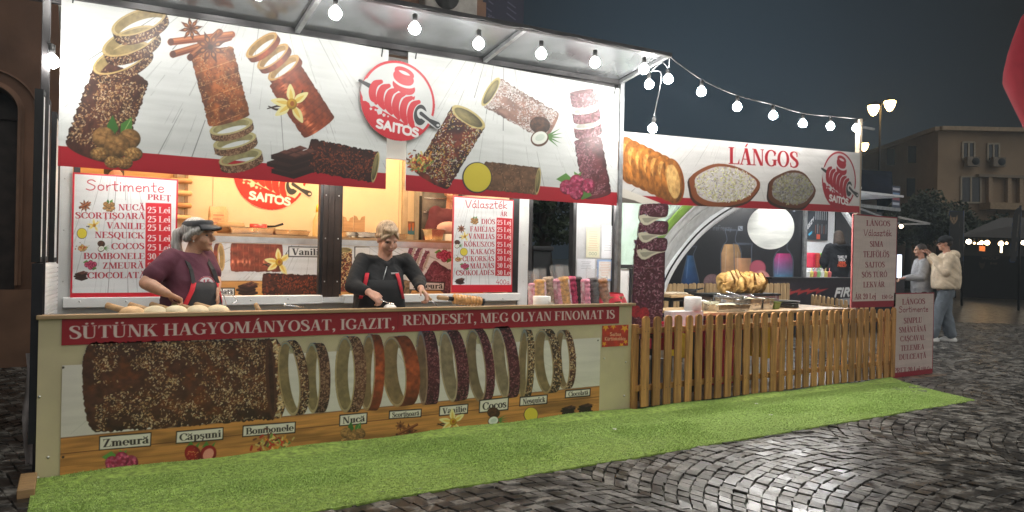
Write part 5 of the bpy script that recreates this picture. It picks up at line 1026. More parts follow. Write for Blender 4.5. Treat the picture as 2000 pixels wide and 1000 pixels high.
# ---------------------------------------------------------------- price boards
def boards():
    for fn, lab in ((art_menu_left, 'Romanian price list of eight cakes with red border, left of the visor woman'), (art_menu_right, 'Hungarian price list of eight cakes with red border and 400g note'), (art_board1, 'upper Hungarian lángos price board hung over the fence end'), (art_board2, 'lower Romanian lángos price board standing on the ground')):
        cv = fn(); t = thing('price_board', lab, 'price board', cv.O, 'red bordered price boards'); cv.mesh('printed_face', print_gloss if fn in (art_menu_left, art_menu_right) else printed('damp_print', .5, .1, k=.9), t)
        m = MB(); m.box(cv.O[0]+.002, cv.O[0]+cv.w-.002, cv.O[1]+.003, cv.O[1]+.02, cv.O[2]+.002, cv.O[2]+cv.h-.002); m.build('backing_panel', mat('board_back', (.45, .12, .12), .6), t)
    p = onZ(1835, 739); m = MB(); m.box(8.12, 9.16, YB1-.14, YB1+.26, -.008, .002); tag(m.build('base_plank', woodm('base_plank_wood', (.30, .20, .13), 0, .6)), 'flat weathered plank under the lower price board', 'plank')
boards()

# ---------------------------------------------------------------- lángos fascia
def langos_sign():
    cv = art_langos(); t = thing('shop_fascia', 'damp white fascia reading LÁNGOS with fried breads', 'fascia board', cv.O); cv.mesh('printed_face', printed('damp_vinyl', .30, .12, k=.68), t)
    m = MB(); a, b = cv.O, cv.O+cv.ax*cv.w; n = -cv.n; m.prism([a+n*.003, b+n*.003, b+n*.003+cv.az*cv.h, a+n*.003+cv.az*cv.h], n*.012); m.build('backing_sheet', white_paint, t)
    m = MB(); m.bar(a+n*.04+cv.az*.1, b+n*.04+cv.az*.1, .03, .03); m.bar(a+n*.04+cv.az*(cv.h-.02), b+n*.04+cv.az*(cv.h-.02), .03, .03); m.build('rear_bars', grey_metal, t)
    p = thing('sign_post', 'pale post at the fence corner carrying the LÁNGOS fascia and light string', 'post', (7.66, 4.93, 0)); m = MB(); m.box(7.635, 7.69, 4.915, 4.97, 0, 3.0, .004); m.build('shaft', woodm('post_wood', (.45, .36, .27), 2, .8), p); m = MB(); m.box(7.60, 7.95, 4.93, 4.955, 2.90, 2.925); m.build('cross_arm', grey_metal, p)
langos_sign()

def cutout():
    cv = art_cutout(); t = thing('cake_cutout', 'tall purple cut-out of a spiral chimney cake behind the fence corner', 'cut-out sign', cv.O); cv.mesh('printed_face', print_mat, t)
    m = MB(); b = Cv(cv.O+np.array([0, .012, 0]), cv.ax, cv.az, cv.w, cv.h, cv.res, s8(150, 140, 120)); b.keep = cv.keep; o = b.mesh('board_back', print_mat, t)
    x = onY(1262, 560, YCO)[0]; m.box(x-.02, x+.02, YCO+.016, YCO+.04, .0, 1.25); m.build('prop', beech, t)
cutout()

# ---------------------------------------------------------------- partition with notices, shutters at the left end, bin in the gap
def partition():
    t = thing('partition_panel', 'white partition panel with dark frame, papers pinned on it, beside the trailer gap', 'partition', (4.5, YT, 0)); x0, x1 = 4.235, 4.80; m = MB()
    m.box(x0+.045, x1-.06, YT+.02, YT+.05, .1, 2.15); m.build('panel', mat('grey_white_panel', (.56, .57, .58), .4, var=.06), t); m = MB(); m.box(x0, x0+.04, YT, YT+.07, 0, 2.2); m.box(x1-.055, x1, YT, YT+.07, 0, 2.2); m.box(x0+.041, x1-.056, YT, YT+.07, 2.155, 2.2); m.build('frame', dark_frame, t)
    q = thing('grey_screen', 'low grey panel in a black frame beside the purple cut-out', 'panel', (4.95, YT, 0)); m = MB(); m.box(4.85, 5.06, YT+.1, YT+.12, .1, 1.23); m.build('panel', white_paint, q); m = MB(); m.box(4.81, 4.845, YT+.08, YT+.14, 0, 1.8); m.box(4.846, 5.12, YT+.08, YT+.14, 1.235, 1.275); m.box(5.062, 5.10, YT+.08, YT+.14, 0, 1.234); m.build('frame', dark_frame, q)
    spec = (('yellowish notice with drawings, upper left of the partition papers', 1144, 445, 1172, 503, s8(216, 214, 186)), ('plain white notice, upper right of the partition papers', 1174, 441, 1199, 505, s8(228, 230, 234)), ('white letter pinned low on the partition beside the trailer gap', 1126, 506, 1162, 548, s8(222, 226, 232)), ('certificate with a blue border pinned low on the partition', 1165, 507, 1197, 549, s8(150, 176, 214)))
    for i, (lab, u0, v0, u1, v1, c) in enumerate(spec):
        a, b = onY(u0, v1, YT+.016), onY(u1, v0, YT+.016); cv = Cv([a[0], YT+.014, a[2]], [1, 0, 0], [0, 0, 1], b[0]-a[0], b[2]-a[2], 420, c); w, h = cv.W, cv.H; rr = np.random.RandomState(i)
        if i == 3: cv.polypx([(w*.12, h*.1), (w*.88, h*.1), (w*.88, h*.9), (w*.12, h*.9)], s8(226, 222, 218))
        for k in range(9 if i != 2 else 5):
            y = h*(.85-.075*k); l = rr.uniform(.2, .36)*w; cv.strokepx([(w/2-l, y), (w/2+l, y)], 1.4, s8(206, 140, 110) if (i == 3 or (i == 0 and k > 2)) else s8(130, 134, 142), .8)
        if i == 0:
            for k in range(3): f = [(w*(.3+.2*k)+w*.08*math.cos(a_), h*.13+w*.08*math.sin(a_)) for a_ in np.linspace(0, 6.3, 10)]; cv.strokepx(f, 1.2, s8(90, 110, 90))
        tag(cv.mesh('notice_sheet', print_mat), lab, 'notice', 'papers pinned on the partition')
    d = thing('rubbish_bin', 'dark wheeled rubbish bin in the gap behind the trailer', 'bin', (6.6, 9.2, 0)); m = MB(); a, b = onY(1040, 585, 8.6), onY(1076, 480, 8.6); m.prism([(a[0]+.05, 8.6, .06), (b[0]-.05, 8.6, .06), (b[0], 8.6, b[2]-.08), (a[0], 8.6, b[2]-.08)], (0, .5, 0)); m.build('tub', mat('bin_plastic', (.03, .032, .035), .5), d); m = MB(); m.box(a[0]-.03, b[0]+.03, 8.56, 9.14, b[2]-.078, b[2]-.01, .02); m.build('lid', mat('bin_lid', (.035, .036, .04), .5), d); m = MB(); m.lathe((a[0]+.1, 8.59, .08), [(.08, 0), (.08, .05)], 14, (0, 1, 0)); m.lathe((b[0]-.1, 8.59, .08), [(.08, 0), (.08, .05)], 14, (0, 1, 0)); m.build('wheel', black_plastic, d)
    for xa, ya, xb, yb, v0, v1, wd, lab in ((-.157, 4.95, -.128, 5.36, 172, 512, .043, 'upright black framed white shutter panel at the left trailer end'), (-.098, 5.42, -.085, 5.70, 214, 512, .03, 'narrow second shutter panel with black frame close to the trailer corner')):
        z0, z1 = onY(66, v1, ya)[2], onY(66, v0, ya)[2]; s = thing('shutter_panel', lab, 'shutter', (xa, ya, z0), 'folded shutter panels'); m = MB()
        def pl(t0, t1, za, zb, w0, w1): d = np.array([xb-xa, yb-ya, 0]); q = np.array([xa, ya, 0]); m.prism([q+d*t0+[-w0, 0, za], q+d*t1+[-w0, 0, za], q+d*t1+[-w0, 0, zb], q+d*t0+[-w0, 0, zb]], (w0-w1, 0, 0))
        pl(.06, .90, z0+.03, z1-.03, .003, wd-.004); m.build('panel', white_paint, s); m = MB(); pl(0, .058, z0, z1, 0, wd); pl(.902, 1, z0, z1, 0, wd); pl(.0581, .9019, z1-.029, z1, 0, wd); pl(.0581, .9019, z0, z0+.029, 0, wd); m.build('frame', black_plastic, s)
    x = onY(60, 700, 4.9)[0]; z0, z1 = onY(66, 866, 4.9)[2], onY(66, 515, 4.9)[2]; s = thing('side_board', 'long black board hanging beside the left counter end', 'board', (x, 4.9, z0)); m = MB(); m.box(x, x+.045, 4.9, 5.4, z0, z1, .004); m.build('slab', black_plastic, s); m = MB(); m.box(x-.004, x+.05, 4.885, 4.899, z0, z1); m.build('edge_strip', mat('edge_black', (.012, .012, .016), .5, spec=.3), s)
    s = thing('ribbed_panel', 'white ribbed vent panel beside the trailer corner above the counter', 'panel', (-.13, 5.6, 1.0)); m = MB()
    A_, B_ = np.array([-.165, 5.0, 0]), np.array([-.088, 5.62, 0]); z0, z1 = .88, 1.235; nn_ = np.array([.99, -.12, 0])
    for k in range(13):
        z = z0+(z1-z0)*k/13; m.prism([A_+[0, 0, z], B_+[0, 0, z], B_+[0, 0, z+.020], A_+[0, 0, z+.020]], nn_*.012+np.array([0, 0, -.008]))
    m.prism([A_+[0, 0, z0], B_+[0, 0, z0], B_+[0, 0, z1], A_+[0, 0, z1]], -nn_*.01); m.build('slats', white_paint, s)
    # pale tarpaulin sagging to the ground at the far left
    P = []
    for j in range(10):
        v = 690+j*26; P.append([onY(u, v, 5.25+.05*math.sin(j*.8+k)) for k, u in enumerate(np.linspace(50-j*.5+4*math.sin(j*.9), 76, 5))])
    m = MB(); m.grid(P); o = m.build('tarpaulin', mat('pale_tarp', (.40, .36, .36), .7, var=.2)); so = o.modifiers.new('thick', 'SOLIDIFY'); so.thickness = .006; tag(o, 'pale tarpaulin hanging to the ground left of the counter', 'tarpaulin')
    p = onZ(56, 965); m = MB(); m.box(p[0]-.05, p[0]+.03, p[1]-.08, p[1]+.25, .0, .05, .004); tag(m.build('timber_offcut', beech), 'short timber offcut on the setts beside the green carpet corner', 'timber')
partition()

# ---------------------------------------------------------------- picket fences
NAIL = mat('rusty_nail', (.10, .06, .04), .6, .5)
def picket_fence(label, P0, P1, n, top, w, mt, group):
    P0, P1 = np.array(P0, float), np.array(P1, float); d = (P1-P0); L = np.linalg.norm(d); d = d/L; nrm = np.array([d[1], -d[0], 0]); t = thing('picket_fence', label, 'fence', P0, group)
    for z, nm in ((.19, 'lower_rail'), (.70, 'upper_rail')):
        m = MB(); m.bar(P0+[0, 0, z]-nrm*.03, P1+[0, 0, z]-nrm*.03, .03, .05); m.build(nm, mt, t)
    rs = np.random.RandomState(n)
    for i in range(n):
        c = P0+d*L*(i+.5)/n; h = top+rs.uniform(-.006, .006); a = w/2; tilt = rs.uniform(-.016, .016); pts = [(-a, .03), (a, .03), (a, h-a*.8)]+[(a*math.cos(q), h-a*.8+a*.8*math.sin(q)) for q in np.linspace(.25, math.pi-.25, 8)]+[(-a, h-a*.8)]
        m = MB(); m.prism([c+d*(x+tilt*z)+np.array([0, 0, z]) for x, z in pts], -nrm*.018 if 0 else nrm*.018)
        for z in (.19, .70):
            for x in (-.015, .02):
                q = c+d*(x+tilt*z+rs.uniform(-.006, .006))+np.array([0, 0, z+rs.uniform(-.008, .008)])+nrm*.018; m.cur = 1; m.lathe(q, [(.0042, 0), (.003, .002), (0, .0025)], 6, nrm)
        m.build('picket', [mt, NAIL], t)
    for s in (0, .5, 1):
        c = P0+d*L*s-nrm*.07; m = MB(); m.box(c[0]-.03, c[0]+.03, c[1]-.03, c[1]+.03, 0, top-.08); m.build('post', mt, t)
fence_w = woodm('stained_pine', (.60, .30, .10), 2, .55, .8); fence_l = woodm('raw_pine', (.62, .42, .21), 2, .75, .6)
picket_fence('front picket fence of round topped orange brown boards along the green carpet', (4.285, 4.80, 0), (8.24, 4.80, 0), 30, .832, .082, fence_w, 'picket fences round the fried bread stall')
a = onY(1296, 548, 8.0); b = onY(1448, 553, 8.0)
picket_fence('rear picket fence in pale wood behind the bread tables', (a[0], 8.0, 0), (b[0]+1.2, 8.0, 0), 34, .98, .075, fence_l, 'picket fences round the fried bread stall')
picket_fence('side picket fence in pale wood running towards the corner post', (10.0, 7.2, 0), (8.5, 5.2, 0), 14, .84, .085, fence_l, 'picket fences round the fried bread stall')

# ---------------------------------------------------------------- festoon lights
def lights():
    glass = emit('lit_bulb', (1., .97, .92), BULB); sock = mat('bulb_socket', (.02, .02, .02), .5)
    def bulb(t, p, tilt=(0, 0)):
        p = np.array(p, float); ax = np.array([tilt[0], tilt[1], 1.]); ax = ax/np.linalg.norm(ax); m = MB(); m.lathe(p+ax*.03, [(.016, 0), (.018, .02), (.018, .055), (.008, .06)], 10, ax); s_ = m.build('socket', sock, t)
        m = MB(); m.lathe(p-ax*.045, [(0, -.008), (.020, -.004), (.034, .008), (.041, .026), (.038, .044), (.026, .062), (.015, .074)], 14, ax); m.build('bulb', glass, t)
    t = thing('festoon_light_string', 'light string with white bulbs along the outer edge of the canopy', 'light string', (2, YO, 3.05)); 
    for u, v in ((655, 22), (810, 52), (935, 82), (1057, 102), (1162, 119), (1258, 132)):
        p = onY(u, v, YO-.01); bulb(t, p)
    for x in (.95, .45, -.1): bulb(t, (x, YO-.01, zc(x, YO)-.09))
    P = [(x, YO-.028, zc(x, YO)-.005-.012*abs(math.sin(x*7.5))) for x in np.linspace(-.6, 4.38, 60)]; m = MB(); m.tube(P, .004, 6); m.build('cable', sock, t)
    c0 = np.array([4.39, YO, zc(4.39, YO)-.01]); t2 = thing('festoon_light_string', 'light string with white bulbs from the canopy corner to the corner post', 'light string', c0)
    c1 = onY(1690, 236, 4.93); n = np.cross(c1-c0, [0, 0, 1]); Q = [c0]
    for u, v in ((1370, 176), (1440, 206), (1510, 223), (1568, 239), (1622, 244), (1672, 248)):
        d = ray(u, v); p = CAM+d*((c0-CAM)@n/(d@n)); bulb(t2, p); Q.append(p+np.array([0, 0, .095]))
    Q.append(c1); m = MB(); m.tube(crs(Q, 5), .005, 6); m.build('cable', sock, t2)
    t3 = thing('festoon_light_string', 'short end of the light string drooping from the canopy corner', 'light string', c0); a = onX(1305, 152, 4.41); b = onX(1268, 162, 4.41); c = onY(1275, 248, 4.86); 
    for p, tl in ((a, (.2, .3)), (b, (0, .1)), (c, (.2, 0))): bulb(t3, p, tl)
    m = MB(); m.tube(crs([c0, a+[0, 0, .09], c0+[0, .1, -.03], b+[0, 0, .09], c0+[0, .22, -.08], (c+c0)/2+[0, 0, .15], c+[.01, 0, .09]], 5), .004, 6); m.build('cable', grey_metal, t3)
    p = onY(101, 116, 5.04); t4 = thing('lone_bulb_lamp', 'single lit bulb fixed to the dark pole at the left end', 'lamp', p); bulb(t4, p); m = MB(); m.tube([p+[0, 0, .09], p+[-.03, .03, .10]], .006, 6); m.build('bracket', sock, t4)
    # small spot lamps under the right end of the fascia, over the notices
    for i, (u, v, lab) in enumerate(((1182, 397, 'small lit spot lamp under the right fascia end, nearer the raspberry cake'), (1165, 396, 'small lit spot lamp under the right fascia, nearer the trailer gap'))):
        p = onY(u, v, 5.5); s = thing('spot_lamp', lab, 'lamp', p, 'spot lamps under the fascia'); m = MB(); m.lathe(p, [(0, 0), (.03, 0), (.032, .02)], 14); m.build('lens', emit('spot_lens', (1, .97, .93), 60.), s); m = MB(); m.lathe(p+[0, 0, .021], [(.034, 0), (.034, .03), (.01, .035)], 14); m.build('housing', grey_metal, s); m = MB(); m.tube([p+[0, 0, .05], p+[0, -.1, .3], (p[0], YF+.02, p[2]+.4)], .006, 6); m.build('arm', grey_metal, s)
lights()
# ---------------------------------------------------------------- things on the front counter (work surface z .872)
ZW = .872
dough_m = mat('raw_dough', (.62, .52, .34), .6, var=.1, scale=20, sss=.1); dough_b = mat('browned_dough', (.56, .36, .18), .6, var=.15, scale=20); skin_c = None
def rolling(u, v, lab, m, i):
    p = onY(u, v, 5.06); t = thing('dough_on_roller', lab, 'dough', (p[0], p[1], ZW), 'dough pieces lying on wooden rollers'); c = np.array([p[0], p[1]-.01, ZW+.052])
    b = MB(); b.blob(c+[0, 0, -.002], (.078, .07, .055), 18, 12); b.build('dough_ball', m, t); b = MB(); d = np.array([-.62, .55, .18]); d = d/np.linalg.norm(d); b.tube([c+[-.015, .02, .015], c+[-.015, .02, .015]+d*.16, c+[-.015, .02, .015]+d*.165], [.02, .021, .015], 12); b.build('roller', beech, t)
for i, (u, v, lab, m) in enumerate(((258, 605, 'browned dough ball on a roller, nearest the left counter end', dough_b), (302, 604, 'pale dough ball on a roller beside the browned one', dough_m), (343, 603, 'pale dough ball right under the visor woman\'s fist', dough_m), (386, 603, 'pale dough ball in front of the black apron', dough_m), (425, 603, 'pale dough ball on the last roller before the wire hook', dough_m))): rolling(u, v, lab, m, i)
p = onY(448, 592, 5.1); m = MB(); m.tube(crs([(p[0], 5.1, ZW), p+[-.03, 0, .03], p+[-.05, 0, .075], p+[-.02, 0, .08], p+[.05, 0, .02], p+[.02, 0, 0]], 5), .0035, 6); tag(m.build('wire_hook', steel), 'bent wire hook on the counter right of the dough balls', 'hook')
def pin(u, v, d, L, lab):
    p = onY(u, v, 5.12); t = thing('spit_handle', lab, 'spit', (p[0], p[1], ZW)); a = np.array([p[0], 5.12, ZW+.03]); d = np.array(d, float); d = d/np.linalg.norm(d); m = MB(); m.tube([a, a+d*L*.15, a+d*L*.85, a+d*L], [.012, .017, .015, .012], 12); m.build('grip', beech, t); m = MB(); m.tube([a-d*.12, a+d*.01], .006, 8); m.build('rod', steel, t)
pin(509, 598, (-.3, .5, .8), .085, 'wooden spit handle standing up between the two women')
p = onY(560, 596, 5.1); m = MB(); m.tube([p, p+[.13, .04, -.02]], .004, 6); m.tube([p+[-.02, 0, .005], p], [.008, .006], 8); tag(m.build('thin_skewer', steel), 'thin steel skewer lying on the counter left of the cream bowl', 'skewer')
def spit_cake():
    p = onY(905, 589, 5.08); t = thing('cake_on_spit', 'golden chimney cake wound on a wooden spit lying on the counter', 'cake', (p[0], 5.08, ZW)); d = np.array([.97, -.10, -.10]); d = d/np.linalg.norm(d); a = onY(886, 584, 5.1)
    m = MB(); prof = []; L = .235; n = 44
    for i in range(n+1):
        q = i/n; prof.append((.040+.004*math.sin(q*2*math.pi*9)*(1 if 0 < i < n else 0), L*q))
    m.lathe(a, [(0, 0)]+prof+[(0, L)], 20, d); m.build('baked_roll', mat('golden_crust', (.52, .27, .09), .35, var=.3, scale=24, bump=.4, bscale=60), t)
    m = MB(); m.tube([a-d*.005, a-d*.045], .018, 12); m.build('collar', black_plastic, t); m = MB(); m.tube([a-d*.045, a-d*.06, a-d*.13, a-d*.14], [.014, .019, .019, .012], 12); m.build('handle', beech, t); m = MB(); m.tube([a+d*(L+.002), a+d*(L+.03)], .03, 12); m.build('spit_end', black_plastic, t)
    c = onY(880, 596, 5.0); m = MB(); m.lathe((c[0], 5.03, ZW), [(.0, .004), (.12, .004), (.125, .02), (.15, .045), (.155, .045), (.13, .0), (0, 0)], 28); tag(m.build('shallow_tray', steel), 'shallow round steel tray under the cake spit', 'tray')
spit_cake()
# cream bowl and spoon of the second woman
p = onY(762, 596, 5.05); t = thing('cream_bowl', 'small steel bowl of white cream at the fleece woman\'s hand', 'bowl', (p[0], 5.05, ZW)); m = MB(); m.lathe((p[0], 5.05, ZW), [(.03, 0), (.05, .02), (.062, .05), (.058, .05), (.046, .022), (0, .01)], 24); m.build('bowl', steel, t); m = MB(); m.blob((p[0], 5.05, ZW+.055), (.05, .05, .035), 16, 10); m.build('cream', mat('white_cream', (.8, .78, .74), .5), t)
# bags of cakes, basket, paper roll
bag_plastic = mat('clear_bag', (.95, .95, .95), .06, alpha=.13, spec=1., var=.02, bump=.8, bscale=25)
CM = {'gold': mat('gold_cake', (.62, .30, .06), .4, var=.3, scale=30, bump=.5, bscale=50), 'pink': mat('pink_cake', (.66, .26, .34), .5, var=.3, scale=30, bump=.5, bscale=50), 'rasp': mat('raspberry_cake', (.46, .05, .12), .5, var=.4, scale=40, bump=.6, bscale=50), 'choc': mat('chocolate_cake', (.05, .035, .03), .5, var=.4, scale=40, bump=.6, bscale=50), 'nut': mat('nutty_cake', (.42, .31, .22), .6, var=.35, scale=50, bump=.6, bscale=60), 'cara': mat('caramel_cake', (.36, .15, .06), .3, var=.35, scale=30, bump=.5, bscale=50)}
def unit_(v): v = np.array(v, float); return v/np.linalg.norm(v)
BAGP = (mat('pink_bag_print', (.62, .16, .22), .25, scale=22, c2=(.80, .66, .66), bump=.6, bscale=30), mat('white_bag_print', (.36, .14, .08), .25, scale=22, c2=(.74, .66, .6), bump=.6, bscale=30))
def bag(u, vtop, vbag, kind, tilt, lab, y=5.12, r=.052, seed=0):
    b = onY(u, 597, y); top = onY(u+tilt, vtop, y); base = np.array([b[0], y, ZW]); d = top-base; L = np.linalg.norm(d); d = d/L; t = thing('bagged_cake', lab, 'cake', base, 'chimney cakes in clear bags'); m = MB(); n = 30; prof = [(0, .006)]+[(r*(.84+.2*abs(math.sin(q*math.pi*7))**.6), .006+q*(L-.006)) for q in np.linspace(0, 1, n)]+[(r*.6, L-.004), (r*.5, L-.05)]
    m.lathe(base, prof, 18, d); m.build('chimney_cake', CM[kind], t)
    if kind in ('pink', 'gold', 'rasp', 'cara'):
        side = np.array([.8, -.6, 0]); sd = {'pink': 0., 'gold': 2.6, 'rasp': 2.9, 'cara': 2.8}[kind]; m = MB(); xx = unit_(np.cross(d, [0, 1, 0])); yy = np.cross(d, xx); P = []
        for i in range(15):
            q = .02+.9*i/14; P.append([base+d*(L*q)+(xx*math.cos(a)+yy*math.sin(a))*(r*1.07+.0025*math.sin(i*2.2)+.002*math.sin(a*9)) for a in np.linspace(sd-.75, sd+.85, 11)])
        m.grid(P); m.build('bag_print', BAGP[0] if kind != 'cara' else BAGP[1], t)
    if vbag:
        rs = np.random.RandomState(seed); m = MB(); T = onY(u+tilt*1.3, vbag, y)-base; LT = np.linalg.norm(T); P = []
        for i in range(12):
            q = i/11; row = []
            for k in range(21):
                a = 2*math.pi*k/20; f = 1 if q < .6 else 1-(q-.6)*1.1; w = 1+.10*math.sin(a*5+q*9+seed)*(q > .3)
                row.append(base+d*(q*LT+.002)+np.array([math.cos(a)*(r+.006)*w*(1+.25*max(0, q-.6)), math.sin(a)*(r+.006)*f*w, .012*math.sin(a*3+seed)*(q > .9)]))
            P.append(row)
        m.grid(P); m.build('bag', bag_plastic, t)
for i, a in enumerate(((1043, 553, 528, 'pink', -1, 'pink cake half hidden behind the paper roll, at the gap edge', 5.2, .045), (1056, 546, 525, 'gold', -2, 'golden cake in a tall clear bag behind the paper roll', 5.15, .05), (1076, 541, 0, 'nut', -6, 'pale nutty cake leaning left behind the paper roll', 5.2, .05), (1094, 545, 520, 'pink', -6, 'pink cake at the left of the tall open bag pair', 5.16, .05), (1108, 541, 518, 'gold', -8, 'golden cake under the tallest open bag', 5.12, .048), (1122, 541, 0, 'rasp', -8, 'raspberry red cake right of the tallest bag', 5.16, .05), (1132, 541, 0, 'choc', -4, 'slim dark chocolate cake between raspberry and pink', 5.14, .04), (1144, 545, 0, 'pink', -2, 'pink cake right of the slim dark chocolate one', 5.10, .046), (1160, 543, 524, 'choc', -3, 'dark chocolate cake in a crumpled bag before the certificate', 5.13, .052), (1183, 545, 541, 'cara', -8, 'caramel cake at the right end of the row beside the basket', 5.10, .05))):
    bag(a[0], a[1], a[2], a[3], a[4], a[5], a[6], a[7], i)
def paper_roll(p, r, h, lab, y=None, ax=(0, 0, 1)):
    t = thing('paper_roll', lab, 'paper roll', p); m = MB(); m.lathe(p, [(.02, .001), (r-.004, 0), (r, .005), (r, h-.005), (r-.004, h), (.02, h-.001), (.02, .001)], 30, ax); m.build('paper', mat('tissue_paper', (.78, .77, .74), .8, var=.05, bump=.5, bscale=40, stretch=(1, 1, 6)), t); return t
p = onY(1064, 596, 4.99); t = paper_roll((p[0]-.01, 5.02, ZW), .075, .135, 'fat white paper roll on the counter in front of the bagged cakes'); m = MB(); q = np.array([p[0]+.03, 4.945, ZW]); m.grid([[q+[-.05+.02*j, -.0+.004*math.sin(j*2), .002], q+[-.05+.02*j+.01, -.012, .05], q+[-.04+.022*j, -.016, .10-.008*j]] for j in range(5)]); m.build('loose_sheet', mat('tissue_sheet', (.8, .79, .76), .8), t)
p = onY(1195, 586, 5.2); t = thing('bread_basket', 'wicker basket lined with red cloth at the right counter end', 'basket', (p[0], 5.2, ZW)); m = MB()
m.lathe((p[0]-.08, 5.22, ZW), [(.10, 0), (.15, .05), (.19, .12), (.18, .12), (.14, .05), (0, .01)], 28); m.build('wicker', mat('wicker', (.30, .17, .07), .6, var=.4, scale=60, bump=.9, bscale=80, stretch=(1, 1, 4)), t); m = MB(); rs = np.random.RandomState(2)
P = [[(p[0]-.08+(.165+.04*q+.012*math.sin(a*7))*math.cos(a), 5.22+(.165+.04*q+.012*math.sin(a*7))*math.sin(a), ZW+.125-.07*q*q*(1+.4*math.sin(a*5))+.02*(q < .3)) for q in (0, .35, .7, 1.)] for a in np.linspace(0, 6.2832, 41)]; m.grid(P); m.build('cloth', mat('red_cloth', (.55, .03, .05), .8, var=.2, scale=14), t)

# ---------------------------------------------------------------- kitchen things on the inner counter (top z 1.474)
ZI = 1.475
def pan(u0, u1, y, h, lab, nm='steel_tray', z=ZI, dep=.30, mt=None):
    a, b = onY(u0, 460, y), onY(u1, 460, y); x0, x1 = a[0], b[0]; m = MB(); e = .018; Q = []
    for (o, zz) in ((e, 0), (0, h), (-.014, h+.002), (-.002, h-.004), (e+.004, .008)): Q.append([(x0+o, y+o, z+zz), (x1-o, y+o, z+zz), (x1-o, y+dep-o, z+zz), (x0+o, y+dep-o, z+zz)])
    for i in range(4):
        for k in range(4): m.add([Q[i][k], Q[i][(k+1) % 4], Q[i+1][(k+1) % 4], Q[i+1][k]], [(0, 1, 2, 3)])
    m.add(Q[0], [(0, 1, 2, 3)]); m.add(Q[4], [(0, 1, 2, 3)]); return tag(m.build(nm, mt or steel), lab, 'tray', 'steel trays')
pan(450, 536, 6.36, .058, 'long steel tray nearest the visor woman on the kitchen counter'); pan(537, 606, 6.42, .05, 'steel tray under the emblem beside the brown pillar')
pan(672, 722, 6.4, .055, 'steel tray right of the brown pillar, behind the cloth'); pan(700, 797, 6.32, .05, 'long steel tray behind the fleece woman\'s head')
p = onY(517, 443, 6.9); t = thing('red_saucepan', 'small red enamel saucepan under the round emblem', 'saucepan', p*[1, 1, 0]+[0, 0, ZI]); m = MB(); zz = p[2]-.04; m.lathe((p[0]-.08, 6.8, ZI), [(.07, 0), (.075, .02), (.075, p[2]-ZI+.02), (.068, p[2]-ZI+.02), (.066, .02), (0, .015)], 24); m.build('pot', mat('red_enamel', (.50, .03, .04), .25), t); m = MB(); m.tube([(p[0], 6.8, p[2]), (p[0]+.07, 6.8, p[2]+.005), (p[0]+.14, 6.78, p[2]+.03)], [.01, .009, .011], 8); m.build('handle', black_plastic, t)
p = onY(425, 445, 6.95); t = thing('flour_bag', 'brown paper flour bag at the back left of the kitchen', 'bag', (p[0], 6.95, ZI)); m = MB(); rs = np.random.RandomState(4); P = []
for j in range(7):
    q = j/6; w = .095-.02*q; d = .06*(1-.75*q**3); P.append([(p[0]+w*math.copysign(abs(math.cos(a))**.5, math.cos(a))+rs.normal(0, .004), 6.95+d*math.copysign(abs(math.sin(a))**.5, math.sin(a)), ZI+.25*q+rs.normal(0, .005)) for a in np.linspace(0, 6.2832, 17)])
m.grid(P, False); m.build('paper', mat('kraft_paper', (.52, .36, .20), .8, bump=.4, bscale=30), t); m = MB()
for k in range(3): m.box(p[0]-.05, p[0]+.04-.02*k, 6.885, 6.887, ZI+.17-.035*k, ZI+.18-.035*k)
m.build('print', mat('bag_print', (.45, .2, .12), .7), t)
p = onY(452, 450, 6.6); m = MB(); m.tube([(p[0]-.12, 6.62, ZI+.052), (p[0]-.11, 6.62, ZI+.052), (p[0]+.1, 6.58, ZI+.052), (p[0]+.105, 6.58, ZI+.052)], [.03, .052, .052, .03], 16); tag(m.build('wood_roller', beech), 'pale wooden roller lying behind the visor', 'roller')
p = onY(632, 440, 6.85); t = thing('oil_bottle', 'bottle with yellow cap and dark base half hidden by the brown pillar', 'bottle', (p[0], 6.85, ZI)); m = MB(); m.lathe((p[0]-.06, 6.85, ZI), [(.04, 0), (.045, .01), (.045, .16), (.02, .22), (.015, .25)], 16); m.build('body', mat('bottle_plastic', (.6, .5, .25), .2, alpha=.8), t); m = MB(); m.lathe((p[0]-.06, 6.85, ZI+.25), [(.018, 0), (.018, .04), (.01, .07)], 12); m.build('cap', mat('yellow_cap', (.7, .5, .05), .4), t)
p = onY(683, 438, 6.9); t = thing('cutting_boards', 'row of small wooden boards standing right of the brown pillar', 'boards', (p[0], 6.9, ZI)); m = MB()
for k, (x, w, h) in enumerate(((-.13, .11, .235), (-.01, .10, .22), (.11, .11, .235))):
    m.prism([(p[0]+x+w*.5*s_, 6.9+.012*k, ZI+z_) for s_, z_ in ((-1, 0), (1, 0), (1, h), (.5, h-.01), (.2, h-.045), (-.2, h-.045), (-.5, h-.01), (-1, h))], (0, .02, 0))
m.build('board', beech, t)
a, b = onY(796, 458, 7.05), onY(810, 433, 7.05); cv = Cv([a[0], 7.05, max(a[2], ZI)], [1, 0, 0], [0, 0, 1], b[0]-a[0], b[2]-a[2], 300, s8(120, 84, 60)); cv.a[:int(cv.H*.55)] = s8(56, 110, 130); cv.polypx([(cv.W*.1, cv.H*.3), (cv.W*.4, cv.H*.3), (cv.W*.4, cv.H*.8), (cv.W*.1, cv.H*.8)], s8(180, 90, 50)); cv.polypx([(cv.W*.6, cv.H*.3), (cv.W*.85, cv.H*.3), (cv.W*.85, cv.H*.85), (cv.W*.6, cv.H*.85)], s8(190, 110, 60)); tag(cv.mesh('picture_card', print_mat), 'small picture card with orange and blue standing on the kitchen counter', 'card')
p = onY(858, 462, 6.4); pan(843, 868, 6.35, .11, 'deep steel container beside the scale at the kitchen right', dep=.2)
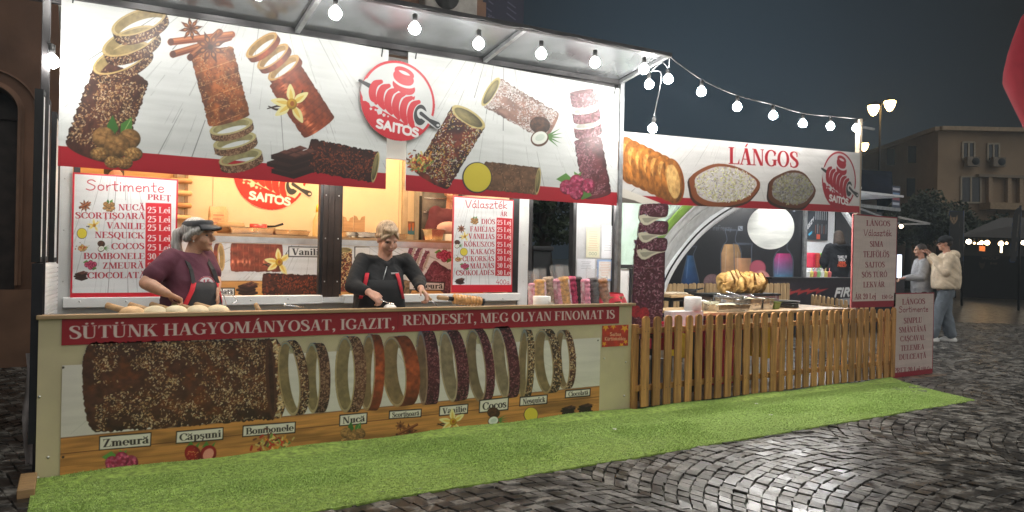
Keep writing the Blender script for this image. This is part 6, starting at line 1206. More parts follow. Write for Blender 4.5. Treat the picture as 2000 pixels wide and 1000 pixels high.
p = onY(882, 462, 6.4); t = thing('kitchen_scale', 'white kitchen scale holding pink wrapped dough beside the right price list', 'scale', (p[0], 6.4, ZI)); m = MB(); m.prism([(p[0]-.1, 6.34, ZI), (p[0]+.14, 6.34, ZI), (p[0]+.12, 6.4, ZI+.07), (p[0]-.07, 6.4, ZI+.07)], (0, .22, 0)); m.build('body', white_paint, t); m = MB(); m.blob((p[0]+.02, 6.5, ZI+.13), (.13, .1, .07), 16, 8); m.build('wrapped_dough', mat('pink_wrap', (.62, .38, .36), .4, bump=.5, bscale=20), t)
a = onY(352, 400, 7.1); t = thing('roller_rack', 'wall rack of wooden rollers between the left price list and back wall', 'rack', (a[0], 7.1, 1.6)); m = MB(); m.box(a[0]-.06, a[0]-.035, 7.08, 7.12, 1.5, 2.3); m.box(a[0]+.035, a[0]+.06, 7.08, 7.12, 1.5, 2.3); m.build('rail', beech, t)
for k in range(6):
    z = 1.62+.11*k; m = MB(); m.tube([(a[0]-.09, 7.05, z), (a[0]-.08, 7.05, z), (a[0]+.08, 7.05, z), (a[0]+.09, 7.05, z)], [.014, .024, .024, .014], 12); m.build('roller', mat('roller_wood_%d' % k, (.45, .24, .10) if k % 2 else (.55, .36, .18), .5), t)
p = onY(716, 463, 6.3); m = MB(); P = [[(p[0]-.14+.04*i, 6.28+.03*j, ZI+.002+.012*abs(math.sin(i*1.7+j))) for i in range(7)] for j in range(5)]; m.grid(P); o = m.build('dish_cloth', mat('white_cloth', (.7, .7, .7), .9)); tag(o, 'crumpled white dish cloth on the kitchen counter edge', 'cloth')

# ---------------------------------------------------------------- fried bread corner
def table(x0, x1, y0, y1, z, lab, mt, leg):
    t = thing('work_table', lab, 'table', ((x0+x1)/2, (y0+y1)/2, 0), 'tables of the fried bread corner'); m = MB(); m.box(x0, x1, y0, y1, z-.03, z, .003); m.build('table_top', mt, t); m = MB(); m.box(x0+.03, x1-.03, y0+.03, y1-.03, z-.075, z-.031); m.build('apron_frame', leg, t)
    for x in (x0+.04, x1-.08):
        for y in (y0+.04, y1-.08): m = MB(); m.box(x, x+.04, y, y+.04, 0, z-.076); m.build('leg', leg, t)
ZT = .80; tabw = woodm('table_wood', (.52, .34, .17), 0, .75, sc=.5)
table(5.35, 8.0, 5.2, 5.95, ZT, 'long wooden table with steel containers behind the front fence', tabw, dark_frame)
a, b = onY(1288, 575, 6.5), onY(1376, 575, 6.5); ZL = a[2]+.0; table(a[0], b[0], 6.3, 6.9, ZL, 'side table with flat dough behind the purple cut-out', tabw, dark_frame)
def tpx(u, v, y): return onY(u, v, y)
# dough rounds and small pan on the side table
for i, (u, lab) in enumerate(((1303, 'flat pale dough round nearest the purple cut-out'), (1328, 'flat pale dough round beside the small black pan'))):
    p = onY(u, 571, 6.5); m = MB(); m.lathe((p[0], 6.55, ZL+.001), [(.13, 0), (.14, .012), (.11, .022), (0, .018)], 22); tag(m.build('dough_round', mat('flat_dough', (.60, .50, .38), .7, var=.15, scale=20)), lab, 'dough', 'flat dough rounds')
p = onY(1353, 566, 6.5); t = thing('frying_pan', 'small black pan with long handle on the side table', 'pan', (p[0], 6.5, ZL)); m = MB(); m.lathe((p[0]-.02, 6.52, ZL+.001), [(.07, 0), (.085, .06), (.08, .06), (.066, .008), (0, .006)], 22); m.build('pan', black_plastic, t); m = MB(); m.tube([(p[0]+.065, 6.52, ZL+.05), (p[0]+.2, 6.52, ZL+.07)], .011, 8); m.build('handle', black_plastic, t)
# warming box with the stack of fried bread
a, b = onY(1376, 588, 5.75), onY(1504, 588, 5.75); x0, x1 = a[0], b[0]; zt = onY(1440, 572, 5.75)[2]; t = thing('warming_box', 'low steel and black warming box carrying the fried breads', 'warmer', ((x0+x1)/2, 5.75, ZT)); m = MB(); m.box(x0, x1, 5.62, 5.92, ZT+.001, zt-.03, .004); m.build('body', steel, t); m = MB(); m.box(x0-.02, x1+.01, 5.6, 5.94, zt-.029, zt-.004, .004); m.build('hot_plate', black_plastic, t); m = MB(); m.box(x0-.03, x0+(x1-x0)*.55, 5.585, 5.598, zt-.035, zt-.012); m.build('front_rail', steel, t)
bread_m = mat('fried_bread_crust', (.64, .31, .07), .5, var=.35, scale=14, bump=.8, bscale=22, c2=(.80, .50, .17)); rs = np.random.RandomState(8)
labs = ('leftmost fried bread of the pile on the warming box', 'second fried bread from the left of the pile', 'third fried bread from the left of the pile', 'middle fried bread of the pile, slightly raised', 'fifth fried bread from the left of the pile', 'sixth fried bread from the left of the pile', 'rightmost fried bread of the pile, facing the viewer')
for i, lab in enumerate(labs):
    u = 1421+i*10.5; c = onY(u, 552+(i % 2), 5.72+.02*(i % 2)); m = MB(); P = []; r0 = .155 if i < 6 else .145
    for k in range(9):
        q = k/8; row = []
        for j in range(25):
            a_ = 2*math.pi*j/24; r = r0*q*(1+.09*math.sin(a_*3+i*2)+.06*math.sin(a_*7+i)); th = .05*(1-q**3)*(1+.3*math.sin(a_*5+q*6+i)); row.append((c[0]+.045*math.sin(a_)*q*.4-th*.9-.02, c[1]+r*math.cos(a_)*.8+.03*q, c[2]+r*math.sin(a_)*.86+.01*math.sin(a_*4+i)*q))
        P.append(row)
    m.grid(P); m.grid([[(2*c[0]-p[0]+.01, p[1], p[2]) for p in r] for r in P]); tag(m.build('fried_bread', bread_m), lab, 'fried bread', 'fried breads piled on the warming box')
# steel food containers
food = {'cheese': mat('grated_cheese', (.74, .68, .46), .8, bump=1., bscale=90), 'cream': mat('sour_cream', (.78, .76, .72), .4, bump=.3, bscale=30), 'green': mat('green_tub', (.22, .30, .08), .4), 'none': None}
def gn(u0, u1, v0, v1, y, lab, f, nm='food_container', mt=None, dep=.24):
    a, b = onY(u0, v1, y), onY(u1, v0, y); z0 = ZT+.002; h = max(.04, b[2]-z0); t = thing(nm, lab, 'container', ((a[0]+b[0])/2, y, z0), 'food containers on the long table'); m = MB(); x0, x1 = a[0], b[0]; e = .015; Q = []
    for (o, zz) in ((e, 0), (0, h), (-.012, h+.001), (0., h-.004), (e+.004, h-.03)): Q.append([(x0+o, y+o, z0+zz), (x1-o, y+o, z0+zz), (x1-o, y+dep-o, z0+zz), (x0+o, y+dep-o, z0+zz)])
    for i in range(4):
        for k in range(4): m.add([Q[i][k], Q[i][(k+1) % 4], Q[i+1][(k+1) % 4], Q[i+1][k]], [(0, 1, 2, 3)])
    m.add(Q[0], [(0, 1, 2, 3)]); m.add(Q[4], [(0, 1, 2, 3)]); m.build('pan', mt or steel, t)
    if f:
        m = MB(); rs = np.random.RandomState(int(u0)); m.grid([[(x0+e+(x1-x0-2*e)*i/8, y+e+(dep-2*e)*j/6, z0+h-.022+.028*math.sin(math.pi*i/8)*math.sin(math.pi*j/6)+rs.normal(0, .003)) for i in range(9)] for j in range(7)]); m.build('filling', food[f], t)
    m = MB(); 
gn(1404, 1466, 594, 606, 5.24, 'long low steel container of grated cheese nearest the fence', 'cheese'); gn(1374, 1405, 588, 600, 5.42, 'steel container of white cream beside the paper towel', 'cream'); gn(1466, 1490, 583, 601, 5.36, 'square deep steel container left of its twin', 'cheese'); gn(1491, 1513, 583, 600, 5.36, 'square deep steel container right of its twin', 'cream'); gn(1408, 1464, 580, 592, 5.52, 'long steel container of white cream under the warming box', 'cream'); gn(1514, 1526, 590, 600, 5.36, 'small green plastic tub beside the steel containers', None, mt=food['green'], dep=.1)
for i, (u0, v0, u1, v1, lab) in enumerate(((1400, 574, 1442, 586, 'long serving spoon lying across the cream container'), (1418, 569, 1456, 581, 'serving spoon resting on the warming box rail'), (1462, 574, 1480, 584, 'short serving spoon in the square container'))):
    a, b = onY(u0, v0, 5.56), onY(u1, v1, 5.48); m = MB(); m.tube([a, (a+b)/2+[0, 0, .004], b], [.007, .006, .007], 8); m.blob(b, (.03, .02, .012), 12, 8); tag(m.build('serving_spoon', steel), lab, 'spoon', 'serving spoons')
for k, lab in enumerate(('round baking tin at the bottom of the tin stack', 'round baking tin in the middle of the tin stack', 'round baking tin on top of the tin stack')):
    p = onY(1546, 592, 5.5); m = MB(); z = ZT+.002+.026*k; m.lathe((p[0]+.004*k, 5.6, z), [(.15, 0), (.165, .022), (.172, .024), (.16, .02), (.146, .006), (0, .005)], 28); tag(m.build('baking_tin', mat('dark_tin_%d' % k, (.16, .15, .14), .35, .8)), lab, 'tin', 'stacked round baking tins')
p = onY(1352, 632, 5.15); zz = .70; t = thing('box_shelf', 'white cardboard box under the paper towel behind the fence', 'box', (p[0], 5.1, .6)); a, b = onY(1314, 632, 5.05), onY(1374, 608, 5.05); m = MB(); m.box(a[0], b[0], 5.05, 5.17, .677, onY(1340, 608, 5.05)[2], .004); m.build('carton', mat('white_carton', (.7, .7, .7), .6), t)
zb = onY(1340, 608, 5.05)[2]; q = onY(1353, 600, 5.11); h = onY(1353, 580, 5.11)[2]-zb; t = paper_roll((q[0], 5.11, zb+.001), .085, h, 'big kitchen paper roll standing on a white box behind the fence')
rt = thing('folding_table', 'low table with a red top between the fence and the long table', 'table', (4.9, 5.0, 0)); ra, rb = onY(1262, 625, 5.0), onY(1452, 622, 5.0); m = MB(); m.box(ra[0], rb[0], 4.9, 5.18, .655, .675, .004); m.build('red_top', mat('red_table_top', (.50, .03, .06), .5), rt)
for x in (ra[0]+.03, rb[0]-.07):
    for y in (4.92, 5.12): m = MB(); m.box(x, x+.035, y, y+.035, 0, .654); m.build('leg', dark_frame, rt)
crate = {'red': mat('red_crate', (.42, .02, .05), .45), 'yellow': mat('yellow_crate', (.62, .42, .03), .45), 'grey': mat('grey_tub', (.2, .2, .22), .5)}
def box_crate(u0, v0, u1, v1, y, c, lab, cat='crate', dep=.3, z0=None):
    a, b = onY(u0, v1, y), onY(u1, v0, y); z0 = max(.005, a[2]) if z0 is None else z0; z1 = b[2]; x0, x1 = a[0], b[0]; t = thing('plastic_crate', lab, cat, ((x0+x1)/2, y, z0), 'plastic crates under the tables'); m = MB()
    for xx0, xx1, yy0, yy1 in ((x0, x1, y, y+.012), (x0, x1, y+dep-.012, y+dep), (x0, x0+.012, y+.0121, y+dep-.0121), (x1-.012, x1, y+.0121, y+dep-.0121)): m.box(xx0, xx1, yy0, yy1, z0, z1)
    m.box(x0+.013, x1-.013, y+.013, y+dep-.013, z0, z0+.012); m.build('walls', crate[c], t); m = MB(); m.box(x0-.008, x1+.008, y-.008, y-.001, z1-.03, z1); m.box(x0-.008, x1+.008, y-.007, y-.001, z0+(z1-z0)*.5, z0+(z1-z0)*.5+.015); m.build('rim', crate[c], t)
box_crate(1290, 632, 1330, 652, 5.2, 'red', 'red crate top left behind the front fence', z0=.45); box_crate(1376, 618, 1446, 652, 5.45, 'red', 'wide red crate hanging under the long table edge', z0=.40)
box_crate(1352, 655, 1366, 702, 5.3, 'yellow', 'narrow yellow crate behind the fence below the paper towel'); box_crate(1498, 636, 1524, 700, 5.4, 'yellow', 'tall yellow crate under the middle of the long table'); box_crate(1392, 676, 1440, 760, 5.4, 'red', 'dark red tub on the floor under the long table'); box_crate(1250, 700, 1300, 770, 5.5, 'grey', 'grey tub on the floor behind the left fence end')
# gas cylinder like dark tub and the table shelf stay out of sight below
# ---------------------------------------------------------------- people: one continuous skinned body each, clothes and hair as its children
def unit(v): v = np.array(v, float); return v/np.linalg.norm(v)
class Org:
    """overlapping rounded volumes fused into one smooth surface"""
    def __init__(s): s.m = MB()
    def cap(s, a, ra, b, rb, n=14):
        a, b = np.array(a, float), np.array(b, float); d = b-a; L = np.linalg.norm(d); d = d/L; pr_ = [(0, -ra)]
        for k in range(1, 6): q = -math.pi/2+math.pi/2*k/5; pr_.append((ra*math.cos(q), ra*math.sin(q)))
        for k in range(0, 6): q = math.pi/2*k/5; pr_.append((rb*math.cos(q)+1e-5, L+rb*math.sin(q)))
        s.m.lathe(a, pr_, n, d)
    def chain(s, P, R):
        for i in range(len(P)-1): s.cap(P[i], R[i], P[i+1], R[i+1])
    def ell(s, c, r, fr): s.m.blob(c, r, 18, 12, Matrix([[fr[j][i] for j in range(3)] for i in range(3)]))
    def loft(s, prof, base, sd, fd, e=2.3, n=28):
        V = []; F = []
        for z, rs, rf, fo in prof:
            for k in range(n):
                a = 2*math.pi*k/n; c_, s_ = math.cos(a), math.sin(a); V.append(base+np.array([0, 0, z])+sd*rs*math.copysign(abs(c_)**(2/e), c_)+fd*(fo+rf*math.copysign(abs(s_)**(2/e), s_)))
        for i in range(len(prof)-1):
            for k in range(n): F.append((i*n+k, i*n+(k+1) % n, (i+1)*n+(k+1) % n, (i+1)*n+k))
        F += [tuple(range(n))[::-1], tuple(range((len(prof)-1)*n, len(prof)*n))]; s.m.add(V, F, True)
    def done(s, name, mats, parent, vox=.009, sm=6, fn=None, fold=0., ff=9.):
        o = s.m.build(name, mats, None); r = o.modifiers.new('fuse', 'REMESH'); r.mode = 'VOXEL'; r.voxel_size = vox; q = o.modifiers.new('soften', 'SMOOTH'); q.iterations = sm; q.factor = .5
        dg = bpy.context.evaluated_depsgraph_get(); me = bpy.data.meshes.new_from_object(o.evaluated_get(dg)); o.modifiers.clear(); old = o.data; o.data = me; bpy.data.meshes.remove(old); me.name = name
        if fold:
            n = len(me.vertices); c = np.empty(n*3, np.float32); me.vertices.foreach_get('co', c); c = c.reshape(-1, 3).astype(float); nn = np.empty(n*3, np.float32); me.vertices.foreach_get('normal', nn); nn = nn.reshape(-1, 3)
            q = vnoise(c[:, 0]*ff+c[:, 1]*ff*.6+80, c[:, 2]*ff*.8+c[:, 1]*ff*.5+80, 3); q2 = vnoise(c[:, 0]*ff*2+c[:, 2]*ff*2.6+90, c[:, 1]*ff*2-c[:, 2]*ff+90, 4); d = (1-np.abs(q-.5)*4)*.6+(1-np.abs(q2-.5)*4)*.4
            me.vertices.foreach_set('co', (c+nn*(d*fold)[:, None]).astype(np.float32).reshape(-1))
        me.materials.clear()
        for k in (mats if isinstance(mats, (list, tuple)) else [mats]): me.materials.append(k)
        n = len(me.polygons); me.polygons.foreach_set('use_smooth', [True]*n)
        if fn is not None:
            c = np.empty(n*3, np.float32); me.polygons.foreach_get('center', c); me.polygons.foreach_set('material_index', fn(c.reshape(-1, 3)).astype(np.int32))
        else: me.polygons.foreach_set('material_index', np.zeros(n, np.int32))
        me.update()
        if parent is not None: adopt(o, parent)
        return o
SKIN = mat('skin', (.50, .27, .19), .5, var=.10, scale=30, sss=.12, bump=.1, bscale=120); SKIN2 = mat('skin_tanned', (.44, .24, .155), .5, var=.10, scale=30, sss=.1, bump=.1, bscale=120); DARK = mat('eye_dark', (.03, .022, .02), .35); LIP = mat('lips', (.36, .13, .11), .45); BROW = mat('brow', (.22, .14, .10), .7)
def hand(o, w, d, nrm, L=.175, curl=.5, spread=1., thumb=1):
    """palm and five fingers: w wrist, d pointing to the fingertips, nrm out of the palm"""
    d = unit(d); nrm = unit(nrm-d*(np.dot(nrm, d))); x = np.cross(d, nrm)*thumb; pl = L*.5
    for k, t in enumerate((-.028, -.010, .010, .028)): o.cap(w+x*t*.6, .015, w+d*pl+x*t, .013)
    for k, (t, l) in enumerate(((-.030, .075), (-.010, .086), (.010, .080), (.029, .062))):
        p = w+d*pl+x*t*spread; r = .0092; ang = curl*.55
        for j, f in enumerate((.45, .32, .25)):
            dd = d*math.cos(ang)+nrm*math.sin(ang); q = p+dd*l*f; o.cap(p, r, q, r*.92, 10); p = q; r *= .92; ang += curl*.8
    p = w+d*.02-x*.026; q = p+unit(-x*.7+d*.7+nrm*.25)*.045; o.cap(p, .014, q, .011, 10); o.cap(q, .011, q+unit(-x*.25+d+nrm*.4)*.035, .009, 10)
def head(o, H, hf, k=1., tilt=0., ears=1):
    """returns local frame; face looks along hf (3d)"""
    f = unit(hf); s = unit(np.cross(f, [0, 0, 1])); u = np.cross(s, f); u = u*math.cos(tilt)+s*math.sin(tilt); s = np.cross(f, u); fr = (s, f, u); P = lambda a, b, c: H+(s*a+f*b+u*c)*k
    o.ell(P(0, -.014, .035), (.075*k, .096*k, .084*k), fr); o.ell(P(0, .022, -.04), (.057*k, .066*k, .068*k), fr); o.ell(P(0, .066, -.086), (.026*k, .024*k, .022*k), fr); o.cap(P(0, .090, .016), .009*k, P(0, .113, -.018), .0135*k); o.ell(P(0, .098, -.020), (.019*k, .012*k, .011*k), fr)
    for q in (-1, 1):
        o.ell(P(.036*q, .052, -.028), (.030*k, .034*k, .034*k), fr); o.ell(P(.031*q, .078, .030), (.026*k, .014*k, .010*k), fr)
        if ears: o.ell(P(.076*q, -.008, -.006), (.010*k, .021*k, .032*k), fr)
    o.ell(P(0, .086, -.050), (.025*k, .014*k, .007*k), fr); o.ell(P(0, .083, -.061), (.021*k, .014*k, .007*k), fr)
    return P, fr
def face_paint(H, fr, k=1., lips=1):
    s, f, u = fr
    def fn(c):
        q = c-H; a, b, z = q@s/k, q@f/k, q@u/k; m = np.zeros(len(c)); fz = b > .05
        for e in (-1, 1):
            m[fz & (((a-.032*e)/.0125)**2+((z-.008)/.0058)**2 < 1)] = 1; m[fz & (((a-.033*e)/.022)**2+((z-.028-.0*e)/.0045)**2 < 1)] = 3
        m[fz & (b > .07) & ((a/.024)**2+((z+.055)/.0085)**2 < 1)] = 2
        return m
    return fn
def hair_mat(name, c, c2): return mat(name, c, .45, scale=9, c2=c2, bump=.7, bscale=14, stretch=(9, 9, 1.))
def cloth(name, c, **k): d = dict(rough=.85, var=.12, scale=9, bump=.45, bscale=11); d.update(k); return mat(name, c, **d)
def legs(o, hipz, base, s, f, r=(.085, .06, .045), gap=.085, feet=((0, 0), (0, 0)), ankle=.09):
    A = []
    for i, q in enumerate((-1, 1)):
        h = base+s*gap*q+np.array([0, 0, hipz]); an = base+s*(gap*.9*q)+f*feet[i][0]+s*feet[i][1]+np.array([0, 0, ankle]); kn = (h+an)/2+f*.03+np.array([0, 0, .01]); o.chain([h, kn, an], r); A.append(an)
    return A
def shoes(par, A, f, m, k=1.):
    for a in A:
        b = MB(); s = np.cross(f, [0, 0, 1]); z0 = a[2]-.088; P = []
        for z, w in ((.002, 1.0), (.022, 1.02), (.035, .98), (.06, .86), (.085, .6)):
            row = []
            for j in range(21):
                t = 2*math.pi*j/20; l = math.cos(t); wd = math.sin(t); ln = (.165 if l > 0 else .085)*(w if l < 0 or z < .05 else w*.80); row.append(np.array([a[0], a[1], 0])+f*l*ln*k+s*wd*.048*k*w+np.array([0, 0, z0+z]))
            P.append(row)
        b.grid(P); b.grid([P[-1], [np.mean(P[-1][:-1], 0)+[0, 0, .005]]*21]); b.build('shoe', m, par)
def at(u, v, Y): return onY(u, v, Y)

def counter_woman_visor():
    Y = 5.37; c = at(367, 560, Y); base = np.array([c[0], Y, 0]); t = thing('person', 'grey haired woman with black visor, maroon T-shirt and black red apron', 'person', base, 'women serving at the counter'); fv = unit([.40, -.90, 0]); sv = unit(np.cross(fv, [0, 0, 1])); hf = unit([.84, -.54, -.03]); H = at(389, 461, Y-.02)
    sr, sl = at(334, 506, Y-.07), at(399, 503, Y+.06); er, wr = at(285, 553, Y-.14), at(326, 573, Y-.25); elb, wl = at(419, 546, Y+.02), at(422, 568, Y-.10); N = at(373, 503, Y)
    prof = [(.72, .17, .13, 0), (.82, .185, .16, .01), (.92, .18, .17, .03), (1.02, .17, .16, .03), (1.12, .165, .14, .02), (1.21, .165, .11, .0), (1.28, .13, .085, -.01)]
    o = Org(); P, fr = head(o, H, hf, .95); o.chain([P(0, -.015, -.05), (N+P(0, -.015, -.05))/2, N-[0, 0, .03]], [.052, .052, .06]); o.loft([(z, a*.9, b*.9, d) for z, a, b, d in prof], base, sv, fv)
    for S, E_, W_ in ((sr, er, wr), (sl, elb, wl)): o.chain([S, (S+E_)/2, E_], [.058, .056, .043]); o.chain([E_, E_+(W_-E_)*.35, W_], [.043, .043, .028])
    hand(o, wr, at(347, 583, Y-.24)-wr, np.array([.1, -.1, -1.]), curl=1.5, thumb=-1); hand(o, wl, np.array([0, -.25, -1.]), np.array([-1, -.2, 0]), curl=1.0)
    A = legs(o, .76, base, sv, fv); body = o.done('body', [SKIN2, DARK, LIP, BROW], t, .0075, 4, face_paint(H, fr, .95))
    o = Org(); o.loft([(z, a+.010, b+.008, d) for z, a, b, d in prof[:-1]]+[(1.285, .14, .095, -.01), (1.315, .085, .075, -.01)], base, sv, fv)
    for S, E_, l in ((sr, er, .66), (sl, elb, .66)): o.chain([S+[0, 0, .004], S+(E_-S)*l], [.070, .068]); o.cap(N+(S-N)*.35-[0, 0, .015], .055, S, .066)
    o.done('t_shirt', cloth('maroon_shirt', (.085, .018, .035), scale=6, bump=.7, bscale=9), t, .010, 3, fold=.006)
    o = Org(); o.loft([(.60, .19, .14, 0), (.74, .205, .165, 0), (.86, .20, .165, .01)], base, sv, fv); legs(o, .78, base, sv, fv, (.105, .08, .065)); o.done('trousers', cloth('dark_trousers', (.02, .02, .025)), t, .012, 4); shoes(t, A, fv, black_plastic)
    # apron: bib, red side bands, straps
    zs = [1.115, 1.06, .98, .90, .82, .74, .62]
    def R(z): return [np.interp(z, [p[0] for p in prof], [p[i] for p in prof]) for i in (1, 2, 3)]
    def wrap(z, a, off): rs, rf, fo = R(max(z, .72)); c_, s_ = math.sin(a), math.cos(a); e = 2/2.3; return base+np.array([0, 0, z])+sv*(rs+off)*math.copysign(abs(c_)**e, c_)+fv*(fo+(rf+off)*math.copysign(abs(s_)**e, s_))
    hw = [30, 36, 48, 60, 70, 74, 76]; sh = 8
    m = MB(); m.grid([[wrap(z, math.radians(-(sh)+w*k/10), .022) for k in range(-10, 11)] for z, w in zip(zs, hw)]); ob = m.build('apron', cloth('black_apron', (.016, .016, .018), rough=.75), t); so = ob.modifiers.new('thick', 'SOLIDIFY'); so.thickness = .004
    for q in (-1, 1): m = MB(); m.grid([[wrap(z, math.radians(-sh+q*(w-9+9.5*k/3)), .0275) for k in range(4)] for z, w in zip(zs[:5], hw[:5])]); ob = m.build('apron_band', cloth('red_band', (.52, .02, .03), bump=.2), t); so = ob.modifiers.new('thick', 'SOLIDIFY'); so.thickness = .003
    for q in (-1, 1): 
        a = wrap(1.11, math.radians(-sh+q*26), .03); b = N+sv*.075*q+fv*.05+np.array([0, 0, .01]); m = MB(); m.bar(a, (a+b)/2+fv*.02, .028, .004, fv); m.bar((a+b)/2+fv*.02, b, .028, .004, fv); m.build('apron_strap', black_plastic, t)
    cc = wrap(1.14, math.radians(-sh), .016); cv = Cv(cc-sv*-.07-np.array([0, 0, .05]), -sv, [0, 0, 1], .14, .075, 500, [.01, .5, .99]); f_ = np.arange(cv.W)-cv.W/2; X, Z = np.meshgrid(f_, np.arange(cv.H)); d = np.sqrt(X**2+Z**2); cv.a[d < 35] = s8(226, 220, 222); cv.a[(d > 30) & (d < 34)] = s8(170, 60, 80)
    for k, (tx_, x) in enumerate((('1', -10), ('5', 3))):
        for st in BLOCK[tx_][1]: cv.strokepx([np.array([cv.W/2+x+p[0]*12, 4+p[1]*17]) for p in st], 4, s8(170, 40, 60))
    cv.keep = np.abs(cv.a-[.01, .5, .99]).max(-1) > .25; cv.mesh('shirt_emblem', print_mat, t)
    # hair and visor
    hm = hair_mat('grey_hair', (.16, .15, .14), (.44, .43, .41)); o = Org(); o.ell(P(0, -.028, .048), (.085, .098, .086), fr); o.ell(P(0, .045, .072), (.07, .045, .03), fr)
    for q in (-1, 1): o.cap(P(.066*q, .03, .045), .020, P(.078*q, -.01, .022), .022); o.cap(P(.078*q, -.01, .02), .02, P(.06*q, -.06, -.02), .03)
    o.chain([P(0, -.11, .03), P(0, -.155, .01), P(.005, -.165, -.06), P(.01, -.14, -.13), P(.01, -.12, -.19)], [.036, .038, .036, .03, .012]); o.done('hair', hm, t, .007, 3)
    m = MB(); vm = cloth('black_visor', (.014, .014, .016), rough=.6, bump=.15); W = []
    for z0, off in ((.066, .002), (.096, .001), (.108, -.008)):
        W.append([P((.088+off)*math.cos(a), -.014+(.108+off)*math.sin(a), z0+.012*math.sin(a)) for a in np.linspace(0, 2*math.pi, 37)])
    m.grid(W); m.build('visor_band', vm, t); m = MB(); W = []
    for q in np.linspace(0, 1, 6): W.append([P((.088+.005*q)*math.cos(a)*(1+.05*q), -.014+.108*math.sin(a)+.066*q*max(0, math.sin(a))**.7, .082+.006*math.sin(a)-.016*q*q-.03*q*abs(math.cos(a))) for a in np.linspace(.35, math.pi-.35, 21)])
    m.grid(W); ob = m.build('visor_brim', vm, t); so = ob.modifiers.new('thick', 'SOLIDIFY'); so.thickness = .005
    m = MB(); m.blob(P(.079, -.002, -.040), (.006, .006, .006)); m.build('earring', chrome_rivet, t)
counter_woman_visor()

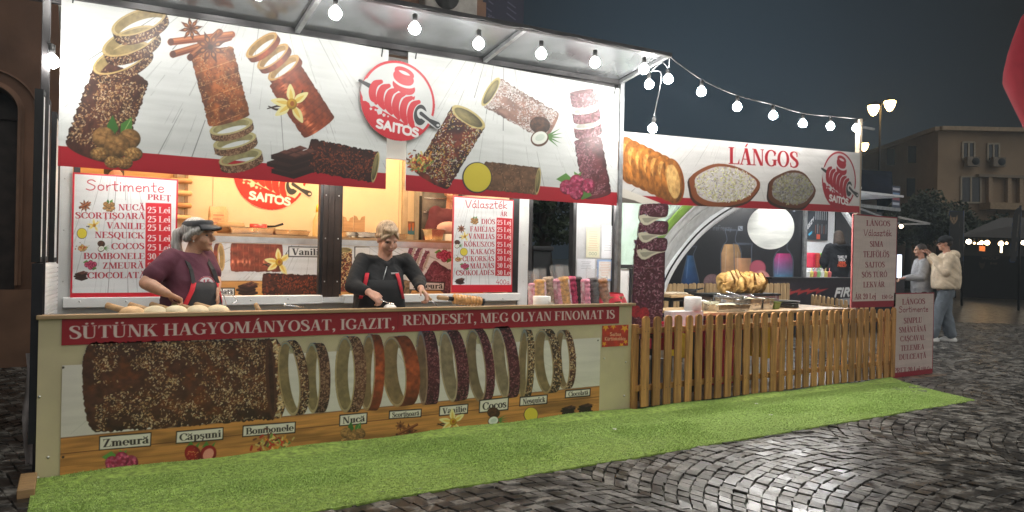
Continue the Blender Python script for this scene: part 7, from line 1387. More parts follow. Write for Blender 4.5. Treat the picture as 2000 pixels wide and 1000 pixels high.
def counter_woman_fleece():
    Y = 5.38; c = at(740, 560, Y); base = np.array([c[0], Y, 0]); t = thing('person', 'fair haired woman in black fleece and red trimmed apron spooning cream', 'person', base, 'women serving at the counter'); fv = unit([-.20, -.98, 0]); sv = unit(np.cross(fv, [0, 0, 1])); hf = unit([.06, -.90, -.46]); H = at(757, 468, Y-.08)
    sr, sl = at(708, 510, Y+.0), at(792, 510, Y+.0); er, wr = at(688, 558, Y-.12), at(720, 570, Y-.27); elb, wl = at(818, 549, Y-.14), at(822, 563, Y-.30); N = at(752, 505, Y-.03)
    prof = [(.72, .17, .13, 0), (.82, .195, .155, .01), (.92, .19, .165, .02), (1.02, .18, .16, .02), (1.12, .18, .145, .02), (1.20, .175, .115, .0), (1.26, .14, .085, -.01)]
    o = Org(); P, fr = head(o, H, hf, .97, tilt=.06); o.chain([P(0, -.02, -.05), (N+P(0, -.02, -.05))/2, N-[0, 0, .03]], [.055, .055, .062]); o.loft([(z, a*.9, b*.9, d) for z, a, b, d in prof], base, sv, fv)
    for S, E_, W_ in ((sr, er, wr), (sl, elb, wl)): o.chain([S, (S+E_)/2, E_], [.055, .05, .042]); o.chain([E_, E_+(W_-E_)*.35, W_], [.042, .042, .028])
    hr = at(738, 583, Y-.33); hand(o, wr, hr-wr, np.array([.3, .2, -.9]), curl=1.2, thumb=-1); hl = at(834, 578, Y-.36); hand(o, wl, hl-wl, np.array([-.5, .3, -.6]), curl=1.1, thumb=1)
    A = legs(o, .76, base, sv, fv); o.done('body', [SKIN, DARK, LIP, BROW], t, .0075, 4, face_paint(H, fr, .97))
    fl = cloth('black_fleece', (.014, .014, .015), rough=.95, bump=.8, bscale=14); o = Org(); o.loft([(z, a+.012, b+.012, d) for z, a, b, d in prof[:-1]]+[(1.262, .14, .095, -.01), (1.30, .085, .075, .0)], base, sv, fv)
    for S, E_, W_ in ((sr, er, wr), (sl, elb, wl)): o.chain([S, (S+E_)/2, E_, E_+(W_-E_)*.45, E_+(W_-E_)*.78], [.066, .062, .055, .048, .042]); o.cap(N+(S-N)*.3-[0, 0, .025], .055, S, .062)
    o.cap(N+sv*.07+[0, 0, .0], .03, N+fv*.075+[0, 0, -.05], .018); o.cap(N-sv*.07+[0, 0, .0], .03, N+fv*.075+[0, 0, -.05], .018); o.done('fleece', fl, t, .010, 3, fold=.007, ff=11)
    o = Org(); o.ell(N+fv*.045+[0, 0, -.075], (.055, .035, .04), (sv, fv, np.array([0, 0, 1.]))); o.done('undershirt', cloth('maroon_undershirt', (.07, .012, .035)), t, .008, 3)
    o = Org(); o.loft([(.60, .19, .14, 0), (.74, .205, .165, 0), (.86, .20, .165, .01)], base, sv, fv); legs(o, .78, base, sv, fv, (.105, .08, .065)); o.done('trousers', cloth('dark_trousers', (.02, .02, .025)), t, .012, 4); shoes(t, A, fv, black_plastic)
    def R(z): return [np.interp(z, [p[0] for p in prof], [p[i] for p in prof]) for i in (1, 2, 3)]
    def wrap(z, a, off): rs, rf, fo = R(max(z, .72)); c_, s_ = math.sin(a), math.cos(a); e = 2/2.3; return base+np.array([0, 0, z])+sv*(rs+off)*math.copysign(abs(c_)**e, c_)+fv*(fo+(rf+off)*math.copysign(abs(s_)**e, s_))
    zs = [1.135, 1.06, .98, .90, .82, .74, .62]; hw = [40, 44, 52, 60, 68, 72, 74]; m = MB(); m.grid([[wrap(z, math.radians(w*k/10), .026) for k in range(-10, 11)] for z, w in zip(zs, hw)]); ob = m.build('apron', cloth('black_apron_cloth', (.011, .011, .012), rough=.9), t); so = ob.modifiers.new('thick', 'SOLIDIFY'); so.thickness = .004
    for q in (-1, 1):
        m = MB(); m.grid([[wrap(z, math.radians(q*(a_-5+10*k/3)), .033) for k in range(4)] for z, a_ in ((1.185, 30), (1.13, 34), (1.06, 40), (.99, 47))]); ob = m.build('apron_band', cloth('red_strap', (.50, .02, .035), bump=.2), t); so = ob.modifiers.new('thick', 'SOLIDIFY'); so.thickness = .003
    m = MB(); a = wrap(1.185, math.radians(-18), .018); m.bar(a, a+np.array([.06, 0, .002]), .012, .003, fv); m.build('chest_badge', mat('pale_badge', (.6, .6, .6), .5), t); m = MB(); m.tube([N+fv*.09+[0, 0, -.06], wrap(1.13, .0, .02)], .004, 6); m.build('zip', grey_metal, t)
    hm = hair_mat('fair_hair', (.20, .12, .06), (.56, .40, .25)); o = Org(); o.ell(P(0, -.036, .060), (.086, .094, .088), fr); o.ell(P(0, .030, .105), (.062, .05, .026), fr); o.cap(P(-.03, .068, .082), .013, P(-.072, .045, .03), .011); o.cap(P(.01, .076, .085), .013, P(.074, .046, .03), .011)
    for q in (-1, 1): o.cap(P(.070*q, .02, .05), .017, P(.074*q, -.03, .02), .022)
    o.chain([P(.0, -.10, .02), P(-.05, -.12, -.03), P(-.085, -.10, -.08), P(-.09, -.09, -.12)][:4] if 0 else [P(-.02, -.10, .0), P(-.055, -.09, -.045), P(-.078, -.07, -.08), P(-.08, -.06, -.115)], [.045, .04, .033, .016]); o.done('hair', hm, t, .007, 3)
    # what she holds
    s_ = thing('dessert_spoon', 'steel spoon in the fleece woman\'s right hand dipped in cream', 'spoon', hr); m = MB(); e = at(764, 594, 5.05); m.tube([hr+(hr-e)*.25+[0, 0, .0], hr, e], [.005, .005, .004], 8); m.build('handle', steel, s_); m = MB(); m.blob(e, (.024, .024, .012)); m.build('scoop', steel, s_)
    k = thing('baking_rod', 'steel rod with wooden grip in the fleece woman\'s other hand', 'rod', hl); e = at(853, 596, 5.03); d = unit(e-hl); m = MB(); m.tube([hl-d*.03, e], .0045, 8); m.build('rod', steel, k); m = MB(); m.tube([hl-d*.06, hl+d*.05], .010, 10); m.build('grip', beech, k)
counter_woman_fleece()

def stander(label, base, H_, facing, cat_group, head_dir, arms, top, bottom, shoe, hair, prof=None, k=1., hood=False, cap_m=None, legr=(.10, .085, .07), feet=((0, 0), (0, 0)), vox=.013, hairlong=0, topname='jacket', skin=None, sleeve=1., hem=None, tr=.0):
    """standing figure: arms = for each side (elbow, wrist) as (right, forward, z) offsets from the base, scaled by k"""
    base = np.array(base, float); fv = unit([facing[0], facing[1], 0]); sv = unit(np.cross(fv, [0, 0, 1])); t = thing('person', label, 'person', base, cat_group); Q = lambda a, b, z: base+sv*a*k+fv*b*k+np.array([0, 0, z*k]); skin = skin or SKIN
    prof = prof or [(.82, .155, .11, 0), (.95, .17, .13, .0), (1.10, .165, .125, .01), (1.25, .18, .125, .0), (1.38, .175, .105, -.01), (1.44, .12, .08, -.01)]; prof = [(z*k, a*k, b*k, d*k) for z, a, b, d in prof]
    H = Q(0, .03, 1.625); o = Org(); P, fr = head(o, H, head_dir, k*.98); o.cap(P(0, -.015, -.05), .05*k, Q(0, -.01, 1.42), .058*k); o.loft([(z, a*.85, b*.85, d) for z, a, b, d in prof], base, sv, fv)
    J = []
    for q, (E_, W_) in zip((-1, 1), arms):
        S, E_, W_ = Q(.17*q, -.005, 1.40), Q(*E_), Q(*W_); J.append((S, E_, W_)); o.chain([S, E_], [.05*k, .04*k]); o.chain([E_, W_], [.04*k, .028*k]); hand(o, W_, W_-E_, fv if abs(np.dot(unit(W_-E_), fv)) < .8 else np.array([0, 0, -1.]), curl=.8, thumb=q)
    A = legs(o, .84*k, base, sv, fv, (.08*k, .06*k, .045*k), .09*k, feet); o.done('body', [skin, DARK, LIP, BROW], t, vox*.8, 3, face_paint(H, fr, k*.98))
    o = Org(); hz = (hem or prof[0][0]); o.loft([(max(z, hz), a+.022+tr, b+.022+tr, d) for z, a, b, d in prof[:-1]]+[(1.45*k, .125*k, .09*k, -.01)], base, sv, fv)
    for S, E_, W_ in J: o.chain([S, (S+E_)/2, E_, E_+(W_-E_)*.9*sleeve], [.075*k+tr, .075*k+tr, .066*k+tr, .048*k+tr*.5])
    if hood: o.ell(Q(0, -.10, 1.43), (.14*k, .085*k, .085*k), (sv, fv, np.array([0, 0, 1.]))); o.ell(Q(0, -.115, 1.36), (.10*k, .06*k, .07*k), (sv, fv, np.array([0, 0, 1.])))
    top_o = o.done(topname, top, t, vox, 3, fold=.016 if tr > .01 else .010, ff=7)
    o = Org(); o.loft([(.74*k, .165*k, .12*k, 0), (.86*k, .17*k, .13*k, 0), (.96*k, .165*k, .125*k, 0)], base, sv, fv); legs(o, .84*k, base, sv, fv, legr, .09*k, feet, .13); o.done('trousers', bottom, t, vox, 3, fold=.012, ff=8); shoes(t, A, fv, shoe, k*1.18)
    o = Org(); o.ell(P(0, -.026, .045), (.084*k, .096*k, .088*k), fr); o.ell(P(0, -.06, .0), (.07*k, .06*k, .06*k), fr)
    if hairlong:
        o.cap(P(0, -.045, .03), .095*k, P(0, -.085, -.14), .118*k); o.cap(P(0, -.085, -.14), .118*k, P(0, -.09, -.27), .07*k)
    o.done('hair', hair, t, .011, 3)
    if cap_m is not None:
        o = Org(); o.ell(P(0, -.018, .062), (.092*k, .112*k, .078*k), fr); o.done('cap', cap_m, t, .009, 3); m = MB(); m.grid([[P(.075*math.cos(a), .07+.04*math.sin(a)*0+.085*q*math.sin(a), .045-.02*q) for a in np.linspace(.1, math.pi-.1, 13)] for q in np.linspace(0, 1, 4)]); ob = m.build('cap_brim', cap_m, t); so = ob.modifiers.new('thick', 'SOLIDIFY'); so.thickness = .008
    return t, Q, fv, sv
dh = hair_mat('dark_hair', (.015, .012, .010), (.05, .035, .028)); bh = hair_mat('brown_hair', (.016, .011, .008), (.055, .038, .028)); bh.node_tree.nodes['Principled BSDF'].inputs['Roughness'].default_value = .8; bh.node_tree.nodes['Principled BSDF'].inputs['Specular IOR Level'].default_value = .15; white_shoe = mat('white_sneaker', (.72, .72, .70), .5)
imgL = -_r0   # to the left in the picture
p = onZ(1845, 667); F1 = unit(imgL*.93+_f*.36); nb = 1.02
stander('man in cream hooded jacket, dark cap and jeans raising a hand to his mouth', p, 1.85, F1, 'couple walking past the stall', unit(np.append(F1[:2], -.12)), (((-.26, .05, 1.16), (-.10, .24, 1.44)), ((.30, .06, 1.14), (.10, .24, 1.42))), cloth('cream_jacket', (.78, .64, .47), rough=.7, bump=.9, bscale=7), cloth('blue_jeans', (.17, .20, .235), scale=5, bump=.7), white_shoe, dh, k=nb*1.04, hood=True, cap_m=cloth('dark_cap', (.015, .017, .02), bump=.1), legr=(.12, .105, .095), feet=((.20, 0), (-.10, .0)), tr=.012, hem=.93,
        prof=[(.84, .20, .15, -.0), (.90, .215, .165, 0), (1.05, .225, .18, .0), (1.25, .215, .165, .0), (1.38, .20, .13, -.01), (1.45, .12, .08, -.01)])
p2 = onD(1800, 500, 13.1); F2 = unit(imgL*.98+_f*.2)
stander('young woman in grey sweatshirt and black leggings walking beside the man', (p2[0], p2[1], 0), 1.7, F2, 'couple walking past the stall', unit(np.append(F2[:2], -.02)), (((-.20, .04, 1.14), (-.12, .28, 1.12)), ((.20, .02, 1.13), (.10, .26, 1.10))), cloth('grey_sweatshirt', (.34, .34, .35)), cloth('black_leggings', (.012, .012, .014)), white_shoe, dh, k=.985, tr=.006, topname='sweatshirt')
# hooded girl in the drinks stall, back to the viewer
p3 = onY(1637, 500, 9.25); F3 = unit([.55, .84]); t3, Q3, fv3, sv3 = stander('long haired girl in black hoodie with slogan on the back, inside the drinks stall', (p3[0], 9.25, .20), 1.7, F3, None, unit([.6, .78, -.1]), (((-.27, .02, 1.12), (-.16, .25, 1.02)), ((.27, .02, 1.12), (.16, .25, 1.02))), cloth('black_hoodie', (.009, .009, .011), spec=.2), cloth('pale_trousers', (.45, .44, .42)), black_plastic, bh, k=1.04, hood=True, hairlong=1, tr=.02, topname='hoodie')
O3 = Q3(-.13, -.19, 1.02); cv = Cv(O3, sv3, [0, 0, 1], .27, .24, 300, s8(26, 27, 30))
for i, (tx_, c) in enumerate((('TAKE IT', s8(235, 235, 235)), ('EASY,', s8(235, 235, 235)), ('DRINK', s8(226, 84, 40)), ('FREEZY', s8(226, 84, 40)))):
    BL = dict(BLOCK); w = sum(BL[q][0] for q in tx_); sc = 15.; x = cv.W/2-w*sc*.5; y = cv.H-18*(i+1)+1
    for q in tx_:
        for st in BL[q][1]: cv.strokepx([np.array([x+a*sc, y+b*14]) for a, b in st], 3.4, c)
        x += BL[q][0]*sc
cv.keep = np.abs(cv.a-s8(26, 27, 30)).max(-1) > .08; cv.mesh('back_slogan', print_mat, t3)
# two people inside the trailer, mostly hidden
p4 = at(880, 430, 6.78); stander('person in maroon shirt and dark vest inside the trailer, head hidden by the fascia', (p4[0]+.04, 6.86, .452), 1.6, (-.3, -.95), 'staff inside the trailer', unit([-.3, -.95, -.2]), (((-.24, .05, 1.08), (-.14, .20, 1.02)), ((.24, .05, 1.08), (.14, .2, 1.02))), cloth('maroon_sleeves', (.09, .016, .03)), cloth('dark_trousers_b', (.02, .02, .025)), black_plastic, dh, k=.95, topname='shirt', sleeve=.1)
p5 = at(222, 340, 6.72); stander('dark haired person inside the trailer behind the left price list', (p5[0], 6.76, .452), 1.6, (.2, -.98), 'staff inside the trailer', unit([.2, -.98, -.3]), (((-.24, .05, 1.08), (-.2, .1, .9)), ((.24, .05, 1.08), (.2, .1, .9))), cloth('maroon_shirt_b', (.09, .016, .03)), cloth('dark_trousers_c', (.02, .02, .025)), black_plastic, dh, k=.90, topname='shirt', sleeve=.1)
# ---------------------------------------------------------------- drinks stall with tent behind the fried bread corner
def drinks_stall():
    t = thing('drinks_stall', 'black drinks trailer printed with colourful iced drinks, open lit window at right', 'drinks stall', (10, YD, 0)); cv = art_drinks(); cv.mesh('printed_wall', printed('stall_print', .35, .06), t)
    m = MB(); m.box(PX0, PX1, YD+.002, YD+.05, .0, 2.75); m.build('side_wall', black_plastic, t); XE = onY(1668, 500, YD)[0]+1.2
    zc0 = onY(1600, 541, YD)[2]
    m = MB(); m.box(PX1-.42*0+.001, XE, YD-.02, YD+.04, .0, zc0-.03); m.build('counter_front', mat('maroon_black', (.022, .016, .022), .35), t)
    m = MB(); m.box(onY(1502, 540, YD-.3)[0], XE, YD-.36, YD-.021, zc0-.029, zc0); m.build('counter_top', dark_frame, t)
    x0 = onY(1502, 560, YD-.33)[0]; z0, z1 = .55, zc0-.03; cv = Cv([x0, YD-.34, z0], [1, 0, 0], [0, 0, 1], XE-x0, z1-z0, 130, s8(34, 26, 34))
    for k in range(4): u = 1545+k*18; cv.polyuv([(u-22, 574-k), (u+2, 564-k), (u-2, 569-k), (u+20, 566-k), (u-6, 578-k), (u-4, 572-k)], s8(150, 44, 44))
    cv.polyuv([(1632, 600), (1690, 596), (1690, 580), (1632, 584)], s8(160, 162, 164))
    pen(cv, 'FIRE', (1629, 579), (1670, 577), 15, s8(222, 222, 222), .24, 4, face=BLOCK, sm=False); cv.mesh('counter_print', print_mat, t); m = MB(); m.box(x0, XE, YD-.335, YD-.30, z0-.5, z1); m.build('counter_panel', black_plastic, t)
    # lit interior
    wl = mat('stall_white_wall', (.72, .73, .75), .5, var=.03); m = MB(); m.box(PX1+.0, XE+.5, YD+1.6, YD+1.64, .3, 2.75); m.box(PX1-.03, PX1+.0, YD+.05, YD+1.6, .3, 2.75); m.build('inner_wall', wl, t); m = MB(); m.box(PX1-.03, XE+.5, YD, YD+1.64, 2.76, 2.8); m.build('roof', wl, t); m = MB(); m.box(PX1+.3, PX1+2.2, YD+.5, YD+.7, 2.70, 2.755); m.build('ceiling_lamp', emit('stall_lamp', (.95, .98, 1.), 26.), t)
    a, b = onY(1576, 468, YD+1.55), onY(1618, 408, YD+1.55); cv = Cv([a[0], YD+1.55, a[2]], [1, 0, 0], [0, 0, 1], b[0]-a[0], b[2]-a[2]+.3, 170, s8(44, 48, 54)); W, H = cv.W, cv.H; pen(cv, 'EEZY', (1577, 448), (1590, 430), 7, s8(225, 225, 225), .16, face=BLOCK)
    for k in range(6):
        x = W*(.40+.1*k); cv.strokepx([(x, H*.45), (x, H*(.62+.05*(k % 3)))], 2.4, s8(214, 216, 218)); cv.strokepx([(x, H*.15), (x, H*(.32+.03*(k % 2)))], 2, s8(170, 174, 178) if k % 2 else s8(190, 100, 70))
    cv.polypx([(W*.05, H*.12), (W*.25, H*.2), (W*.2, H*.14), (W*.34, H*.2), (W*.1, H*.08)], s8(70, 170, 210)); cv.polypx([(W*.45, H*.02), (W*.62, H*.02), (W*.62, H*.13), (W*.45, H*.13)], s8(200, 80, 50)); cv.mesh('menu_screen', print_mat, t)
    m = MB(); pz = onY(1600, 545, YD+.3)[2]; m.box(PX1+.02, XE+.3, YD+.2, YD+1.5, pz-.06, pz-.02); m.build('inner_bench', steel, t)
    # slush machines
    cols = ((.55, .02, .05), (.45, .05, .03), (.12, .50, .04), (.65, .40, .02), (.70, .15, .03)); cl = ('red', 'dark red', 'green', 'amber', 'orange')
    for i, u in enumerate((1580, 1590, 1602, 1611, 1620)):
        p = onY(u, 500, YD+1.15); z = pz-.018; s = thing('slush_dispenser', '%s slush dispenser on the bench in the lit drinks stall' % cl[i], 'dispenser', (p[0], p[1], z), 'slush dispensers in the drinks stall'); m = MB(); m.box(p[0]-.07, p[0]+.07, p[1]-.1, p[1]+.1, z, z+.22, .01); m.build('base', white_paint, s); m = MB(); m.box(p[0]-.06, p[0]+.06, p[1]-.13, p[1]+.1, z+.23, z+.55, .03); m.build('tank', mat('slush_%d' % i, cols[i], .2), s); m = MB(); m.lathe((p[0], p[1]-.12, z+.14), [(.012, 0), (.016, .06), (.02, .08)], 8); m.build('tap', steel, s)
    for i in range(7):
        u = 1578+i*7; p = onY(u, 528, YD+.45); z = pz-.018; m = MB(); m.lathe((p[0], p[1], z), [(.03, 0), (.042, .13), (.045, .135)], 12); m.lathe((p[0], p[1], z+.136), [(.046, 0), (.03, .03), (.006, .035), (.006, .1)], 12); c = ((.7, .7, .65), (.6, .5, .1), (.55, .1, .1), (.2, .45, .15))[i % 4]; tag(m.build('drink_cup', mat('cup_%d' % i, c, .3)), ('white drink cup at the left of the cup row', 'yellow drink cup beside the left white one', 'red drink cup in the left half of the row', 'green drink cup in the middle of the row', 'white drink cup in the right half of the row', 'yellow drink cup next to the last cup', 'red drink cup nearest the hooded girl')[i], 'cup', 'drink cups on the stall bench')
    c = onY(1505, 444, YD-.75); r = 43*np.dot(c-CAM, _f)/FOC; m = MB(); nv = (CAM-c)*[1, 1, 0]; nv = nv/np.linalg.norm(nv); hx = np.cross(nv, [0, 0, 1]); m.prism([c+hx*r*math.cos(a)+np.array([0, 0, r*math.sin(a)]) for a in np.linspace(0, 2*math.pi, 57)[:-1]], nv*.03); tag(m.build('round_board', mat('whitewashed_round', (.68, .71, .68), .6, var=.12, scale=3, stretch=(1, 1, 4), c2=(.80, .82, .78))), 'large pale round board hanging before the black drinks wall', 'board')
    s = thing('strip_lamp', 'white strip lamp along the top of the black drinks wall', 'lamp', (10, YD-1.1, 2.62)); m = MB(); m.tube([(8.6, YD-1.15, 2.60), (PX1-.2, YD-1.15, 2.60)], .02, 8); m.build('tube', emit('strip_light', (1., .98, .95), 120.), s); m = MB(); m.box(8.5, PX1-.1, YD-1.18, YD-1.12, 2.63, 2.67); m.box(9, 9.04, YD-1.12, YD+.02, 2.64, 2.67); m.box(11, 11.04, YD-1.12, YD+.02, 2.64, 2.67); m.build('housing', white_paint, s)
    m = MB(); m.box(onY(1568, 500, YD-.03)[0], onY(1574, 500, YD-.03)[0], YD-.05, YD-.01, .5, 2.7); tag(m.build('window_jamb', grey_metal), 'grey jamb post between the black drinks wall and lit window', 'post')
drinks_stall()
def tent():
    t = thing('arched_tent', 'white and mint green tent with curved white arch and green stripe', 'tent', (8, 7.5, 0)); mint = mat('mint_fabric', (.46, .60, .52), .7, var=.08, scale=4, bump=.3, bscale=6); grn = mat('green_fabric', (.20, .36, .06), .7, var=.1); gry = mat('grey_fabric', (.50, .52, .52), .7, var=.1, bump=.5, bscale=12); wht = mat('white_arch', (.74, .77, .80), .55, var=.04)
    A = [(1286, 575), (1296, 545), (1312, 515), (1335, 483), (1365, 450), (1400, 422), (1440, 398), (1490, 372), (1540, 352)]; B = [(1270, 575), (1276, 545), (1286, 515), (1303, 483), (1328, 450), (1358, 422), (1394, 396), (1440, 368), (1490, 345)]
    Ct = [(1240, 575), (1250, 545), (1264, 515), (1284, 483), (1308, 450), (1334, 422), (1362, 396), (1400, 366), (1450, 340)]; D = [(1228, 575), (1236, 545), (1248, 515), (1266, 483), (1288, 450), (1312, 422), (1338, 396), (1376, 366), (1420, 338)]; E = [(1208, 600), (1209, 545), (1210, 515), (1211, 483), (1212, 450), (1213, 422), (1214, 396), (1215, 366), (1216, 338)]
    ya, yb, yc, yd, ye = 7.7, 7.5, 7.15, 7.0, 6.8
    pa = [onY(u, v, ya) for u, v in crs(A, 4)]; pb = [onY(u, v, yb) for u, v in crs(B, 4)]; pc = [onY(u, v, yc) for u, v in crs(Ct, 4)]; pd = [onY(u, v, yd) for u, v in crs(D, 4)]; pe = [onY(u, v, ye) for u, v in crs(E, 4)]
    m = MB(); m.tube(pa, .09, 10); m.build('arch', wht, t)
    m = MB(); m.tube([p+[-.06, -.1, 0] for p in pa], .012, 6); m.build('arch_seam', black_plastic, t)
    def sheet(nm, P, Q, mt, n=8, rip=.02):
        m = MB(); m.grid([[p*(1-k/n)+q*(k/n)+np.array([0, rip*math.sin(k*2.1+i*.5), rip*math.sin(k*1.3+i*.3)])*math.sin(math.pi*k/n) for k in range(n+1)] for i, (p, q) in enumerate(zip(P, Q))]); o = m.build(nm, mt, t); s = o.modifiers.new('thick', 'SOLIDIFY'); s.thickness = .004
    sheet('grey_panel', pa, pb, gry, 8); sheet('pleated_panel', pb, pc, gry, 10, .035); sheet('green_stripe', pc, pd, grn, 4, .0); sheet('mint_panel', pd, pe, mint, 10, .04)
    m = MB(); P = [onY(u, v, 7.9) for u, v in ((1598, 350), (1625, 385), (1650, 415), (1672, 450))]; m.tube(crs(P, 4), .05, 10); m.build('rear_arch', wht, t)
tent()
# ---------------------------------------------------------------- kiosk with blue awning, right of the LÁNGOS fascia
def blue_kiosk():
    Y = 10.4; t = thing('blue_kiosk', 'dark kiosk with blue awning roof and a small lit sign beside the fascia', 'kiosk', onY(1700, 560, Y)*[1, 1, 0]); bl = mat('blue_awning', (.006, .008, .018), .9, var=.3, spec=.1, scale=3, bump=.5, bscale=6)
    a, b = onY(1640, 395, Y), onY(1746, 388, Y); c = onY(1741, 336, Y+.8); d = onY(1640, 330, Y+.8); m = MB(); m.grid([[a*(1-k)*(1-j)+b*k*(1-j)+d*(1-k)*j+c*k*j+np.array([0, 0, -.05*math.sin(math.pi*j)]) for k in np.linspace(0, 1, 10)] for j in np.linspace(0, 1, 8)]); o = m.build('awning', bl, t); s = o.modifiers.new('thick', 'SOLIDIFY'); s.thickness = .02
    m = MB(); m.prism([b, c, c+[.6, .8, -.1], b+[.6, .8, -.4]], (0, 0, -.02)); m.build('awning_side', bl, t)
    p0, p1 = onY(1740, 405, Y), onY(1757, 372, Y); cv = Cv([p0[0], Y-.02, p0[2]], [1, 0, 0], [0, 0, 1], p1[0]-p0[0], p1[2]-p0[2]+.1, 120, s8(50, 56, 80)); W, H = cv.W, cv.H
    for k in range(4): cv.polypx([(W*.1, H*(.12+.22*k)), (W*.9, H*(.12+.22*k)), (W*.9, H*(.24+.22*k)), (W*.1, H*(.24+.22*k))], (s8(190, 196, 210), s8(160, 90, 100), s8(120, 150, 190), s8(200, 200, 210))[k])
    cv.mesh('lit_sign', print_mat, t); zb = onY(1700, 410, Y)[2]; m = MB(); m.box(a[0]+.3, b[0], Y+.3, Y+2, 0, zb); m.build('body', mat('kiosk_body', (.05, .05, .06), .5), t)
    m = MB(); m.bar(onY(1640, 397, Y-.02), onY(1757, 410, Y-.02), .06, .08); m.bar(onY(1660, 400, Y-.1), onY(1757, 437, Y-.5), .03, .04); m.build('awning_bar', grey_metal, t)
    m = MB(); q = onY(1754, 424, Y); r = onY(1816, 437, Y-.4); m.bar(q, r, .04, .05); m.bar(onY(1754, 438, Y), r, .03, .04); s = m.build('flap_frame', mat('pale_flap', (.4, .4, .4), .4), t)
    x = onY(1759, 515, Y+.2)[0]; z0, z1 = onY(1759, 545, Y)[2], onY(1759, 497, Y)[2]; m = MB(); m.box(x-.06, x+.05, Y+.2, Y+.26, z0, z1); m.build('lit_panel', emit('cool_panel', (.75, .85, 1.), 1.6), t)
    p = onY(1760, 442, Y-.2); s = thing('small_lamp', 'small lit lamp under the pale flap of the blue kiosk', 'lamp', p); m = MB(); m.blob(p, (.045, .045, .05)); m.build('bulb', emit('warm_small', (1, .8, .5), 10), s); m = MB(); m.lathe(p+[0, 0, .045], [(.05, 0), (.02, .05)], 10); m.build('shade', black_plastic, s)
blue_kiosk()
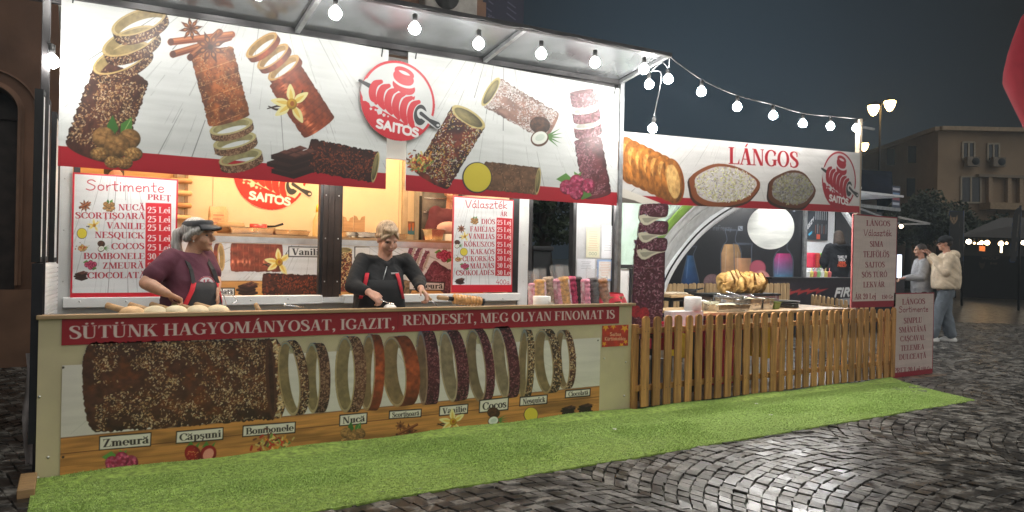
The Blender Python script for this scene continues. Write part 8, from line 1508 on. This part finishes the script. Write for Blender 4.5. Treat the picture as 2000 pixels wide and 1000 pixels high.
# ---------------------------------------------------------------- far side of the square
def far_side():
    D = 46.; pl = mat('tan_plaster', (.30, .215, .14), .85, var=.15, scale=.4); pl2 = mat('tan_ledge_plaster', (.22, .18, .14), .85, var=.15, scale=.4); dk = mat('dark_pane', (.03, .03, .035), .15)  # second tan is a darker plaster, used only on the ledge
    t = thing('corner_building', 'two storey tan building with balcony across the square', 'building', onD(1835, 520, D)*[1, 1, 0]); A = onD(1833, 255, D); ax = onD(2060, 272, D*1.0)-onD(1833, 255, D); ax[2] = 0; L = np.linalg.norm(ax); ax = ax/L; bx = onD(1690, 300, D*1.25)-A; bx[2] = 0; Lb = np.linalg.norm(bx); bx = bx/Lb; H = A[2]; n = np.array([ax[1], -ax[0], 0]); n = n if n@(CAM-A) > 0 else -n; nb = np.array([bx[1], -bx[0], 0]); nb = nb if nb@(CAM-A) > 0 else -nb
    o = np.array([A[0], A[1], 0]); m = MB(); m.prism([o, o+ax*L, o+ax*L+[0, 0, H], o+[0, 0, H]], -n*.4); m.prism([o-n*.401, o+bx*Lb-n*.401, o+bx*Lb+[0, 0, H]-n*.401, o+[0, 0, H]-n*.401], -nb*.4); m.build('wall', pl, t)
    m = MB(); m.bar(o+[0, 0, H+.1]+n*.15, o+ax*L+[0, 0, H+.1]+n*.15, .6, .25); m.bar(o+[0, 0, H+.1]+n*.15, o+bx*Lb+[0, 0, H+.1], .6, .25); m.build('cornice', mat('cornice', (.36, .27, .18), .8), t)
    def hit(u, v): d = ray(u, v); return CAM+d*((o-CAM)@n/(d@n))
    def hitb(u, v): d = ray(u, v); q = o-n*.4; return CAM+d*((q-CAM)@nb/(d@nb))
    for i, (u0, v0, u1, v1) in enumerate(((1879, 278, 1902, 312), (1928, 281, 1950, 314), (1876, 345, 1914, 396))):
        m = MB(); P = [hit(u0, v1), hit(u1, v1), hit(u1, v0), hit(u0, v0)]; c = sum(P)/4; m.prism([p+n*.02 for p in P], n*.03); w = m.build('window', dk, t)
        m = MB()
        for a, b in ((P[0], P[1]), (P[1], P[2]), (P[2], P[3]), (P[3], P[0]), ((P[0]+P[1])/2, (P[2]+P[3])/2)): m.bar(a+n*.06, b+n*.06, .1, .08, n)
        m.build('frame', mat('window_frame_%d' % i, (.34, .29, .22), .6), w)
    for i, (u0, v0, u1, v1) in enumerate(((1733, 290, 1748, 322), (1775, 285, 1790, 318), (1772, 348, 1788, 384))):
        m = MB(); P = [hitb(u0, v1), hitb(u1, v1), hitb(u1, v0), hitb(u0, v0)]; m.prism([p+nb*.02 for p in P], nb*.03); m.build('window', dk, t)
    m = MB(); P = [hit(1912, 410), hit(2055, 415), hit(2055, 402), hit(1912, 397)]; m.prism([p+n*.01 for p in P], n*1.1); m.build('balcony', mat('balcony', (.33, .24, .15), .8), t)
    m = MB(); 
    for u in (1925, 1962, 1985): P = [hit(u, 398), hit(u+7, 398), hit(u+7, 346), hit(u, 346)]; m.prism([p+n*.02 for p in P], n*.3)
    m.build('columns', mat('pilaster', (.33, .24, .16), .8), t); m = MB(); P = [hit(1905, 346), hit(2055, 352), hit(2055, 346), hit(1905, 341)]; m.prism([p+n*.02 for p in P], n*.35); m.build('ledge', pl2, t)
    for u, v in ((1892, 317), (1942, 318)):
        p = hit(u, v)+n*.35; a = thing('air_conditioner', 'white air conditioner under the %s upper window of the tan building' % ('first' if u < 1900 else 'second'), 'air conditioner', p, 'air conditioners on the tan building'); m = MB(); m.bar(p-ax*.4, p+ax*.4, .35, .6); m.build('casing', mat('ac_white', (.17, .135, .10), .5), a); m = MB(); m.lathe(p+n*.18+ax*.12, [(.24, 0), (.22, .02), (0, .02)], 16, n); m.build('fan', black_plastic, a)
    # street lamps
    def lamp(u, vt, vb, D, heads, lab):
        top, base = onD(u, vt, D), onD(u, vb, D); base = np.array([top[0], top[1], 0]); s = thing('street_lamp', lab, 'street lamp', base, 'street lamps on the square'); m = MB(); m.tube([base, base+[0, 0, .6], base+[0, 0, .7], base+[0, 0, top[2]*.6], base+[0, 0, top[2]]], [.12, .12, .07, .055, .035], 10); m.build('pole', black_plastic, s)
        for (hu, hv) in heads:
            h = onD(hu, hv, D); m = MB(); m.tube(crs([top+[0, 0, -.15], (top+h)/2+[0, 0, .18], h+[0, 0, .35]], 4), .025, 6); m.build('arm', black_plastic, s); m = MB(); m.lathe(h+[0, 0, .18], [(.28, 0), (.16, .1), (.04, .14)], 14); m.build('shade', black_plastic, s); m = MB(); m.lathe(h-[0, 0, .30], [(0, 0), (.10, .05), (.2, .22), (.25, .42), (.24, .475)], 14); m.build('lamp_glass', emit('sodium_glass', (1., .62, .22), 22.), s)
    lamp(1720, 200, 520, 33, ((1706, 214), (1738, 205)), 'tall street lamp with two amber lanterns above the fascia corner'); lamp(1672, 284, 520, 44, ((1688, 286),), 'farther street lamp with one amber lantern seen beside the post')
    # trees
    leafm = mat('dark_leaves', (.030, .045, .022), .6, var=.5, scale=2); bark = mat('bark', (.05, .04, .03), .9)
    def tree(u, v, D, rx, rz, lab, seed, n=5200, leaf=.22):
        c = onD(u, v, D); base = np.array([c[0], c[1], 0]); s = thing('broadleaf_tree', lab, 'tree', base, 'trees round the square'); r = np.random.RandomState(seed); m = MB(); m.tube([base, base+[.05, 0, c[2]*.5], c], [.22, .16, .06], 8)
        cl = [(c+np.array([r.uniform(-1, 1)*rx*.75, r.uniform(-1, 1)*rx*.75, r.uniform(-.7, .8)*rz*.75]), r.uniform(.28, .5)*rx) for _ in range(13)]
        for q, _ in cl[:7]: m.tube([c-[0, 0, rz*.5], (c+q)/2, q], [.08, .05, .02], 6)
        m.build('trunk', bark, s); V = np.empty((n, 4, 3), np.float32)
        for i in range(n):
            q, rr = cl[r.randint(len(cl))]; d = r.normal(0, 1, 3); d /= np.linalg.norm(d); p = q+d*rr*r.uniform(.5, 1.08)*np.array([1, 1, .8]); x = r.normal(0, 1, 3); x /= np.linalg.norm(x); y = np.cross(x, r.normal(0, 1, 3)); y /= np.linalg.norm(y); k = leaf*r.uniform(.6, 1.3); V[i] = p-x*k*.5, p+y*k*.25, p+x*k*.5, p-y*k*.25
        me = bpy.data.meshes.new('crown'); me.vertices.add(n*4); me.vertices.foreach_set('co', V.reshape(-1)); me.loops.add(n*4); me.loops.foreach_set('vertex_index', np.arange(n*4, dtype=np.int32)); me.polygons.add(n); me.polygons.foreach_set('loop_start', np.arange(0, n*4, 4, dtype=np.int32)); me.update(calc_edges=True); me.materials.append(leafm); obj('crown', me, s)
    tree(1835, 425, 36, 2.3, 1.4, 'wide dark round tree in front of the tan building, behind the walking couple', 1); tree(1775, 418, 40, 1.7, 1.5, 'dark tree behind the pale kiosk flap', 2); tree(1925, 440, 40, 1.6, .9, 'low dark tree before the tan building, left of the black tent roof', 3, 3000)
    tree(1062, 415, 12.5, .75, .9, 'dark tree seen through the gap beside the trailer', 4, 3600, .12)
    # black tent bar with lights
    D = 30; t = thing('bar_tent', 'black party tent bar with warm lights across the wet square', 'bar tent', onD(1945, 520, D)*[1, 1, 0]); blk = mat('black_tent', (.018, .015, .015), .5); P = {k: onD(u, v, d) for k, u, v, d in (('a', 1868, 462, D), ('b', 2080, 468, D-2), ('c', 2080, 460, D+6), ('d', 1880, 458, D+6), ('p', 1955, 425, D+2), ('q', 2060, 425, D+2))}
    m = MB(); V = [P['a'], P['b'], P['c'], P['d'], P['p'], P['q']]; m.add(V, [(0, 1, 5, 4), (0, 4, 3), (1, 2, 5), (2, 3, 4, 5)]); o = m.build('roof', blk, t); s_ = o.modifiers.new('thick', 'SOLIDIFY'); s_.thickness = .04
    for k in 'abcd': m = MB(); q = P[k]; m.tube([(q[0], q[1], 0), q], .04, 8); m.build('leg', dark_frame, t)
    a, b = onD(1880, 540, D), onD(2080, 548, D-2); d = b-a; d[2] = 0; L = np.linalg.norm(d); d = d/L; zt = onD(1880, 500, D)[2]; cv = Cv([a[0], a[1], .02], d, [0, 0, 1], L, zt, 60, s8(24, 20, 20)); cv.n = np.cross(cv.ax, cv.az); c1 = s8(110, 96, 84); pen(cv, 'WOLF', (1917, 506), (1952, 507), 5, c1, .14, face=BLOCK, sm=False); pen(cv, 'BAR', (1934, 516), (1948, 516.5), 3.4, c1, .14, face=BLOCK, sm=False); f = cv.fr(1918, 518, 8); f.poly([(-.7, 1), (-.4, .5), (.4, .5), (.7, 1), (.75, .1), (.4, -.6), (0, -1), (-.4, -.6), (-.75, .1)], s8(70, 60, 54)); cv.mesh('bar_front', print_mat, t)
    m = MB(); m.prism([cv.O+[0, 0, 0]-cv.n*.05, cv.O+d*L-cv.n*.05, cv.O+d*L-cv.n*.05+[0, 0, zt], cv.O-cv.n*.05+[0, 0, zt]], -cv.n*.5); m.build('bar_body', blk, t); q = [onD(u, v, D+5) for u, v in ((1875, 520), (2085, 525), (2085, 462), (1875, 458))]; m = MB(); m.prism(q, (.05, .05, 0)); m.build('rear_wall', blk, t)
    p = [onD(u, v, D+1.5) for u, v in ((1913, 490), (1924, 491), (1924, 481), (1913, 480))]; m = MB(); m.prism(p, (.03, .03, 0)); m.build('orange_poster', emit('orange_poster', (.6, .16, .04), .8), t)
    for i, (u, v, r) in enumerate(((1892, 472, .10), (1917, 474, .08), (1928, 474, .10), (1955, 476, .10), (1903, 475, .04), (1966, 475, .05), (1999, 474, .09), (1911, 476, .04))):
        q = onD(u, v, D+.6); s = thing('tent_lamp', ('bright white lamp at the left of the black tent', 'dim amber lamp left of the bright amber one', 'bright amber lamp above the orange poster', 'amber lamp just left of the upright lit strip', 'tiny lamp beside the leftmost tent lamp', 'small lamp right of the tall lit strip', 'warm lamp at the right picture edge', 'tiny lamp left of the orange poster')[i], 'lamp', q, 'lamps hanging in the black tent'); m = MB(); m.blob(q, (r, r, r)); m.build('bulb', emit('tent_bulb_%d' % i, (1., .82, .6) if i in (0, 6) else (1., .66, .32), 14.), s); m = MB(); m.tube([q+[0, 0, r], q+[0, 0, .5]], .012, 6); m.build('cord', black_plastic, s)
    q = onD(1957, 482, D+.5); m = MB(); m.box(q[0]-.05, q[0]+.05, q[1], q[1]+.05, q[2]-.25, q[2]+.25); tag(m.build('light_strip', emit('warm_strip', (1, .8, .5), 3)), 'upright lit strip lamp inside the black tent', 'lamp')
    # flags
    def flag(P, D, txt, a, b, h, lab, mark=None):
        Q = [onD(u, v, D) for u, v in P]; x0 = min(q[0] for q in Q); dirx = _r0; O = onD(P[0][0], P[0][1], D); base = np.array([O[0], O[1], 0]); s = thing('feather_flag', lab, 'flag', base, 'dark advertising flags')
        xs = [(q-O)@dirx for q in Q]; zs = [q[2] for q in Q]; w = max(xs)-min(xs); z0 = min(zs); cv = Cv(O+dirx*min(xs)*1-[0, 0, O[2]-z0], dirx, [0, 0, 1], w, max(zs)-z0, 60, [.01, .5, .99]); cv.polyuv(P, s8(30, 27, 27)); c = s8(130, 124, 116)
        pen(cv, txt, a, b, h, c, .15, face=BLOCK, sm=False) if txt else None
        if mark: f = cv.fr(*mark); f.poly([(-.9, 1.2), (-.45, .6), (.45, .6), (.9, 1.2), (.95, .1), (.5, -.7), (0, -1.2), (-.5, -.7), (-.95, .1)], s8(150, 124, 96)); f.poly([(-.5, .2), (-.15, 0), (-.4, -.1)], s8(30, 27, 27)); f.poly([(.5, .2), (.15, 0), (.4, -.1)], s8(30, 27, 27)); f.poly([(-.12, -.2), (.12, -.2), (0, -1)], s8(50, 40, 34)); f.stroke([(-.6, .8), (-.3, .2)], .1, s8(40, 34, 30)); f.stroke([(.6, .8), (.3, .2)], .1, s8(40, 34, 30))
        cv.keep = np.abs(cv.a-[.01, .5, .99]).max(-1) > .25; cv.mesh('cloth', print_mat, s); m = MB(); e = O+dirx*max(xs)+_f*.06; m.tube([(e[0], e[1], 0), (e[0], e[1], max(zs)+.05)], .035, 8); m.build('mast', dark_frame, s)
    flag([(1854, 510), (1882, 510), (1882, 412), (1854, 412)], 24, 'WOLF', (1874, 492), (1874, 440), -8*-1, 'dark upright rectangular flag with a pale wolf head emblem', (1863, 429, 8))
    flag([(1972, 512), (1984, 512), (1991, 470), (1996, 410), (1992, 404), (1984, 408), (1978, 425), (1975, 460)], 22, 'ATEA', (1984, 492), (1991, 418), 9, 'dark curved feather flag with tall pale capitals')
    # red balloon at the upper right corner
    c = onD(2046, 158, 6.5); m = MB(); k = 6.5/FOC; prof = [(.003, -.180), (.012, -.176), (.025, -.118), (.050, -.056), (.070, -.006), (.073, .004), (.072, .025), (.066, .06), (.058, .09), (.046, .128), (.025, .16), (0, .172)]; m.lathe(c, [(r*1.0*1000*k, z*1000*k) for r, z in prof], 32); tag(m.build('red_balloon', mat('red_balloon', (.30, .02, .035), .85, var=.08, spec=.4, trans=.0)), 'big red balloon at the upper right corner of the view', 'balloon')
far_side()
# ---------------------------------------------------------------- drizzle hanging in the night air
def build_haze():
    m = bpy.data.materials.new('drizzle_air'); m.use_nodes = True; t = m.node_tree; t.nodes.clear(); o = t.nodes.new('ShaderNodeOutputMaterial'); v = t.nodes.new('ShaderNodeVolumePrincipled'); v.inputs['Color'].default_value = (.72, .88, 1., 1); v.inputs['Density'].default_value = HAZE; v.inputs['Anisotropy'].default_value = .55; t.links.new(v.outputs[0], o.inputs['Volume'])
    b = MB(); b.box(-45, 110, -30, 110, -1.02, 17); h = b.build('haze', m); h['kind'] = 'stuff'
HAZE = .0023
build_haze()
